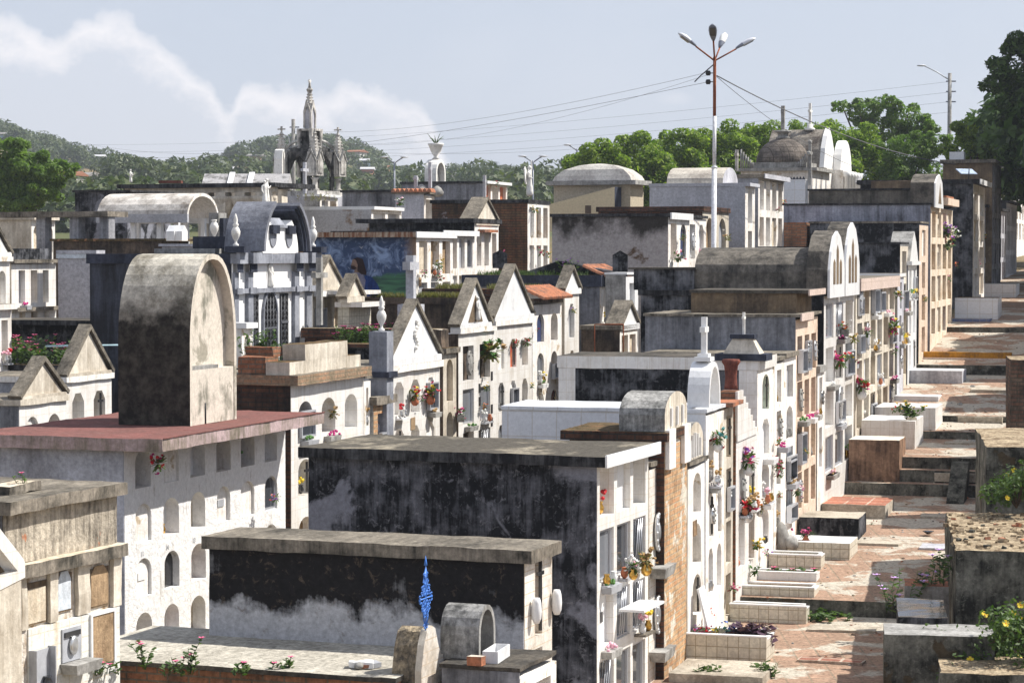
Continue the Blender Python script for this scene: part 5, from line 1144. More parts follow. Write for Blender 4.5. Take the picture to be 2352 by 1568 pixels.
def m_halfbrick(): return mat('plaster_over_brick', (.46,.45,.48), (.16,.10,.07), cover=.5, sharp=.03, scale=.9, streak=.1, zsplit=1.6, zsoft=-.2, fine=.15)
left()

# ---------------------------------------------------------------- blue-grey and white mausoleum with curved broken pediment
m_iron2 = mat('grey_iron', (.10,.105,.12), None, rough=.5, bump=0, fine=0)
def mausoleum():
    D = 45.5; th = THB; C = at(535, 590, D); Wf = 4.1; base = g(C[0], C[1])-.1; H = C[2]-base
    e = empty('mausoleum', (C[0], C[1], base), -th, 'white mausoleum with blue-grey pilasters and broken curved pediment carrying a statue', 'mausoleum')
    K = Wf/190.0            # metres per picture unit along the front
    def Y(px): return (px-535)*K
    zt = lambda py: H + (590-py)*D*1.03/F
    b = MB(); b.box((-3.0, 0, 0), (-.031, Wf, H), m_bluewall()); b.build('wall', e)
    b = MB(); b.box((-.03, .001, 0), (-.001, Wf-.001, H), m_slabwall()); b.build('front_wall', e)
    b = MB(); b.box((-2.2,1.2,H+.061),(-.9,3.4,H+.16), m_stone); b.build('roof_hump', e); b = MB(); b.box((-1.55,1.6,H+.161),(-.75,2.6,H+.40), m_greyd); b.build('roof_block', e)
    b = MB()
    for a, c, d in ((-.03,.17,.05),(.58,.83,.07),(2.97,3.22,.07),(3.68,3.96,.05)): b.box((.0, a, 0), (d, c, H-.30), m_grey)
    b.build('pilasters', e)
    for z, nm in ((zt(672), 'string_course'), ):
        b = MB(); b.box((.001, -.03, z), (.1, Wf+.03, z+.09), m_grey)
        for a, c, d in ((-.06,.2,.12),(.55,.86,.13),(2.94,3.25,.13),(3.65,4.0,.12)): b.box((.101, a, z-.01), (d, c, z+.11), m_grey)
        b.build(nm, e)
    b = MB()
    b.box((-3.05, -.05, H-.13), (-.031, Wf+.05, H+.06), m_greyd); b.box((-.03, -.05, H-.13), (.12, Wf+.05, H+.06), m_grey)
    for a, c, d in ((-.12,.27,.2),(.48,.92,.22),(2.88,3.32,.22),(3.58,4.14,.2)):
        b.box((.121, a+.05, H-.30), (d-.08, c-.05, H-.131), m_greyd); b.box((.121, a, H-.13), (d, c, H+.08), m_grey)
    b.build('cornice', e)
    # broken barrel pediment
    zc = H+.07; Rr = 1.26; ym = 2.27; hh = 1.17
    def seg_(a0, a1, s): return [(ym + s*Rr*math.cos(R(a)), zc + hh*math.sin(R(a))) for a in [a0+(a1-a0)*k/8 for k in range(9)]]
    for s in (-1, 1):
        pr = seg_(2, 60, s); pr = pr if s == -1 else pr
        for d, w, xx, mm in ((0, .09, .22, m_greyl()), (.10, .07, .17, m_greyd), (.18, .06, .13, m_greyd)):
            b = MB(); p2 = [(ym+(y-ym)*(1-d/Rr), zc+(z-zc)*(1-d*.8/hh)) for y, z in pr]; p3 = [(ym+(y-ym)*(1-(d+w)/Rr), zc+(z-zc)*(1-(d+w)*.8/hh)) for y, z in pr]
            b.prism(p2 + p3[::-1], -.62, xx, mm); b.build('curved_moulding', e)
    P = [(ym-.9, zc)] + [(ym+(y-ym)*.74, zc+(z-zc)*.74) for y, z in seg_(2, 50, -1)] + [(ym-.4, zc+.5), (ym+.4, zc+.5)] + [(ym+(y-ym)*.74, zc+(z-zc)*.74) for y, z in seg_(2, 50, 1)][::-1] + [(ym+.9, zc)]
    b = MB(); b.prism(P, -.35, .05, m_slabwall()); b.build('tympanum', e)
    for s in (-1, 1):
        b = MB(); b.box((.051, ym+s*.42-.17, zc+.38), (.14, ym+s*.42+.17, zc+.55), m_greyd); b.lathe([(.17,0),(.17,.02)], (.052, ym+s*.42, zc+.32), m_grey, 14, M=Matrix.Rotation(R(90),4,'Y')@Matrix.Diagonal((1.2,1,1,1))); b.build('drop_ornament', e)
    b = MB(); b.box((-.55, ym-.5, zc+.501), (.1, ym+.5, zc+.56), m_grey); b.box((-.5, ym-.36, zc+.561), (.0, ym+.36, zc+.70), m_grey, taper=.7); b.build('pedestal', e)
    for y in (-.05, 3.95):
        urn('urn', (.06, y+.05, H+.2), .62, '', parent=e, flame=True)
        b = MB(); b.box((-.1, y-.1, H+.081), (.3, y+.2, H+.2), m_greyd); b.build('urn_block', e)
    # statue group on urn
    M = Matrix.Translation(e.location) @ Matrix.Rotation(-th, 4, 'Z')
    q = M @ Vector((-.30, ym, zc+.70)); u = MB(); u.lathe([(.12,0),(.06,.03),(.07,.07),(.15,.14),(.17,.2),(.13,.26),(.08,.28)], (0,0,0), m_statue, 14); u.build('urn_base', e, (-.30, ym, zc+.70))
    q = M @ Vector((-.28, ym+.08, zc+.95)); figure('stone_figure', q, .52, -th+.2, 'white stone figure standing on the urn of the white mausoleum, taller of the pair', pose='pray')
    q = M @ Vector((-.25, ym-.10, zc+.95)); figure('stone_figure', q, .48, -th-.6, 'white stone figure embracing its companion on the urn of the white mausoleum', pose='stand')
    # relief, door, windows
    figure('relief_figure', (.03, 1.78, zt(666)), .6, 0, '', parent=e, pose='stand')
    def lattice(y0, y1, z0, z1, arch, nm):
        b = MB(); w = y1-y0; yc = (y0+y1)/2; pr = [(y0,z0)] + [(y1,z0)] + ([(y, z) for y, z in arc(yc, z1-w/2, w/2, w*.62, 0, 180, 10)] if arch else [(y1,z1),(y0,z1)])
        b.prism(pr, .002, .02, m_iron); o = b.build(nm, e); r_ = MB(); z = z0+.12
        nx = max(2, int(w/.16))
        for k in range(nx+1): r_.tube([(.03, y0+w*k/nx, z0), (.03, y0+w*k/nx, z1-(w*.2 if k in (0, nx) and arch else 0))], .009, m_iron2, 4)
        while z < z1-.1:
            for k in range(nx):
                yk = y0+w*(k+.5)/nx; a = w/nx/2; r_.tube([(.032, yk-a, z), (.032, yk, z+.09), (.032, yk+a, z), (.032, yk, z-.09), (.032, yk-a, z)], .008, m_iron2, 3)
            z += .2
        for zz in (z0+(z1-z0)*.33, z0+(z1-z0)*.66): r_.box((.028, y0, zz), (.045, y1, zz+.04), m_iron2)
        r_.build('lattice', o)
    lattice(Y(602), Y(632), zt(900), zt(683), True, 'arched_door')
    lattice(Y(572), Y(589), zt(900), zt(676), False, 'side_window'); lattice(Y(643), Y(660), zt(880), zt(676), False, 'side_window')
    b = MB(); w = Y(632)-Y(602)+.12; yc = Y(617); b.strip([(yc-w/2, zt(900))] + arc(yc, zt(683)-w/2+.06, w/2, w*.62, 180, 0, 12) + [(yc+w/2, zt(900))], .0, .05, .05, m_grey); b.build('door_surround', e)
def m_slabwall(): return mat('bright_white_wall', (.84,.83,.81), (.6,.56,.5), cover=.15, sharp=.1, scale=1.2, streak=.7, fine=.03, bump=.15)
def m_greyl(): return mat('grey_blue_vault', (.30,.31,.35), (.10,.105,.125), cover=.5, sharp=.2, scale=2.5)
mausoleum()

t_ = tomb('tomb', 'small white slab topped tomb squeezed before the foot of the white chapel', 500, 556, 580, 742, 43.5, THB, side=m_white, fac=m_white, roof=m_slabw, edge=m_slabw, st=.1, ov=(.1,.03), seed=171, f=dict(cols=1, rows=3, pitch=.8, kinds='S', arch=1))
t_ = tomb('tomb', 'sunlit weathered flat roof between the tower and the brick cornice block', 470, 640, 660, 846, 40.5, THB, side=m_brickd, roof=m_roof, edge=m_roofd, st=.1, seed=172)
for k, (px, h, lab) in enumerate(((575,.62,'tall feathery green weed at the side window of the white chapel'),(600,.5,'green weed before the chapel door'),(625,.62,'second tall green weed before the chapel door'),(640,.3,'low green weed right of the chapel door'))):
    q = at(px, 832, 41.6); q[2] = t_.o.location[2]+t_.H-.02; weed(q, h, lab, 9, None, spread=.12, lf=.06, cat='weed')
# ---------------------------------------------------------------- rows further back
def rowsBack():
    # grass roofs behind the middle row
    t = tomb('tomb', 'long blue-black edged tomb with grassy roof and gothic trimmed white front under red tiles', 1066, 1378, 1432, 632, 57.5, THB, side=m_greyw, fac=m_white, roof=m_moss, edge=m_greyd, st=.28, ov=(.05,.05), seed=100, f=dict(cols=3, rows=5, pitch=.9, top=.3, arch=1, map=['www','GOp','sOs'], ow=.6))
    eave(t, .2, t.W, t.H-.05, .7)
    R1 = t
    for k in range(4): bar(t, 'gothic_spike', (.002, .12+k*.12, t.H-.75), (.03, .15+k*.12, t.H-.35), m_slabw)
    grass(t, 1070, 1380, 57.5, 'short green grass growing on the blue-black edged roof')
    for k, (px, lab) in enumerate(((1290,'purple flowered weed at the peak of the grassy roof'),(1300,'tall purple flowered weed on the grassy roof by the pale slab'),(1316,'short purple flowered weed on the grassy roof near the red tiles'))):
        q = at(px, 622, 58.1); q[2] = t.o.location[2]+t.H; weed(q, .42 if k == 1 else .3, lab, 5, 'purple', spread=.1, nf=4, lf=.07)
    t = tomb('tomb', 'low brick edged roof with grass beside the two gabled fronts', 976, 1240, 1262, 664, 54.0, THB, side=m_brickd, roof=m_moss, edge=m_brickd, st=.16, seed=101, ov=(.03,.06))
    grass(t, 980, 1230, 54.0, 'dry green grass growing on the low brick edged roof')
    t = tomb('tomb', 'dark earthy flat roof behind the carved gable with the tall cross', 830, 1085, 1098, 684, 51.0, THB, side=m_brownw2(), roof=m_moss, edge=m_brownw2(), st=.14, seed=102, ov=(.03,.06))
    grass(t, 840, 1080, 51.0, 'thin dry grass on the dark earthy roof')
    t = tomb('tomb', 'broad earthy roof with scattered bricks behind the brick cornice block', 700, 1002, 1020, 756, 47.5, THB, side=m_brickd, roof=m_earthtop(), edge=m_brickd, st=.2, seed=103, ov=(.03,.06))
    for k in range(9):
        q = at(790+k*11+rnd.random()*6, 775, 48 + (k%3)*.35-1.2); q[2] = t.o.location[2]+t.H-.28
        weed(q, .36, 'pink periwinkle bush in front of the white twisted finial, %s' % ('leftmost beside the brick stub','second from the brick stub','bushiest of the row','with most blossoms','in the middle of the row','behind its taller neighbour','close to the black wall','next to the finial pillar','half hidden by the finial pillar')[k], 10, 'pink' if k % 3 else 'magenta', spread=.22, nf=6, lf=.06, group='periwinkle row before the finial pillar')
    # planter wall where they grow
    t = tomb('tomb', 'low black walled planting bed with brick edge before the finial pillar', 762, 868, 885, 790, 45.0, THB, side=m_mould2, roof=m_moss, edge=m_brickd, st=.08, seed=104)
    # grey cross and gables right of the mausoleum
    q = at(734, 740, 44.5); cross('cross', q - Vector((0,0,.05)), 1.25, .62, .10, 'slim rounded grey stone cross standing before the painted wall', m_stone, THB)
    t = tomb('tomb', 'cream tomb with white slab canopy and old gable behind the slim grey cross', 704, 718, 788, 668, 50.5, THB, side=m_cream, fac=m_cream, roof=m_slabw, edge=m_tile, st=.12, ov=(.25,.05), seed=105, f=dict(cols=3, rows=2, pitch=.8, top=.05, kinds='oc'))
    pediment(t, .0, t.W, t.H+.02, .64, back=.16, m=m_cream)
    bar(t, 'canopy_slab', (.05, .2, t.H-.08), (.95, 1.6, t.H+.0), m_tile)
    t = tomb('tomb', 'lower cream tomb with white tiled slab at the foot of the painted wall', 776, 802, 852, 694, 48.8, THB, side=m_tilec, fac=m_tilec, roof=m_roof, edge=m_tile, st=.1, ov=(.3,.05), seed=106)
    pediment(t, -.15, .75, t.H+.12, .36, back=.14, m=m_cream)
    # tomb with the painted mural
    t = tomb('tomb', 'tomb with faded blue side mural of a robed long-haired figure', 704, 956, 1040, 533, 60, THB, side=m_mural(), fac=m_white, roof=m_roofd, edge=m_ruststripe(), fedge=m_slabw, st=.13, ov=(.06,.2), seed=107, f=dict(cols=3, rows=4, pitch=1.05, top=.12, map=['ctt','GGO','sgs'], ow=.7))
    mural(t)
    t = tomb('tomb', 'white niche block with bright white slab edge beside the painted wall', 770, 1012, 1090, 530, 63.5, THB, side=m_mould2, fac=m_white, roof=m_roofd, edge=m_edged, fedge=m_slabw, st=.12, ov=(.1,.1), seed=108, f=dict(cols=4, rows=5, pitch=1.0, top=.1, kinds='oGtsgS', ow=.72))
    t = tomb('tomb', 'black sided tomb with small weathered gable and terracotta ledge', 848, 1090, 1145, 502, 67, THB, side=m_mould2, fac=m_white, roof=m_roofd, edge=m_edged, st=.12, ov=(.06,.3), seed=109, f=dict(cols=3, rows=4, pitch=1.15, top=.3, map=['OOt','GGs','gss'], ow=.6))
    pediment(t, .1, t.W-.1, t.H-.05, .58, back=.4, m=m_cream)
    bar(t, 'terracotta_ledge', (.001, .3, t.H-.38), (.2, 1.6, t.H-.30), m_terra)
    t = tomb('tomb', 'tall brick and black walled tomb with white niche end full of flowers', 992, 1212, 1262, 458, 70, THB, side=m_peel2, fac=m_white, roof=m_roofd, edge=m_edged, st=.1, ov=(.03,.05), seed=110, f=dict(cols=3, rows=4, pitch=1.12, top=.12, map=['stt','psO','cgG','sss'], ow=.66))
    t = tomb('tomb', 'peeling plaster and brown brick wall tomb with white slab roofed end', 700, 853, 922, 474, 74, THB, side=m_peel3(), fac=m_white, roof=m_slabw, edge=m_slabw, st=.1, ov=(.1,.0), L=2.9, seed=111, f=dict(cols=2, rows=3, pitch=1.0, top=.1, kinds='Gs'))
    grasso = weed(at(720, 462, 74.5), .25, 'dry grass tuft on the peeling plaster wall', 14, spread=.7, leaf=m_dry, name='grass_tuft', cat='grass')
    t = tomb('tomb', 'pale plastered tomb with small terracotta tile roof and slim white front', 908, 974, 998, 442, 78, THB, side=m_pale, fac=m_white, roof=m_terra, edge=m_roof, st=.05, ov=(.1,.1), seed=112, f=dict(cols=1, rows=4, pitch=1.1, kinds='Gso'))
    eave2(t)
    tomb('tomb', 'low grey stained wall tomb left of the terracotta roofed one', 786, 912, 925, 436, 84, THB, side=m_greyw, roof=m_roofd, edge=m_edged, st=.08, seed=113)
    tomb('tomb', 'long grey mouldy tomb below the agave urn with white slab porch', 922, 1110, 1165, 416, 86, THB, side=m_greyw, fac=m_white, roof=m_roofd, edge=m_edged, fedge=m_slabw, st=.08, ov=(.15,.05), seed=114, f=dict(cols=3, rows=3, pitch=1.1, top=.05, kinds='oOr'))
    # small crosses and finials on that group
    for px, py, D, h, w, lab in ((955,438,79,.5,.26,'tiny white cross with figure on the terracotta tiled roof'),(988,432,79,.85,.2,'thin grey pointed cross beside the terracotta roof'),(1113,458,84,.85,.16,'slim pale obelisk cross before the white slab porch'),(1692,392,86,.75,.36,'dark grey stone cross with figure behind the grey niche tomb'),(700,445,80,1.05,.5,'white stone cross before the gothic monument')):
        cross('cross', at(px, py, D), h, w, .1, lab, m_greyb if px != 1692 else m_goth, THB)
    for px, lab in ((968,'small shell shaped stone finial near the terracotta roof'),(1004,'second shell shaped stone finial further from the terracotta roof')):
        b = MB(); b.lathe([(.1,0),(.2,.05),(.22,.15),(.14,.28),(.03,.36)], (0,0,0), m_stone, 10); tag(b.build('finial', None, at(px, 448 if px < 1000 else 452, 79)), lab, 'finial')
    # arch with urn and agave
    c = at(1002, 412, 88); e = empty('arched_headstone', (c[0], c[1], c[2]-.1), -THB, 'white arched headstone carrying an urn planted with agave', 'headstone')
    b = MB(); b.strip([(0,0)] + arc(.55,.35,.55,.5,180,0,10) + [(1.1,0)], -.45, 0, .12, m_statue); b.prism([(.13,0)] + arc(.55,.35,.42,.37,180,0,10) + [(.97,0)], -.4, -.2, m_stone); b.build('arch', e)
    b = MB(); b.lathe([(.16,0),(.07,.08),(.2,.3),(.26,.48),(.3,.52),(.3,.58)], (-.2,.55,.86), m_statue, 12); b.build('urn', e)
    b = MB()
    for k in range(9):
        a = k*.7; b.tube([(-.2,.55,1.4), (-.2+.15*math.cos(a), .55+.15*math.sin(a), 1.6), (-.2+.32*math.cos(a), .55+.32*math.sin(a), 1.62+.1*(k%3))], .025, m_weed, 4, .004)
    b.build('agave', e)
    # angel statue
    q = at(1216, 455, 73); figure('angel_statue', q, .95, -THB, 'slender white winged angel statue raising one arm on the tall brick tomb', pose='raise', wings=True)
    # column C : centre right
    t = tomb('tomb', 'big square tomb with peeling black and pale plaster side and flower hung white front', 1268, 1535, 1622, 490, 61.5, THB, side=m_peel, fac=m_white, roof=m_roofd, edge=m_edged, fedge=None, st=.08, ov=(.05,.05), seed=120, f=dict(cols=4, rows=4, pitch=1.15, top=.15, map=['onGs','bsGp','gOGs','ggss'], arch=3, ow=.6))
    bar(t, 'white_lintel', (.055, -.02, t.H-.15), (.1, t.W*.55, t.H+.02), m_slabw)
    t = tomb('tomb', 'brick topped tomb with cream arched niche front behind the lamp post', 1374, 1614, 1674, 474, 66, THB, side=m_brickd, fac=m_cream, roof=m_moss, edge=m_brickd, st=.14, ov=(.05,.05), seed=121, f=dict(cols=2, rows=3, pitch=1.5, top=.2, arch=1, map=['tG','tG','ps'], ow=.6))
    t = tomb('tomb', 'smooth pale blue-grey plastered tomb with narrow white front', 1492, 1712, 1734, 420, 71, THB, side=m_greyb, fac=m_white, roof=m_slabw, edge=m_greyb, st=.1, ov=(.15,.02), seed=122, f=dict(cols=1, rows=5, pitch=1.2, kinds='oGt', ow=.5))
    b = MB(); b.prism([(.1,t.H)] + arc(t.W/2+.5, t.H, t.W/2+.4, .5, 180, 0, 10) + [(t.W+.9, t.H)], -t.L+.5, -.7, m_pale, tmat=mat('cream_vault_top',(.56,.52,.45),(.34,.3,.26),cover=.4,scale=1.5)); b.build('barrel_vault', t.o)
    t = tomb('tomb', 'tall grey stained tomb with two-bay white niche front and slab', 1678, 1742, 1800, 400, 76, THB, side=m_greyw2(), fac=m_white, roof=m_roofd, edge=m_roof, fedge=m_pale, st=.12, ov=(.2,.05), seed=123, f=dict(cols=4, rows=4, pitch=1.15, top=.1, kinds='ostCt', map=['sSot','oSct'], ow=.68))
    # cream mausoleum with domed roof
    t = tomb('mausoleum', 'cream mausoleum with pale shallow domed roof and sloping gable wing', 1272, 1448, 1478, 414, 76, R(24), cat='mausoleum', side=mat('cream_wall_clean',(.50,.43,.32),(.36,.3,.23),cover=.3,scale=.8), fac=m_yellowwall, roof=m_pale, edge=m_stone, st=.14, ov=(.25,.2), seed=124)
    b = MB(); n = 12
    b.lathe([(1.28,0),(1.2,.16),(.95,.36),(.55,.5),(.2,.55),(.02,.56)], (-t.L/2, t.W/2, t.H), mat('pale_dome',(.58,.55,.50),(.36,.33,.3),cover=.4,scale=1.5), 4, M=Matrix.Rotation(R(45),4,'Z'), sy=1, smooth=False); o = b.build('domed_roof', t.o)
    for v in o.data.vertices: v.co.x = -t.L/2 + (v.co.x+t.L/2)*t.L/1.75; v.co.y = t.W/2 + (v.co.y-t.W/2)*t.W/1.75
    b = MB(); b.prism([(-t.L-.1, t.H-.8), (-.3, t.H-.22), (-.3, t.H-1.6), (-t.L-.1, t.H-1.6)], -.6, -.02, m_yellowwall, axis='y', tmat=m_greyd); b.build('gable_wing', t.o)
    bar(t, 'small_window', (-1.3,-.612,t.H-1.05), (-1.1,-.601,t.H-.8), m_brown)
    # black pointed objects on the grassy roof
    b = MB(); b.prism([(0,0),(3.0,0),(1.1,.36)], -.5, 0, m_mould2, axis='y'); tag(b.build('low_gable', None, (at(1196,620,59)[0], 59, R1.o.location[2]+R1.H-.02), -THB), 'low wide black gable rising behind the grassy roof', 'gable')
    for px, py, h, D, lab in ((1148,616,.45,59.5,'small black pointed stone at the edge of the grassy roof'),(1424,625,.5,57.8,'tall black pointed stone pillar beyond the red tile eave')):
        b = MB(); w = .36; hh = h if px < 1300 else .52; b.prism([(-w/2,-.6 if px > 1300 else 0),(w/2,-.6 if px > 1300 else 0),(w/2,hh*.8),(0,hh),(-w/2,hh*.8)], -.16, 0, m_mould2, axis='y')
        tag(b.build('pointed_stone', None, at(px, py, D), 0), lab, 'headstone')
    t = tomb('tomb', 'narrow white framed upright tomb beside the tall black pointed stone', None, 1438, 1466, 626, 56, THB, side=m_stone, fac=m_slabw, roof=m_slabw, edge=m_slabw, st=.05, ov=(.03,.02), seed=130, L=.5, f=dict(cols=1, rows=3, pitch=1.9, top=.15, kinds='ts', ow=.5))
    t = tomb('tomb', 'small gabled shrine with weathered roof above the iron frame', 1335, 1424, 1464, 748, 52, THB, side=m_brownw2(), fac=m_white, roof=m_roof, edge=m_edge, st=.09, ov=(.04,.04), seed=131, f=dict(cols=2, rows=3, pitch=.9, kinds='co'))
    pediment(t, .2, t.W, t.H+.02, .42, back=.3, m=m_slabw)
    b = MB(); q = at(1366, 745, 51.6); hh = .95
    for lo, hi in (((0,0,-hh),(0,0,0)),((.62,0,-hh),(.62,0,0)),((0,0,0),(.62,0,0)),((0,0,-hh*.8),(.62,0,-hh*.8))): b.tube([lo, hi], .014, m_rust, 5)
    tag(b.build('iron_stand', None, q), 'thin rusty iron stand before the small gabled shrine', 'stand')
    # white tile wall and domed mausoleum
    t = tomb('tile_wall', 'white tiled wall panel with little spikes before the domed mausoleum', 1798, 1850, 1858, 412, 82, THB, cat='tomb', side=m_tileb, roof=m_slabw, edge=m_slabw, st=.04, ov=(.01,.01), seed=140, W=.5)
    b = MB()
    for k in range(7): b.prism([(k*.11,0),(k*.11+.11,0),(k*.11+.055,.1)], 0, .05, m_greyd, axis='y')
    b.build('spikes', t.o, (-t.L, 0, t.H+.002))
    domed()
    cross('cross', at(1860, 425, 84), 1.5, .4, .1, 'grey stone pillar cross at the corner of the domed mausoleum', m_stone, THB, fleur=True)
    t = tomb('tomb', 'long low white wall tomb peeping between the dome and the black tombs', 1952, 2060, 2075, 418, 95, THB, side=m_white, roof=m_pale, edge=m_pale, st=.06, seed=141)
def m_greyw2(): return mat('grey_streak_plaster', (.42,.43,.47), (.1,.105,.12), cover=.36, sharp=.16, scale=.9, streak=.55)
def m_ruststripe(): return mat('rust_striped_edge', (.50,.40,.30), (.22,.09,.045), cover=.5, sharp=.06, scale=1.6, streak=.9)
def m_earthtop(): return mat('earthy_top', (.36,.29,.2), (.13,.11,.075), cover=.45, scale=1.6, plane='flat', spots=(.3,.15,.09), bump=.8, fine=.2)
def m_peel3(): return mat('tan_plaster_peel', (.48,.47,.47), (.22,.13,.06), cover=.42, sharp=.03, scale=.7, streak=.1, spots=(.1,.07,.04))
def m_mural():
    if 'mural_paint' in MATS: return MATS['mural_paint']
    k = NB('mural_paint'); MATS['mural_paint'] = k.m
    co = k.n("ShaderNodeTexCoord").outputs['Object']; s = k.n("ShaderNodeSeparateXYZ"); k.l(co, s.inputs[0])
    n1 = k.noise(co, 2.6, 7, .65, 1.5); n2 = k.noise(co, 6, 6, .7, 2)
    skyc = k.mix(k.ramp(n1, .46, .66), (.012,.03,.085), (.16,.22,.36)); skyc = k.mix(k.ramp(n2, .60, .72), skyc, (.32,.36,.44))
    mp = k.n("ShaderNodeMapping"); k.l(co, mp.inputs[0]); mp.inputs['Rotation'].default_value = (0, R(14), 0); mp.inputs['Scale'].default_value = (.6,1,5)
    n3 = k.noise(mp.outputs[0], 1.6, 6, .6, 1.0); land = k.mix(k.ramp(n3, .4, .64), (.008,.03,.028), (.035,.12,.06))
    z = k.math('ADD', s.outputs[2], k.math('MULTIPLY', k.math('SUBTRACT', n1, .5), .35)); z = k.math('ADD', z, k.math('MULTIPLY', s.outputs[0], -.10))
    hz_ = MURALZ[0]
    c = k.mix(k.ramp(z, hz_-.04, hz_+.04), land, skyc)
    x = k.math('ADD', s.outputs[0], k.math('MULTIPLY', n2, .5)); c = k.mix(k.math('MULTIPLY', k.ramp(x, -.1, .25), k.ramp(z, hz_, hz_+.3)), c, (.17,.11,.07))
    c = k.mix(1.0, c, (1.7,1.7,1.6), 'MULTIPLY'); k.l(c, k.b.inputs['Base Color']); k.b.inputs['Roughness'].default_value = .7; return k.m
MURALZ = [3.05]
def mural(t):
    # the painted figure: flat paint a few millimetres proud of the plaster
    sc = 60/F
    def X(px): return -(956-px)*sc*1.05
    def Z(py): return t.H-.13 - (py-541)*sc
    def patch(name, pts, m, d):
        b = MB(); b.prism([(X(a), Z(c)) for a, c in pts], -.002-d, -.0005-d, m, axis='y'); b.build(name, t.o)
    skin = mat('painted_skin', (.30,.20,.15), (.2,.13,.1), cover=.5, scale=5, bump=0); hair = mat('painted_hair', (.035,.02,.02), None, bump=0)
    robe = mat('painted_robe', (.30,.29,.36), (.16,.16,.24), cover=.5, scale=3, streak=.7, bump=0); cloak = mat('painted_cloak', (.025,.06,.22), (.012,.03,.11), cover=.5, scale=3, streak=.6, bump=0)
    patch('painted_cloak', [(838,628),(852,632),(866,648),(876,672),(886,700),(820,700),(826,650)], cloak, .001)
    patch('painted_robe', [(812,618),(830,620),(838,640),(834,672),(828,700),(786,700),(790,665),(800,632)], robe, .003)
    patch('painted_neck', [(814,598),(826,598),(828,622),(812,622)], skin, .005)
    patch('painted_face', [(808,592),(816,590),(822,600),(818,612),(808,613),(804,606)], skin, .007)
    patch('painted_hair', [(810,590),(820,587),(832,591),(836,604),(840,620),(840,628),(828,626),(819,618),(820,604),(816,594)], hair, .009)
    patch('painted_beard', [(804,606),(812,607),(818,612),(812,616),(805,614)], hair, .011)
    patch('painted_bird', [(822,560),(828,564),(834,560),(829,568)], mat('painted_white',(.35,.38,.42),None,bump=0), .003)
def eave2(t):
    e = MB(); n = 9; Lx = t.L+.2
    for k in range(n):
        x = -Lx+.1 + (Lx+.2)*(k+.5)/n; r_ = (Lx+.2)/n*.5; e.prism([(x-r_, t.H+.002), (x-r_*.7, t.H+.09), (x, t.H+.13), (x+r_*.7, t.H+.09), (x+r_, t.H+.002)], -.15, .3, m_terra, axis='y')
    e.build('tile_row', t.o)
def grass(t, x0, x1, D, label):
    r = random.Random(int(D*10)); vs = []; fs = []
    M = t.o.matrix_basis
    for _ in range(2600):
        x = r.uniform(-t.L*.92, -.1); y = r.uniform(.02, t.W*.8)
        if noise.noise(Vector((x*1.3, y*1.3, D))) < -.12: continue
        h = r.uniform(.04, .15); a = r.random()*6.28; d = Vector((math.cos(a), math.sin(a), 0))*.014; tip = Vector((r.gauss(0,.04), r.gauss(0,.04), h)); q = Vector((x, y, 0)); k = len(vs)
        vs += [q-d, q+d, q+tip]; fs.append((k, k+1, k+2))
    me = bpy.data.meshes.new('roof_grass'); me.from_pydata(vs, [], fs); me.materials.append(m_dry if 'dry' in label else m_weed)
    o = bpy.data.objects.new('roof_grass', me); scene.collection.objects.link(o); o.location = t.o.location + Vector((0,0,t.H-.003)); o.rotation_euler = t.o.rotation_euler
    tag(o, label, 'grass', None, 'stuff')
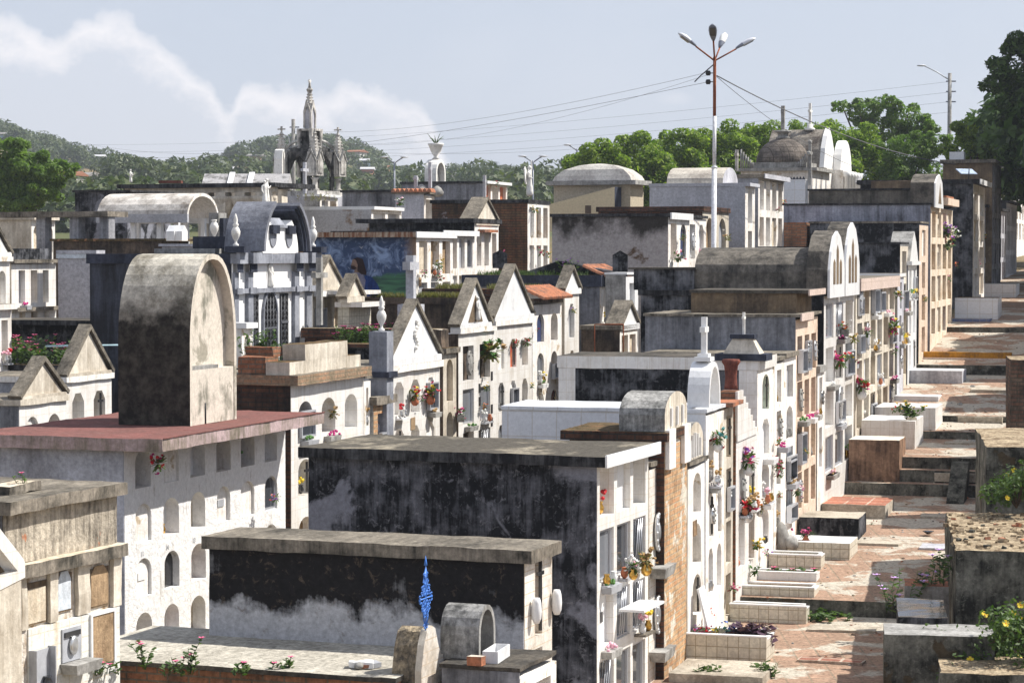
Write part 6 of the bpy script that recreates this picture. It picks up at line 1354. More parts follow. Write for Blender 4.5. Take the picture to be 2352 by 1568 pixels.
def domed():
    D = 90; th = R(19); C = at(1866, 385, D); base = g(C[0], C[1])-.1; H = C[2]-base; e = empty('domed_mausoleum', (C[0], C[1], base), -th, 'white mausoleum with big brown ribbed dome and steep gabled rear roof', 'mausoleum')
    W = 3.2; L = 2.75
    b = MB(); b.box((-L, 0, 0), (0, W, H-.12), m_white); b.build('wall', e)
    b = MB(); b.box((-L-.15, -.15, H-.12), (.2, W+.1, H), m_stone); b.build('cornice', e)
    b = MB(); b.box((-L+.3, .1, H+.001), (-.3, 2.2, H+.22), m_stone); b.build('drum', e)
    dm = mat('dome_crust', (.22,.19,.165), (.075,.066,.06), cover=.45, scale=1.5, tile=(.35,.2,.012), grout=(.08,.065,.055), bump=.5, fine=.18)
    b = MB(); b.lathe([(1.02*math.cos(R(a)), .95*math.sin(R(a))) for a in range(0, 90, 9)] + [(.05,.96)], (-L/2, 1.1, H+.22), dm, 24); b.build('dome', e)
    b = MB(); b.lathe([(.26,0),(.28,.06),(.2,.1),(.22,.22),(.34,.26),(.34,.3),(.1,.34)], (-L/2, 1.1, H+1.14), m_stone, 14); b.build('lantern', e)
    cross('finial_cross', (-L/2, 1.1, H+1.45), .95, .22, .13, '', m_stone, parent=e)
    for s in (0, 1):
        b = MB()
        for k in range(6):
            x = (-L+.02+k*.09) if s == 0 else (-.08-k*.09); b.lathe([(.035,0),(.035,.72-k*.1)], (x, -.05 if s == 0 else .0, H+.001), m_stone, 6)
        b.build('organ_pipes', e)
    # steep gabled wing at the back
    y0 = 2.0; b = MB(); b.box((-L+.2, W+.001, 0), (-.1, W+3.4, H+.1), m_white); b.build('rear_wing', e)
    rf = mat('crusty_roof', (.30,.27,.23), (.12,.1,.085), cover=.45, scale=1.4, bump=.6, fine=.2)
    P = [(W-.5, H+.05), (W-.25, H+.8), (W+.15, H+1.3), (W+.6, H+1.62), (W+1.05, H+1.3), (W+1.45, H+.8), (W+1.7, H+.05)]
    b = MB(); b.prism(P, -L+.35, -.3, m_slabwall(), tmat=rf); b.build('vaulted_roof', e)
    b = MB(); b.prism([(y, z+.05) for y, z in P], -.299, -.12, m_slabwall()); b.build('gable_front', e)
    b = MB(); b.prism([(W+1.2, H+.05)] + arc(W+2.3, H+.05, 1.1, 1.2, 180, 0, 12) + [(W+3.4, H+.05)], -.1, .2, m_slabwall()); b.box((-.2, W+1.0, 0), (.35, W+3.6, H+.04), m_white)
    b.build('shell_porch', e)
    for k in range(5):
        b = MB(); b.lathe([(.11,0),(.11,H-.25),(.16,H-.2),(.16,H-.02)], (.47, W+1.1+k*.6, 0), m_slabwall(), 10); b.build('porch_column', e)
    for k in range(3):
        b = MB(); b.prism([(.4+k*.9, H-1.5), (.9+k*.9, H-1.5), (.65+k*.9, H-.4)], .001, .03, m_slabg); b.build('pointed_window', e)
    b = MB(); b.box((-.9-.05, W+.6-.05, H+1.63), (-.9+.05, W+.6+.05, H+2.65), m_statue); b.box((-.95+.001, W+.6-.22, H+2.3), (-.85-.001, W+.6-.051, H+2.38), m_statue); b.box((-.95+.001, W+.6+.051, H+2.3), (-.85-.001, W+.6+.22, H+2.38), m_statue); b.lathe([(.2,0),(.2,.08),(.12,.12),(.12,.25)], (-.9, W+.6, H+1.58), m_statue, 10); b.build('roof_cross', e)
rowsBack()

# ---------------------------------------------------------------- far left structures
def farLeft():
    # long slab on columns with fan arches
    D = 74; A = at(268, 424, D+1.0); B_ = at(632, 424, D-1.2); th = math.atan2(-(B_[1]-A[1]), B_[0]-A[0]); Lx = (B_-A).length; zt = A[2]; z0 = g(A[0], A[1])
    e = empty('open_gallery', (B_[0], B_[1], z0), -th, 'long open gallery with mouldy flat slab on cream columns and scalloped arches', 'gallery')
    h = zt-z0
    b = MB(); b.box((-Lx, 0, h-.13), (0, 2.6, h), m_edged, tmat=m_roofd); b.build('roof_slab', e)
    b = MB(); b.box((-Lx+.2, .15, h-.28), (-.1, .35, h-.131), m_cream); b.build('beam', e)
    for x in (-Lx*.46, -Lx*.35, -Lx*.23, -Lx*.1, -.35, -Lx*.62, -Lx*.8):
        b = MB(); b.box((x-.17, .1, 0), (x+.17, .5, h-.281), m_cream); b.build('column', e)
    for x in (-Lx*.46, -Lx*.35, -Lx*.23, -Lx*.1):
        b = MB(); b.lathe([(.18,0),(.22,.1),(.42,.5),(.46,.6)], (x, .3, h-1.0), m_cream, 12, sy=.6); b.build('fan_capital', e)
    figure('stone_figure', at(300, 421, D+.8), .42, -.3, 'small white stone bust of a person holding a child on the long mouldy slab', pose='stand', child=True)
    b = MB(); b.box((-.35,-.2,0),(.35,.2,.08), m_rust2()); tag(b.build('rusty_sheet', None, at(392, 421, D+.6)), 'rusty sheet lying on the long mouldy slab', 'sheet')
    # gabled metal roofs behind
    D = 84; e = empty('gabled_tomb', at(470, 455, D+1), -.02, 'long tomb with patched grey metal ridge roof behind the open gallery', 'tomb')
    W_ = (690-458)*D/F; b = MB(); b.prism([(-1.0,.30),(0,.86),(1.0,.30)], 0, W_-.5, mat('grey_sheet_roof', (.40,.39,.39), (.16,.155,.15), cover=.4, sharp=.05, scale=.5, streak=.8, spots=(.62,.6,.58), fine=.1), tmat=None); b.build('roof', e)
    b = MB(); b.box((.1,-.9,-4), (W_-.7,.9,.35), m_cream); b.build('wall', e)
    for x in (.9, W_*.45): 
        b = MB(); b.prism([(-1.04,.32),(0,.90),(0,.92),(-1.06,.34)], x, x+.2, m_slabw); b.build('roof_patch', e)
    # white vaulted canopy
    D = 62; A = at(212, 497, D+1.0); B_ = at(430, 497, D-.4); th = THB; Lx = (430-212)*D/F*1.04; z0 = g(B_[0], B_[1]); h = B_[2]-z0
    e = empty('vaulted_canopy', (B_[0], B_[1], z0), -th, 'white canopy with mould-speckled curved roof on slim posts', 'canopy')
    Wc = 2.0; pr = [(0, h)] + arc(Wc/2, h, Wc/2, .62, 180, 0, 12)[1:-1] + [(Wc, h)]
    b = MB(); b.strip(pr, -Lx, 0, .08, m_white, tmat=mat('speckled_vault', (.66,.62,.57), (.25,.22,.19), cover=.42, sharp=.1, scale=2.2, streak=.2, fine=.1)); b.build('curved_roof', e)
    b = MB(); b.box((-Lx, -.04, h-.16), (.02, .06, h+.06), m_greyb); b.build('fascia', e); b = MB(); b.box((-Lx, Wc-.06, h-.16), (.02, Wc+.04, h+.06), m_slabw); b.build('fascia', e)
    for x in (-.35, -Lx*.33, -Lx*.62, -Lx+.3):
        for y in (.15, Wc-.2):
            b = MB(); b.box((x-.06, y-.06, 0), (x+.06, y+.06, h-.02), m_slabw); b.build('post', e)
    b = MB(); b.box((-Lx+.6, .3, 0), (-.6, Wc-.3, h-.95), m_pale); b.build('altar', e)
    # a pair of small roofs beneath it
    for px, lab in ((400,'white little gabled headstone under the canopy edge'),(418,'second white gabled headstone right under the canopy edge')):
        b = MB(); b.prism([(0,0),(.32,0),(.32,.22),(.16,.36),(0,.22)], -.2, 0, m_slabw); q = at(px, 553, 55.5); b_ = b.build('gabled_headstone', None, q, -THB); tag(b_, lab, 'headstone')
    # grey pergola
    D = 58; A = at(-30, 484, D+1.1); B_ = at(243, 490, D-.3); th = math.atan2(-(B_[1]-A[1]), B_[0]-A[0]); Lx = (B_-A).length; z0 = g(B_[0], B_[1]); h = B_[2]-z0+.05
    e = empty('pergola', (B_[0], B_[1], z0), -th, 'weathered grey beam on square stone columns at the far left', 'pergola')
    b = MB(); b.box((-Lx, 0, h-.13), (.05, .9, h), m_edge, seg=.3, amp=.01); b.build('beam', e)
    for x in (-.12, -.98, -1.95):
        b = MB(); b.box((x-.13, .1, 0), (x+.13, .38, h-.131), m_stonev()); b.build('column', e)
    # dark wall, low roofs
    tomb('tomb', 'dark blotched grey wall tomb beside the leafy tree', 172, 292, 300, 436, 70, THB, side=m_mould, roof=m_roofd, edge=m_edged, st=.06, seed=150, W=3)
    tomb('tomb', 'low dark brown walled tomb behind the grey columns', 122, 372, 384, 548, 56.5, THB, side=m_brownw2(), roof=m_roofd, edge=m_moss, st=.06, seed=151, W=1.5)
    tomb('tomb', 'low pale tomb with gravel and grass patch before the canopy', 372, 462, 470, 560, 55, THB, side=m_pale, roof=m_earthtop(), edge=m_pale, st=.06, seed=152, W=1.5)
    tomb('niche_tomb', 'cream arched vault tomb with stepped cornice behind the grey columns', 60, 72, 126, 496, 62, THB, cat='tomb', side=m_cream, fac=m_tile, roof=m_roof, edge=m_cream, st=.1, seed=153, L=2, f=dict(cols=2, rows=2, pitch=.9, kinds='tc', arch=1))
    for px, w, h_, mm, lab in ((492, 24, 56, m_stone, 'plain grey upright slab monument left of the stone urn'), (508, 12, 44, m_greyd, 'dark upright slab behind the mausoleum urn')):
        b = MB(); s = 60/F; b.box((0,0,-1.5), (w*s, .5, h_*s), mm); tag(b.build('slab_monument', None, at(px-w/2, 545, 60), -THB), lab, 'monument')
    q = at(492, 553, 57); urn('urn', q, .75, 'grey white stone urn standing alone left of the mausoleum', m_statue, flame=False)
def m_stonev(): return mat('marbled_column', (.34,.34,.36), (.15,.15,.16), cover=.45, scale=1.6, streak=.5)
farLeft()

# ---------------------------------------------------------------- gothic monument
def gothic():
    D = 88; k = D/F; C = at(712, 462, D); z0 = g(C[0], C[1]); e = empty('gothic_monument', (C[0], C[1], z0), -R(30), 'tall blackened white gothic monument with pinnacles and central spire', 'monument')
    Zp = lambda py: C[2]-z0 + (462-py)*k
    b = MB(); b.box((-1.25,-1.25,0), (1.25,1.25,Zp(452)), m_pale); b.box((-1.05,-1.05,Zp(452)+.001), (1.05,1.05,Zp(440)), m_goth); b.build('base', e)
    hw_ = .74
    def crockets(b, x, y, z0_, z1, r0, m, n=4):
        for i in range(n):
            z = z0_ + (z1-z0_)*i/n; r_ = r0*(1-i/n*.75)
            for a in range(4): b.blob((x+r_*math.cos(a*1.57+.78), y+r_*math.sin(a*1.57+.78), z), .045, m, (1.2,1.2,.8))
    for sx in (-1, 1):
        for sy in (-1, 1):
            x, y = sx*hw_, sy*hw_; mm = m_goth
            b = MB(); b.lathe([(.16,0),(.16,.08),(.09,.12),(.09,.4),(.17,.5)], (x, y, Zp(441)), mm, 10)
            b.box((x-.22, y-.22, Zp(406)), (x+.22, y+.22, Zp(376)), mm); b.box((x-.2,y-.2,Zp(376)+.001),(x+.2,y+.2,Zp(352)), mm)
            for a in range(4):
                M = Matrix.Translation((x, y, 0)) @ Matrix.Rotation(a*1.5708, 4, 'Z')
                b.prism([(-.15, Zp(400)), (.15, Zp(400)), (.15, Zp(372)), (0, Zp(356)), (-.15, Zp(372))], .221, .25, mm, M=M)
                b.prism([(-.24, Zp(372)), (0, Zp(344)), (.24, Zp(372)), (.2, Zp(372)), (0, Zp(350)), (-.2, Zp(372))], .2, .27, m_stone, M=M)
            b.build('pier', e)
            b = MB(); b.lathe([(.17, Zp(352)), (.13, Zp(332)), (.07, Zp(312)), (.10, Zp(310)), (.05, Zp(307)), (.02, Zp(300))], (x, y, 0), mm, 6, smooth=False); crockets(b, x, y, Zp(348), Zp(312), .2, mm, 5)
            if sx == 1 and sy == 1 or (sx == -1 and sy == -1): b.box((x-.03,y-.03,Zp(302)), (x+.03,y+.03,Zp(292)), mm); b.box((x-.16,y-.025,Zp(300)), (x+.16,y+.025,Zp(297)), mm)
            b.build('pinnacle', e)
            b = MB()
            for q in (0, 1):   # flying braces to the centre
                b.tube([(x*.9, y*.9, Zp(345+q*12)), (x*.6, y*.6, Zp(328+q*12)), (x*.3, y*.3, Zp(322+q*10))], .06, mm, 5)
            b.build('flying_brace', e)
    b = MB()
    for a in range(4):
        M = Matrix.Rotation(a*1.5708, 4, 'Z')
        w = hw_-.2; P = [(-w, Zp(440)), (-w, Zp(350)), (w, Zp(350)), (w, Zp(440)), (w-.1, Zp(440)), (w-.1, Zp(395)), (w*.45, Zp(372)), (0, Zp(358)), (-w*.45, Zp(372)), (-w+.1, Zp(395)), (-w+.1, Zp(440))]
        b.prism(P, hw_-.12, hw_-.02, m_gothd, M=M)
    b.build('arcade', e)
    b = MB(); b.box((-.55,-.55,Zp(350)+.001), (.55,.55,Zp(342)), m_gothd); b.box((-.26,-.26,Zp(342)+.001), (.26,.26,Zp(302)), m_gothd)
    for a in range(4):
        M = Matrix.Rotation(a*1.5708, 4, 'Z'); 
        for s in (-1, 1): b.prism([(s*.27-.05, Zp(342)), (s*.27+.05, Zp(342)), (s*.27+.08, Zp(298)), (s*.27, Zp(312)), (s*.27-.08, Zp(298))], .261, .34, m_goth, M=M)
    b.build('tabernacle', e)
    b = MB(); b.box((-.34,-.34,Zp(302)+.001), (.34,.34,Zp(297)), m_goth); b.box((-.14,-.14,Zp(297)+.001),(.14,.14,Zp(250)), m_pale)
    for a in range(4):
        M = Matrix.Rotation(a*1.5708, 4, 'Z'); b.prism([(-.16, Zp(295)), (-.16, Zp(258)), (0, Zp(232)), (.16, Zp(258)), (.16, Zp(295)), (.11, Zp(295)), (.11, Zp(262)), (0, Zp(246)), (-.11, Zp(262)), (-.11, Zp(295))], .1405, .18, m_goth, M=M)
    b.lathe([(.14, Zp(250)), (.10, Zp(232)), (.075, Zp(212)), (.12, Zp(209)), (.12, Zp(207)), (.06, Zp(203)), (.03, Zp(190))], (0,0,0), m_goth, 8, smooth=False); crockets(b, 0, 0, Zp(238), Zp(206), .12, m_goth, 5)
    b.box((-.03,-.03,Zp(192)), (.03,.03,Zp(184)), m_statue); b.box((-.025,-.08,Zp(189)), (.025,.08,Zp(186.5)), m_statue)
    b.build('spire', e)
    # white broken arch fragment at its side
    b = MB(); b.strip([(0,0),(.0,.6),(.1,.9),(.3,.95),(.42,.6),(.45,0)], -.3, 0, .1, m_statue); tag(b.build('arch_fragment', None, at(648, 402, 87), -R(10)), 'white broken arch fragment beside the gothic monument', 'fragment')
    # weedy low slab in front, right side
    tomb('tomb', 'white slab topped low tomb at the foot of the gothic monument', 700, 735, 776, 446, 84, THB, side=m_stone, fac=m_white, roof=m_slabw, edge=m_slabw, st=.08, ov=(.1,.05), seed=160, f=dict(cols=2, rows=2, kinds='oG'))
gothic()
# ---------------------------------------------------------------- the stepped path and everything along it
def gd(px, py):
    lo, hi = 20, 160
    for _ in range(60):
        m = (lo+hi)/2; p = at(px, py, m)
        if p[2] < g(p[0], p[1]): lo, hi = lo, m
        else: lo = m
    return m
def pathsheet():
    S = sorted(set([20,28] + [a for a, b in GP if 20 < a < 151] + [20+i*1.0 for i in range(100)])); bm = bmesh.new(); cols = [-6.7,-6,-5,-4,-3,-1.8]; rows = []
    for s in S:
        rows.append([bm.verts.new((*(SU*s + VV*c), pl(s, GP)+.004)) for c in cols])
    for A, B in zip(rows, rows[1:]):
        for k in range(len(cols)-1):
            f = bm.faces.new((A[k], A[k+1], B[k+1], B[k])); d = abs(B[k].co.z-A[k].co.z) > .12 and (B[k].co-A[k].co).length < .5; f.material_index = 1 if d else 0
    me = bpy.data.meshes.new('path'); bm.to_mesh(me); me.materials.append(m_path); me.materials.append(m_dstone)
    o = bpy.data.objects.new('path', me); scene.collection.objects.link(o); o['kind'] = 'structure'
pathsheet()
def ab(name, label, cat, px, py, D, w, d, h, mside, mtop=None, planter=False, th=THA, seg=.25, amp=.008, sink=.25, group=None, wall=.09, fill=None):
    """box whose near-left foot stands at picture point px,py; w across the path, d along it"""
    p = at(px, py, D); e = empty(name, (p[0], p[1], p[2]), -th, label, cat, group)
    if not planter:
        b = MB(); b.box((0,0,-sink), (w,d,h), mside, seg=seg, amp=amp, tmat=mtop); b.build('block' if name != 'grave' else 'slab', e)
    else:
        for nm, lo, hi in (('near_wall',(0,0,-sink),(w,wall,h)),('far_wall',(0,d-wall,-sink),(w*.94,d,h*.95)),('end_wall',(w-wall,wall+.001,-sink),(w-.002,d-wall-.001,h*.9))):
            b = MB(); b.box(lo, (hi[0],hi[1],hi[2]-.02), mside); b.box((lo[0]-.004,lo[1]-.004,hi[2]-.0195), (hi[0]+.004,hi[1]+.004,hi[2]), m_slabw); b.build(nm, e)
        b = MB(); b.box((.0,wall+.002,-sink), (w-wall-.002,d-wall-.002,h*.45), fill or m_earth, seg=.2, amp=.01); b.build('bed', e)
    return e
def paththings():
    m_tpl = m_tilec
    G = [  # px, py base, px right, height px, depth, kind
      ('planter','cream tiled grave planter nearest the camera, full of paper flowers and purple leaves',1570,1530,1756,78,.80,'P',m_tpl),
      ('planter','second cream tiled grave planter from the camera, empty, with stained foot',1672,1440,1848,56,.42,'P',m_tpl),
      ('planter','plain pale tiled grave planter, third along the row',1700,1394,1866,52,.62,'P',m_tpl),
      ('planter','low white walled grave bed with green leaves, fourth along the row',1735,1336,1872,26,.45,'P',m_slabw),
      ('planter','long low tiled grave bed just before the flat white slab',1762,1298,1882,28,.55,'P',m_tpl),
      ('grave','flat white slab grave with terracotta flower pot on it',1785,1276,1948,34,1.0,'B',m_tpl,m_slabw),
      ('grave','dark sided concrete slab grave below the brick topped one',1832,1226,1968,40,1.1,'B',m_mould2,m_conc),
      ('grave','low grave platform topped with red brick tiles',1884,1168,2030,12,1.4,'B',m_conc,mat('red_grave_tiles',(.42,.17,.11),(.3,.14,.1),cover=.4,scale=1.5,tile=(.42,.5,.02),grout=(.6,.48,.38),plane='flat',bump=.2)),
      ('grave','tall stained reddish block grave with white slab top beside the steps',1946,1112,2062,104,1.1,'B',m_stainred,mat('cream_top',(.74,.68,.58),(.5,.44,.36),cover=.35,scale=1.6,plane='flat')),
      ('grave','white tiled stepped grave carrying potted flowers above the stained block',1975,1004,2098,40,1.7,'B',m_tile,m_slabw),
      ('grave','second white tiled slab grave behind the potted flowers',2006,958,2145,24,1.6,'B',m_tile,m_slabw),
      ('grave','flat white marble slab lying flush in the paving',2050,914,2152,5,.9,'B',m_slabw,m_slabw),
      ('grave','pale lavender box grave with flat top further up the path',2086,892,2206,42,1.2,'B',m_pale,m_slabw),
      ('grave','low white stepped grave at the foot of the pointed white tomb',2112,846,2200,14,1.4,'B',m_slabw,m_slabw),
      ('grave','grave with white tiled side in the shade of the tree',2190,720,2288,36,1.6,'B',m_tileb,m_moss),
      ('grave','blue tiled low grave in the shade before the white tiled one',2184,746,2270,14,1.0,'B',mat('blue_tiles',(.16,.2,.36),None,tile=(.2,.2,.006),bump=.1),m_stone),
      ('grave','dim box grave far up the shaded path',2248,672,2330,20,1.8,'B',m_tileb,m_stone),
    ]
    out = []
    for q in G:
        nm, lab, px, py, pr, hp, d, kd, ms = q[:9]; D = DA(px)+.12; k = D/F; w = (pr-px)*k/(.963+.27*(px-1176)/F)
        o = ab(nm, lab, 'grave', px+3, py, D, w, d, hp*k, ms, q[9] if len(q) > 9 else None, planter=(kd == 'P'), seg=.13 if D < 57 else 0, amp=.009, sink=.6)
        out.append((o, w, d, hp*k, D))
    # flowers in the nearest planter
    o, w, d, h, D = out[0]; M = o.matrix_basis
    for k, (cs, lab) in enumerate(((['pink','lilac','white'],'pink and lilac paper flowers at the wall end of the nearest planter'),(['red','magenta'],'red paper flowers in the nearest planter'),(['yellow','green','red'],'yellow green paper flowers in the nearest planter'),(['blue','teal'],'blue paper flowers beside the purple leaves'))):
        flowers(o.location + Matrix.Rotation(-THA, 3, 'Z') @ Vector((.08+.15*k, .42, h*.98)), .11, cs, lab, n=12)
    for k in range(6):
        weed(o.location + Matrix.Rotation(-THA, 3, 'Z') @ Vector((.66+.07*k, .42+.08*(k%2), h*.42)), .36, 'purple leaved tradescantia in the nearest planter, %s' % ('first after the blue flowers','second after the blue flowers','in the middle of the bed','close to its middle neighbour','last but one before the end wall','hanging over the end wall')[k], 10, None, name='purple_plant', spread=.12, leaf=m_purple, lf=.10)
    for k in range(3):
        o, w, d, h, D = out[3]; weed(o.location + Matrix.Rotation(-THA, 3, 'Z') @ Vector((.25+.28*k, .22, h*.4)), .14, ('small green plant at the wall end of the low white bed','small green plant in the middle of the low white bed','small green plant at the outer end of the low white bed')[k], 6, 'pink', spread=.08, nf=2, lf=.07)
    o = out[5][0]; flowers(o.location + Matrix.Rotation(-THA, 3, 'Z') @ Vector((.42,.30,out[5][3]+.13)), .14, ['magenta','pink'], 'magenta flowers in a terracotta box on the flat white slab grave', n=16, sq=(1.3,.7,.6), pot='terra')
    # broken grey stone leaning by the wall
    b = MB(); b.blob((0,0,.18), .2, m_stone, (.7,.9,1.3), 2, .35); b.blob((.15,-.05,.1), .14, m_stone, (1,1,.9), 2, .35); tag(b.build('broken_statue', None, at(1795, 1258, DA(1790)-.1)), 'broken grey stone figure leaning at the foot of the white front', 'stone')
    # sloping white slab leaning on the front of the brick pillar tomb
    b = MB(); b.box((0,0,0), (.03,.42,.62), m_slabw, M=Matrix.Rotation(R(-14), 4, 'Y')); tag(b.build('leaning_slab', None, at(1588, 1452, DA(1588)) + Vector((.22,0,0)), -THA), 'white marble slab leaning against the wall at the nearest planter', 'slab')
    # foot slab before the nearest planter
    ab('kerb_slab', 'pale concrete ledge slab in front of the nearest planter', 'slab', 1536, 1562, 31.4, 1.25, 1.2, .10, m_conc, m_conc, seg=.2)
    # stairs ramp, risers
    D = 47.0
    p = at(2196, 1160, 47.1); b = MB(); b.prism([(0,-.2),(0,.05),(1.15,.78),(1.35,.78),(1.35,-.2)], 0, .34, m_dstone); tag(b.build('ramp', None, p + Vector((-.2,0,-.02)), -THA), 'narrow stained concrete ramp laid up the middle of the steps', 'ramp')
    # ochre kerb
    p = at(2120, 818, DA(2118)+.2); b = MB(); b.box((0,0,-.3), (2.3,.18,.12), m_yellow, seg=.3, amp=.01); b.box((0,-.16,-.3),(2.3,-.001,-.03), m_pinkt); b.build; tag(b.build('kerb', None, p, -THA-.06), 'ochre painted kerb across the path', 'kerb')
    ab('slab', 'loose grey slab lying on the path beyond the lavender box grave', 'slab', 2228, 902, gd(2228, 902), .95, 1.1, .08, m_conc, m_conc, seg=.3)
    b = MB(); b.blob((0,0,0), .32, m_stone, (1.4,1,.55), 2, .1); tag(b.build('mound', None, at(2190, 838, DA(2120)+.6)), 'small cement mound at the end of the ochre kerb', 'mound')
    # right hand walls
    def rw(label, px, py_top, D, w, d, mside, mtop, name='garden_wall', amp=.02, seg=.14, zt=None):
        p = at(px, py_top, D); z0 = g(p[0], p[1]) - .3; e = empty(name, (p[0], p[1], z0), -THA*.55, label, 'wall')
        b = MB(); b.box((0,0,0), (w,d,p[2]-z0), mside, seg=seg, amp=amp, tmat=mtop); b.build('body', e)
        return e, p
    e, p = rw('thick stained garden wall with crumbling rubble top nearest at the path side', 2196, 1264, 31.0, 3.0, 4.6, m_dstone, m_rubble)
    b = MB(); rr2 = random.Random(3)
    for _ in range(420):
        x = rr2.random()*2.9; y = rr2.random()*4.5; s = rr2.uniform(.012,.045); c = (x, y, p[2]-e.location[2]+.0); b.box((c[0],c[1],c[2]-.02), (c[0]+s*2,c[1]+s*1.4,c[2]+s*.8), rr2.choice((m_rubble, m_rubble, m_rubble, m_rubble, m_dstone, m_rubble, m_terra)) if s > .03 else m_rubble, M=Matrix.Translation(Vector(c)) @ Matrix.Rotation(rr2.random()*3, 4, 'Z') @ Matrix.Rotation(rr2.gauss(0,.3), 4, 'X') @ Matrix.Translation(-Vector(c)))
    o = b.build('rubble', e); o['kind'] = 'stuff'
    rw('second stained wall block with flowering bush on it', 2266, 1026, 36.6, 2.5, 4.0, m_dstone, m_rubble)
    rw('tall dark gate post of brick and plaster at the edge of the path', 2322, 826, 44.5, 2.2, 1.6, m_brownpost(), m_rubble)
    rw('low dark concrete block nearest the camera beside the yellow flowering bush', 2030, 1456, 28.4, 1.3, .9, m_dstone, m_stone, name='block', amp=.012)
    rw('black flat topped block behind the low concrete one', 2062, 1416, 30.4, .62, 1.7, m_mould2, m_slabd, name='block', amp=.012)
    rw('small brick topped plinth in the shade beside the thick garden wall', 2078, 1345, 33.8, .66, .8, m_stone, m_terra, name='plinth', amp=.01)
    # unseen walls added beyond the frame, sized to cast shadow bands on the path
    for k, (px, yt, D, w, d, lab) in enumerate(((2385,700,47.0,2,2.6,'tall added shadow wall up the path outside the frame'),(2400,650,51.6,2,1.8,'low added shadow wall up the path outside the frame'),(2405,640,55.6,2,2.0,'tomb side up the path outside the frame'),(2410,600,60.5,2,3,'second added shadow wall up the path outside the frame'))):
        rw(lab, px, yt, D, w, d, m_mould2, m_roofd)
    # small things on the paving
    flowers(at(2003, 1205, gd(2003, 1205))+Vector((0,0,.05)), .06, ['red'], 'single dropped red flower on the paving by the brick topped grave', n=5)
    b = MB(); b.lathe([(.03,0),(.1,.05),(.11,.055),(.0,.02)], (0,0,0), m_slabd, 10); tag(b.build('bowl', None, at(2132, 1226, gd(2132, 1230))), 'small dark bowl lying on the sunlit paving', 'bowl')
    for k, (px, py) in enumerate(((1855,1412),(1905,1422),(1870,1424))):
        weed(at(px, py, gd(px, py)), .12, ('ground creeper against the foot of the second planter','longest ground creeper on the brick paving','thin ground creeper between planter and shadow')[k], 14, None, name='creeper', spread=.4 if k == 1 else .25, lf=.07, cat='weed')
    for k, (px, py, s) in enumerate(((1620,1560,.2),(1760,1556,.22),(1730,1548,.14),(1990,1162,.06))):
        weed(at(px, py, gd(px, py)), s, ('green weed at the edge of the pale ledge slab','biggest green weed at the foot of the nearest planter','small green weed between ledge slab and planter','tiny weed where the steps begin')[k], 12, None, spread=.15, lf=.06, cat='weed')
    # creeping pink-flowered stems over the path, bushes with yellow flowers
    for k, (px, py, D, h, n_, lab) in enumerate(((2080,1360,33.6,.55,5,'arching periwinkle stem with pink flower over the shaded plinth'),(2120,1340,34.0,.5,5,'second periwinkle stem leaning towards the garden wall'),(2165,1300,32.5,.5,6,'periwinkle stem against the garden wall face'),(2040,1370,34.2,.4,4,'lowest periwinkle stem reaching across the paving'))):
        weed(at(px, py+40, D), h, lab, n_, 'lilac', spread=.25, nf=3, lf=.07)
    bush('yellow flowering bush', at(2262, 1560, 28.6), .82, 'big yellow flowering shrub spreading at the bottom corner', 34, 16, 11)
    bush('yellow flowering bush', at(2360, 1500, 28.0), .7, 'yellow flowering shrub at the frame edge behind the big one', 22, 12, 12)
    bush('yellow flowering bush', at(2335, 1150, 35.0), .62, 'yellow flowering shrub growing from the second wall block', 20, 9, 13)
    # rubble bed under the big shrub
    rw('crumbling rubble ledge under the big yellow shrub', 2160, 1545, 27.3, 3.0, 1.2, m_dstone, m_rubble, name='ledge')
def litter():
    r = random.Random(8); ms = (m_rubble, m_stone, m_slabc, m_terra, m_bark); b = MB(); n = 0
    while n < 900:
        s_ = r.uniform(30, 70); c = r.uniform(-6.6, -1.9); xy = SU*s_ + VV*c; z = pl(s_, GP)+.004; q = r.uniform(.008, .03) * (2.2 if r.random() < .04 else 1)
        if noise.noise(Vector((xy[0]*.8, xy[1]*.8, 4))) < -.1 and r.random() < .7: continue
        C_ = Vector((xy[0], xy[1], z)); M = Matrix.Translation(C_) @ Matrix.Rotation(r.random()*3, 4, 'Z') @ Matrix.Rotation(r.gauss(0,.3), 4, 'X')
        b.box((-q,-q*.7,-.004), (q,q*.7,q*.6), r.choice(ms), M=M, taper=.6); n += 1
    tag(b.build('litter'), 'small stones and crumbs scattered over the paving', 'debris', None, 'stuff')
    # loose broken slabs in the paving
    for k, (px, py, w, d, mm, lab) in enumerate(((1985,1250,.9,.5,m_conc,'worn pale slab patch in the sunlit paving by the flat white grave'),(2150,1262,.9,.7,m_pale,'grey tiled patch in the paving by the garden wall shadow'),(1900,1450,1.0,.5,m_conc,'worn concrete patch in the paving beside the second planter'),(1880,1520,.9,.3,mat('crazy_paving',(.3,.14,.1),(.2,.11,.08),cover=.4,scale=2,plane='flat',tile=(.3,.22,.02),grout=(.5,.42,.34)),'red crazy paving patch at the foot of the first step'),(2180,1090,.9,.5,m_conc,'worn pale slab at the head of the steps'),(2150,1190,.8,.6,m_conc,'sunlit pale slab below the steps'),(2230,960,1.0,.7,m_conc,'broken pale slab on the upper landing'),(2200,1020,1.3,.5,m_conc,'long worn slab across the upper landing'))):
        D_ = gd(px, py); p = at(px, py, D_); b = MB(); b.box((0,0,-.15), (w,d,.025), mm, seg=.1, amp=.012); tag(b.build('paving_slab', None, (p[0]-.3, p[1], g(p[0], p[1])+.012), -THA + (k%3-1)*.06), lab, 'slab')
def m_brownpost(): return mat('brown_post', (.20,.15,.11), (.045,.04,.035), cover=.5, sharp=.1, scale=2.5, brick=(.2,.09,.06), grout=(.1,.09,.07), bump=1)
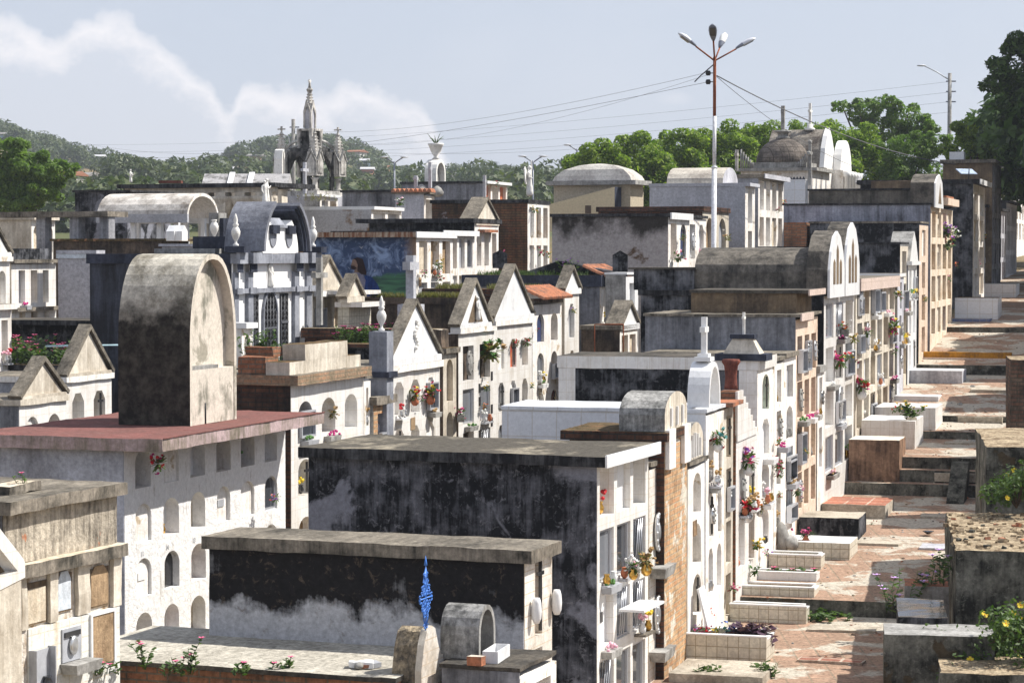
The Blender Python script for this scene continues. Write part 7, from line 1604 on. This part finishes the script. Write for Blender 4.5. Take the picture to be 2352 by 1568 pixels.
def bush(nm, p, r, label, nst, nf, seed):
    rr_ = random.Random(seed); e = empty('flowering_shrub', p, 0, label, 'shrub'); b = MB(); tips = []
    for k in range(nst):
        a = rr_.random()*6.28; el = rr_.uniform(.05, 1.1); L = r*rr_.uniform(.45, 1.0); d = Vector((math.cos(a)*math.cos(el), math.sin(a)*math.cos(el), math.sin(el)))*L
        mid = d*.5 + Vector((0,0,.15*r)); b.tube([(0,0,-.1), mid, d], .012, m_bark, 4, .004); tips.append((d, mid))
    b.build('stems', e)
    cl = []
    for d, m_ in tips: cl.append((d, .17*r+.05, 1)); cl.append(((d+m_)/2, .15*r+.04, .8)); cl.append((m_, .14*r+.04, .6))
    leaves_mesh('foliage', cl, int(2600*r*r)+900, .036, m_weed, parent=e, seed=seed)
    yc = flat(COL['yellow']); oc = flat(COL['orange'])
    for k in range(nf):
        d, _ = tips[k % len(tips)]; f = MB(); s = .034; c = d*1.04 + Vector((rr_.gauss(0,.05), -.06+rr_.gauss(0,.03), .05))
        nn = Vector((rr_.gauss(0,.4), -1, .7)).normalized(); u_ = nn.orthogonal().normalized(); w_ = nn.cross(u_)
        for j in range(5):
            aa = j*1.2566; dv = u_*math.cos(aa) + w_*math.sin(aa) + nn*.25; f.quad(c+dv*s*.62, dv*s*.62, (u_*-math.sin(aa)+w_*math.cos(aa))*s*.48, yc)
        f.blob(c, s*.28, oc); f.build('flower', e)
paththings()
litter()
for t_ in list(TOMBS):
    if t_.D < 62 and t_.ops and t_.cells and 'niche_block' not in t_.name: clutter(t_, int(len(t_.ops)*len(t_.cells)*(.75 if t_.D > 34 else .5))+1)

# ---------------------------------------------------------------- trees
def trees():
    def T(lab, px, py_base, D, crown_px, m, n, size, seed, trunk=.2, grp=None):
        p = at(px, py_base, D); p[2] = g(p[0], p[1]) if p[1] < 150 else hillz(p[0], p[1]); k = D/F
        cr = [((cx-px)*k, dy, CZ + (HZ-cy)*k - p[2], rx*k, ry_*k, rz*k) for cx, cy, rx, ry_, rz, dy in crown_px]
        return tree('tree', lab, p, cr, m, n, size, trunk, seed, grp)
    # clipped hedge trees behind the tombs
    for i, (px, top, rx, lab) in enumerate(((1375,318,62,'round clipped green tree, first of the line above the cream mausoleum'),(1470,302,70,'round clipped green tree, second of the line beyond the cream mausoleum'),(1560,292,66,'round clipped green tree behind the pale vaulted tomb'),(1660,276,66,'round clipped green tree directly behind the lamp post'),(1750,268,64,'round clipped green tree left of the brown dome'),(1860,262,70,'round clipped green tree peeping behind the steep gabled roof'),(1960,274,80,'round clipped bright tree to the right of the domed mausoleum'))):
        cy = top+62; T(lab, px, 480, 108+i*2, [(px, cy, rx*1.2, 60, 60, 0), (px+14, cy+58, rx*1.35, 60, 66, -.2), (px+50, cy+70, rx, 60, 60, .1), (px-30, cy+22, rx*.8, 55, 56, .3), (px+34, cy+14, rx*.7, 50, 48, .3), (px-10, cy+110, rx*1.1, 60, 50, 0)], m_leaf, 22000, .085, 20+i, .16, None)
    for i, (px, top, rx, lab) in enumerate(((1330,352,48,'low clipped green tree at the very start of the tree line'),(1420,322,60,'clipped green tree standing back between the first two of the line'),(1515,306,60,'clipped green tree standing back between the second and third'),(1610,292,60,'clipped green tree standing back just left of the lamp post'),(1705,280,60,'clipped green tree standing back right of the lamp post'),(1905,276,66,'clipped green tree standing back beside the steep gabled roof'))):
        cy = top+60; T(lab, px, 480, 118+i, [(px, cy, rx*1.15, 60, 60, 0), (px+10, cy+60, rx*1.2, 60, 66, 0), (px-6, cy+110, rx*1.1, 60, 50, 0)], m_leaf, 13000, .09, 120+i, .16, None)
    T('wide loose crowned dark tree with open branches rising behind the hedge trees', 2040, 500, 128, [(1985,256,58,50,30,0),(2075,268,60,50,34,0),(2030,236,45,50,20,0),(1930,248,26,40,16,0),(2130,290,26,40,26,0),(2020,300,70,50,40,0),(2100,320,50,50,40,0)], m_leaff, 12000, .10, 31, .25)
    T('feathery soft green tree in the middle, right of the hedge trees', 2090, 520, 118, [(2080,345,75,60,50,0),(2120,400,70,60,50,0),(2060,420,60,60,50,0),(2150,330,45,40,30,0)], m_leaff, 16000, .075, 32, .2)
    T('bright green bushy tree before the utility pole', 2235, 520, 104, [(2235,300,60,50,46,0),(2205,345,45,45,40,0),(2290,330,55,50,60,0),(2300,270,40,40,30,0)], m_leaf, 15000, .085, 33, .2)
    T('huge dark tree overhanging the path at the corner', 2420, 640, 86, [(2330,165,85,90,40,0),(2420,110,130,120,60,0),(2340,250,65,90,60,0),(2420,300,110,110,90,0),(2345,370,55,80,60,-1),(2500,180,150,120,120,0),(2290,195,55,60,30,0)], m_leafd, 30000, .11, 34, .45)
    for k, (X, Y, z, r_) in enumerate(((20.5,75,9.3,4.6),(22,86,10.2,5.0),(24,98,10.8,5.2),(26,112,11,5.4),(19.5,66.5,8.6,3.4))):
        tree('tree', ('dark shade tree along the far side of the path, nearest of those outside the frame','dark shade tree second outside the frame along the path','dark shade tree third outside the frame along the path','dark shade tree farthest outside the frame along the path','smaller dark shade tree at the start of the shaded path')[k],
             (X, Y, g(X, Y)), [(0,0,z-g(X,Y),r_,r_,r_*.6),(1,-1,z-g(X,Y)-1,r_*.8,r_*.9,r_*.5)], m_leafd, 15000, .24, .3, 50+k)
    for k, (X, Y, z, r_) in enumerate(((22.5,84,18.6,4.4),(27,106,19.5,6))):  # added crowns kept above the view, there to shade the far path
        tree('tree', ('unseen canopy tree added above the frame to shade the path','second unseen canopy tree added above the frame to shade the far end of the path')[k], (X+4, Y, g(X+4, Y)), [(-4,0,z-g(X+4,Y),r_,r_,2.0),(-2,2,z-g(X+4,Y)+1,r_*.9,r_*.8,2.0)], m_leafd, 15000, .26, .35, 70+k)
    T('broad feathery green tree at the far left before the hills', 60, 520, 105, [(60,385,90,70,50,0),(20,350,60,60,40,0),(115,400,65,55,36,0),(70,440,95,70,40,0),(0,430,60,60,50,0),(165,385,18,20,14,0),(30,470,80,60,40,0)], m_leaff, 30000, .085, 35, .3)
trees()

# ---------------------------------------------------------------- lamps, poles and wires
def lamps():
    D = 60.0; k = D/F; B_ = at(1636, 615, D); z0 = g(B_[0], B_[1]); Zp = lambda py: CZ + (HZ-py)*k - z0; Xp = lambda px: (px-1640)*k
    e = empty('street_lamp', (at(1640, 615, D)[0], D, z0), 0, 'tall four headed street lamp with rusty upper pole and white lower pole', 'street lamp')
    b = MB(); b.tube([(-.03,0,0), (-.0,0,Zp(385))], .064, m_wpole, 12); b.tube([(0,0,Zp(385)),(0,0,Zp(268))], .046, m_wpole, 12); b.lathe([(.07,0),(.075,.03),(.07,.06)], (0,0,Zp(388)), m_wpole, 12); b.build('lower_pole', e)
    b = MB(); b.tube([(0,0,Zp(268)+.001), (0,0,Zp(133))], .040, m_rust, 10); b.build('upper_pole', e)
    c = Vector((0,0,Zp(142)))
    for i, (dx, dz, dy, mm) in enumerate(((-52, 40, -.25, m_lamp), (-8, 52, -1.0, m_lampg), (16, 40, .6, m_lampp()), (58, 34, .0, m_lamp))):
        tip = c + Vector((dx*k*.85, dy*.5, dz*k*.80)); b = MB(); b.tube([c, tip], .022, m_rust, 6); a = b.build('arm', e)
        d = (tip-c).normalized(); d = (d + Vector((0,0,-.02))).normalized(); M = Matrix.Translation(tip) @ d.to_track_quat('X', 'Z').to_matrix().to_4x4()
        h = MB(); st = [(0,.03,.04),(.08,.06,.06),(.2,.09,.08),(.36,.105,.095),(.48,.09,.07),(.55,.03,.03)]
        i1, i2 = h.mi(m_lampg), h.mi(mm); rings = []
        for x, w, hh in st: rings.append([h.bm.verts.new(M @ Vector((x, w*math.cos(q*.785), (hh if math.sin(q*.785) > 0 else hh*.25)*math.sin(q*.785)))) for q in range(8)])
        for n_, (A, Bq) in enumerate(zip(rings, rings[1:])):
            for q in range(8):
                f = h.bm.faces.new((A[q], A[(q+1)%8], Bq[(q+1)%8], Bq[q])); f.smooth = True; f.material_index = i1 if n_ < 2 else i2
        h.bm.faces.new(rings[0][::-1]); h.bm.faces.new(rings[-1]); o = h.build('lamp_head', e)
        h = MB(); h.box((.2,-.07,-.036), (.46,.07,-.022), m_glass, M=M); h.build('lens', o)
    b = MB()
    for py in (170, 190): b.lathe([(.05,-.06),(.07,0),(.05,.06)], (-.16,0,Zp(py)), m_iron, 8); b.tube([(-.16,0,Zp(py)),(0,0,Zp(py))], .012, m_iron, 4)
    b.build('insulator', e)
    b = MB(); b.tube([(-.02,0,Zp(150)),(-.35,0,Zp(176)),(-.50,0,Zp(190))], .014, m_iron, 4); b.build('stay', e)
    P = e.location
    def wire(label, a, c_, sag, r, name='power_line'):
        a = Vector(a); c_ = Vector(c_); n_ = 24; b = MB(); b.tube([a.lerp(c_, i/n_) - Vector((0,0,4*sag*(i/n_)*(1-i/n_))) for i in range(n_+1)], r, m_wire, 3)
        tag(b.build(name), label, 'wire')
    L1 = P + Vector((-.16,0,Zp(168))); L2 = P + Vector((-.16,0,Zp(190))); 
    wire('upper black wire from the four headed lamp to the pole by the gothic monument', L1, at(676, 302, 120), .5, .005)
    wire('second black wire from the four headed lamp running down to the distance at the left', L2, at(200, 330, 170), 1.2, .006)
    wire('thin wire from the four headed lamp dipping towards the monument pole', L1+Vector((0,0,-.06)), at(672, 318, 120), .9, .004)
    wire('thick twisted cable from the four headed lamp down to the dark tree', P+Vector((.05,0,Zp(176))), at(2420, 372, 100), 1.0, .018)
    wire('thin loose wire from the four headed lamp down to the black tombs', P+Vector((.05,0,Zp(178))), at(2010, 398, 84), .35, .009)
    for i, (y0, y1, lab) in enumerate(((318,188,'topmost thin wire crossing the sky behind the lamp'),(334,212,'second thin wire crossing the sky behind the lamp'),(345,234,'third thin wire crossing the sky behind the lamp'),(352,258,'lowest of the thin sloping wires crossing the sky behind the lamp'))):
        wire(lab, at(-60, y0+8, 230), at(2180, y1, 118), 1.3, .006)
    wire('nearly level thin wire from the monument to the hedge trees', at(790, 348, 200), at(1330, 342, 200), .3, .009)
    # twin arm lamps in the distance
    for px, yt, yb, D2, lab, col in ((906,362,432,120,'distant twin armed street lamp between monument and agave urn',m_lampg),(1224,360,445,116,'distant twin armed street lamp behind the angel statue',m_lampg),(1325,334,420,128,'distant twin armed street lamp above the first hedge tree',m_lampg)):
        k2 = D2/F; p = at(px, yb, D2); z0 = g(p[0], p[1]); h = CZ+(HZ-yt)*k2-z0; e2 = empty('street_lamp', (p[0], p[1], z0), 0, lab, 'street lamp')
        b = MB(); b.tube([(0,0,0),(0,0,h-.2)], .06, col, 8, .04); b.build('pole', e2)
        for s in (-1, 1):
            b = MB(); b.tube([(0,0,h-.3),(s*.25,0,h-.12),(s*.45,0,h)], .03, col, 5); b.build('arm', e2)
            b = MB(); b.lathe([(.02,0),(.1,.02),(.12,.05),(.03,.09)], (s*.5,0,h-.03), m_lamp, 8, M=Matrix.Diagonal((1.9,1,1,1))); b.build('lamp_head', e2)
    # concrete utility poles with lamp arms
    for px, yt, D2, adx, ady, lab in ((674,275,120,-22,-10,'concrete utility pole with curved lamp arm behind the gothic monument'),(2180,170,118,-58,-28,'concrete utility pole with long lamp arm beside the dark tree')):
        k2 = D2/F; p = at(px, 400, D2); z0 = g(p[0], p[1]); h = CZ+(HZ-yt)*k2-z0; e2 = empty('utility_pole', (p[0], p[1], z0), 0, lab, 'pole')
        b = MB(); b.tube([(0,0,0),(0,0,h)], .13, m_stone, 10, .09); b.build('pole', e2)
        b = MB(); zz = h - (.25 if adx == -58 else .9); tip = Vector((adx*k2, 0, zz - ady*k2 if adx == -58 else zz+.1))
        b.tube([(0,0,zz-.1 if adx == -58 else zz-1.2), tip*.5+Vector((0,0,(zz)*.5)), tip], .03, m_lamp, 6); b.build('arm', e2)
        b = MB(); b.lathe([(.02,0),(.09,.02),(.11,.06),(.03,.1)], tuple(tip+Vector((-.15,0,-.03))), m_lamp, 8, M=Matrix.Diagonal((2.2,1,1,1))); b.build('lamp_head', e2)
        b = MB()
        for q in (.4,.9,1.4): b.box((-.18,-.03,h-q-.03),(.3,.03,h-q+.03), m_lampg)
        b.build('crossarm', e2)
def m_lampp(): return mat('lamp_housing_white', (.8,.8,.76), None, rough=.35, bump=0, fine=0)
lamps()

# ---------------------------------------------------------------- flowers on the fronts
def allflowers():
    L = [ # line, px, py, radius px, colours, label, pot
     (29.8,1437,1296,20,['white','white','palepink'],'white bouquet in a gold vase on the little white shelf','gold'),
     (30.6,1467,1280,24,['dry'],'dried brown bouquet in a gold vase beside the white one','gold'),
     (DA,1634,1000,22,['red','teal','white'],'red teal and white bouquet on the white front under the oval arch','white'),
     (DA,1705,1050,24,['pink','purple','palepink'],'pink and purple bouquet on the stepped tile front','white'),
     (DA,1702,1158,24,['red','red','magenta'],'big red bouquet below the pink one on the stepped tile front','silver'),
     (DA,1731,1160,15,['orange','dry'],'orange flowers right beside the big red bouquet','silver'),
     (DA,1775,1062,16,['pink','red'],'pink ribboned bouquet on the wall beyond the green arched niche',None),
     (DA,1776,1085,14,['pink','white'],'smaller pink bouquet hanging under the ribboned one',None),
     (DA,1777,1012,11,['orange','green'],'little orange flower plant on the narrow white front',None),
     (DA,1778,1135,9,['red','green'],'tiny red flower in the lower niche of the narrow white front',None),
     (DA,1838,1034,10,['orange','yellow','green'],'orange and yellow nosegay beside the stained pillar',None),
     (DA,1818,1122,15,['palepink','white','magenta'],'pale pink bouquet at the mouth of the brown niche',None),
     (DA,1725,1247,17,['yellow'],'yellow bouquet low on the white front',None),
     (DA,1748,1266,10,['magenta','purple'],'magenta flowers just below the yellow bouquet',None),
     (DA,1720,1306,16,['green','white'],'leafy green plant with white buds near the path floor',None),
     (DA,1668,1346,14,['pink','palepink'],'pink flowers low on the narrow white tomb',None),
     (DA,1615,1405,10,['red'],'red flower above the nearest planter',None),
     (DA,1918,824,21,['red','magenta','pink'],'red and pink bouquet in the glazed white front',None),
     (DA,1935,820,13,['white','yellow','green'],'white and yellow bouquet beside the red one on the glazed front',None),
     (DA,1928,750,16,['red','white','orange'],'red and white flowers in a grey box on the glazed front','box'),
     (DA,1968,880,22,['red','magenta'],'large crimson bouquet on the pink beam block','white'),
     (DA,1955,827,6,['red'],'single red rose on a wire of the pink beam block',None),
     (DA,1982,760,15,['palepink','white'],'pale pink flowers in the upper niche of the pink beam block',None),
     (DA,1950,775,14,['white','yellow','dry'],'white and dry bouquet at the seam of the two glazed blocks',None),
     (DA,2042,748,19,['pink','yellow','magenta'],'pink and yellow bouquet on the far end of the pink beam block',None),
     (DA,2054,676,14,['red','yellow','white'],'red yellow and white posy high on the pink beam block',None),
     (DA,2046,805,11,['white','palepink','lilac'],'white and lilac flowers below the pink and yellow bouquet',None),
     (DA,2000,875,0,[],'',None),
     (DA,2118,686,9,['yellow','white'],'pale yellow box flowers on the slim white tomb',None),
     (DA,2168,524,19,['lilac','purple'],'lilac bouquet high on the blue-grey streaked tomb',None),
     (DA,2182,536,17,['white'],'white bouquet just under the lilac one',None),
     (DA,2168,556,17,['red','green'],'red flowers beneath the white bouquet',None),
     (DA,2190,608,8,['red','orange'],'small red posy lower on the blue-grey streaked tomb',None),
     (DA,2172,640,9,['white','palepink'],'small white posy near the base of the blue-grey streaked tomb',None),
     (DA,2250,542,12,['orange','yellow'],'orange flowers on the shaded white cornered tomb',None),
     (DA,2236,600,10,['pink','magenta'],'pink flowers on the shaded white cornered tomb',None),
     (DB,941,902,17,['red','orange','yellow'],'red and yellow bouquet in the nearer terracotta vase on the carved gable front','terra'),
     (DB,977,896,19,['red','pink','yellow'],'red and pink bouquet in the farther terracotta vase on the carved gable front','terra'),
     (DB,958,912,12,['palepink','white','magenta'],'pale pink flowers lying between the two terracotta vases',None),
     (DB,1047,945,16,['pink','magenta'],'pink flowers in a grey box on the peeling scroll front','box'),
     (DB,1102,930,10,['orange'],'orange flower on the black and white tiled front',None),
     (DB,1106,890,10,['yellow','green'],'yellow green flowers behind glass on the black and white tiled front',None),
     (DB,1115,800,30,['dry','green'],'large dried grey-green plant hanging over the black and white tiled front',None),
     (DB,1174,786,11,['red','orange'],'red flowers in the arched niche of the large plain gable front',None),
     (DB,1200,782,15,['red','white','palepink'],'red and white hanging bouquet on the large plain gable front',None),
     (DB,1212,884,9,['yellow'],'yellow flowers low on the large plain gable front',None),
     (DB,1308,712,9,['yellow','lilac','white'],'yellow and lilac flowers in the little tower tomb',None),
     (DB,752,946,15,['dry'],'dried brown wreath on the brick cornice front',None),
     (DB,1226,755,6,['red'],'small red flower in the navy arched niche',None),
     (60.4,999,607,13,['yellow','green'],'yellow bouquet on the niche front beside the painted wall',None),
     (60.6,1002,636,11,['red','orange'],'red flowers below the yellow bouquet beside the painted wall',None),
     (60.2,966,628,11,['palepink','magenta','white'],'pale pink flowers at the corner of the painted wall',None),
     (67.5,1144,585,9,['pink','red'],'pink flowers low on the small terracotta ledge tomb',None),
     (70.3,1222,480,11,['white','yellow'],'cream roses high on the tall brick and black tomb',None),
     (70.6,1236,578,10,['red','pink'],'red flowers low on the tall brick and black tomb',None),
     (70.9,1252,584,9,['orange','yellow','green'],'orange and yellow flowers in the last niche of the tall brick tomb',None),
     (74.4,912,460,14,['white','palepink'],'white and pink flowers under the white slab roofed end',None),
     (86.5,1136,420,7,['red'],'red flowers inside the white slab porch',None),
     (61.9,1551,588,15,['pink','palepink','green'],'pink bouquet on the front of the big peeling tomb',None),
     (62.5,1560,545,10,['green','dry'],'green sprig on the front of the big peeling tomb',None),
     (66.4,1662,545,12,['dry','green','white'],'withered white bouquet on the cream arched niche front',None),
     (76.4,1794,465,8,['orange','yellow'],'orange flowers high on the grey two-bay niche front',None),
     (76.4,1778,482,7,['pink'],'pink flowers on the grey two-bay niche front',None),
     (31.6,348,1060,22,['red','red','magenta'],'dark red flowers in the first niche under the red slab',None),
     (35.6,620,1140,13,['red','purple','white'],'small coloured flowers behind glass on the white niche block',None),
    ]
    for line, px, py, rp, cols, lab, pot in L:
        if not rp: continue
        D = line(px) if callable(line) else line; p = fpos(line, px, py, .10); flowers(p, rp*D/F*1.15, cols, lab, n=max(6, int(rp*.9)), pot=pot, sq=(.8,1,1))
    # potted plants on the white stepped grave
    for px, py, cs, lab in ((2053,938,['red','green'],'red potted flowers at the wall end of the stepped grave bed'),(2068,936,['red','yellow'],'red and yellow potted flowers in the stepped grave bed'),(2080,940,['green','yellow'],'leafy potted plant in the stepped grave bed')):
        p = at(px, py, 52.6); flowers(p, .12, cs, lab, n=9)
    weed(at(2093, 966, 51.0), .42, 'tall green and yellow potted plant standing at the end of the white stepped grave', 16, 'yellow', spread=.1, nf=7, lf=.08, name='potted_plant')
    b = MB(); b.box((-.1,-.1,0),(.1,.1,.16), m_slabc); tag(b.build('flower_pot', None, at(2093, 975, 51.0)), 'square cream pot holding the tall green and yellow plant', 'pot')
allflowers()

# ---------------------------------------------------------------- air
def haze():
    m = bpy.data.materials.new('air'); m.use_nodes = True; t_ = m.node_tree; t_.nodes.remove(t_.nodes["Principled BSDF"])
    v = t_.nodes.new("ShaderNodeVolumePrincipled"); v.inputs['Density'].default_value = HAZE; v.inputs['Color'].default_value = (.80,.86,.97,1); v.inputs['Anisotropy'].default_value = .2
    t_.links.new(v.outputs[0], t_.nodes["Material Output"].inputs['Volume'])
    b = MB(); b.box((-1100,-60,-8), (1100,1480,115), m); o = b.build('haze'); o['kind'] = 'stuff'; o['label'] = 'thin pale haze in the air'
HAZE = .00033
haze()
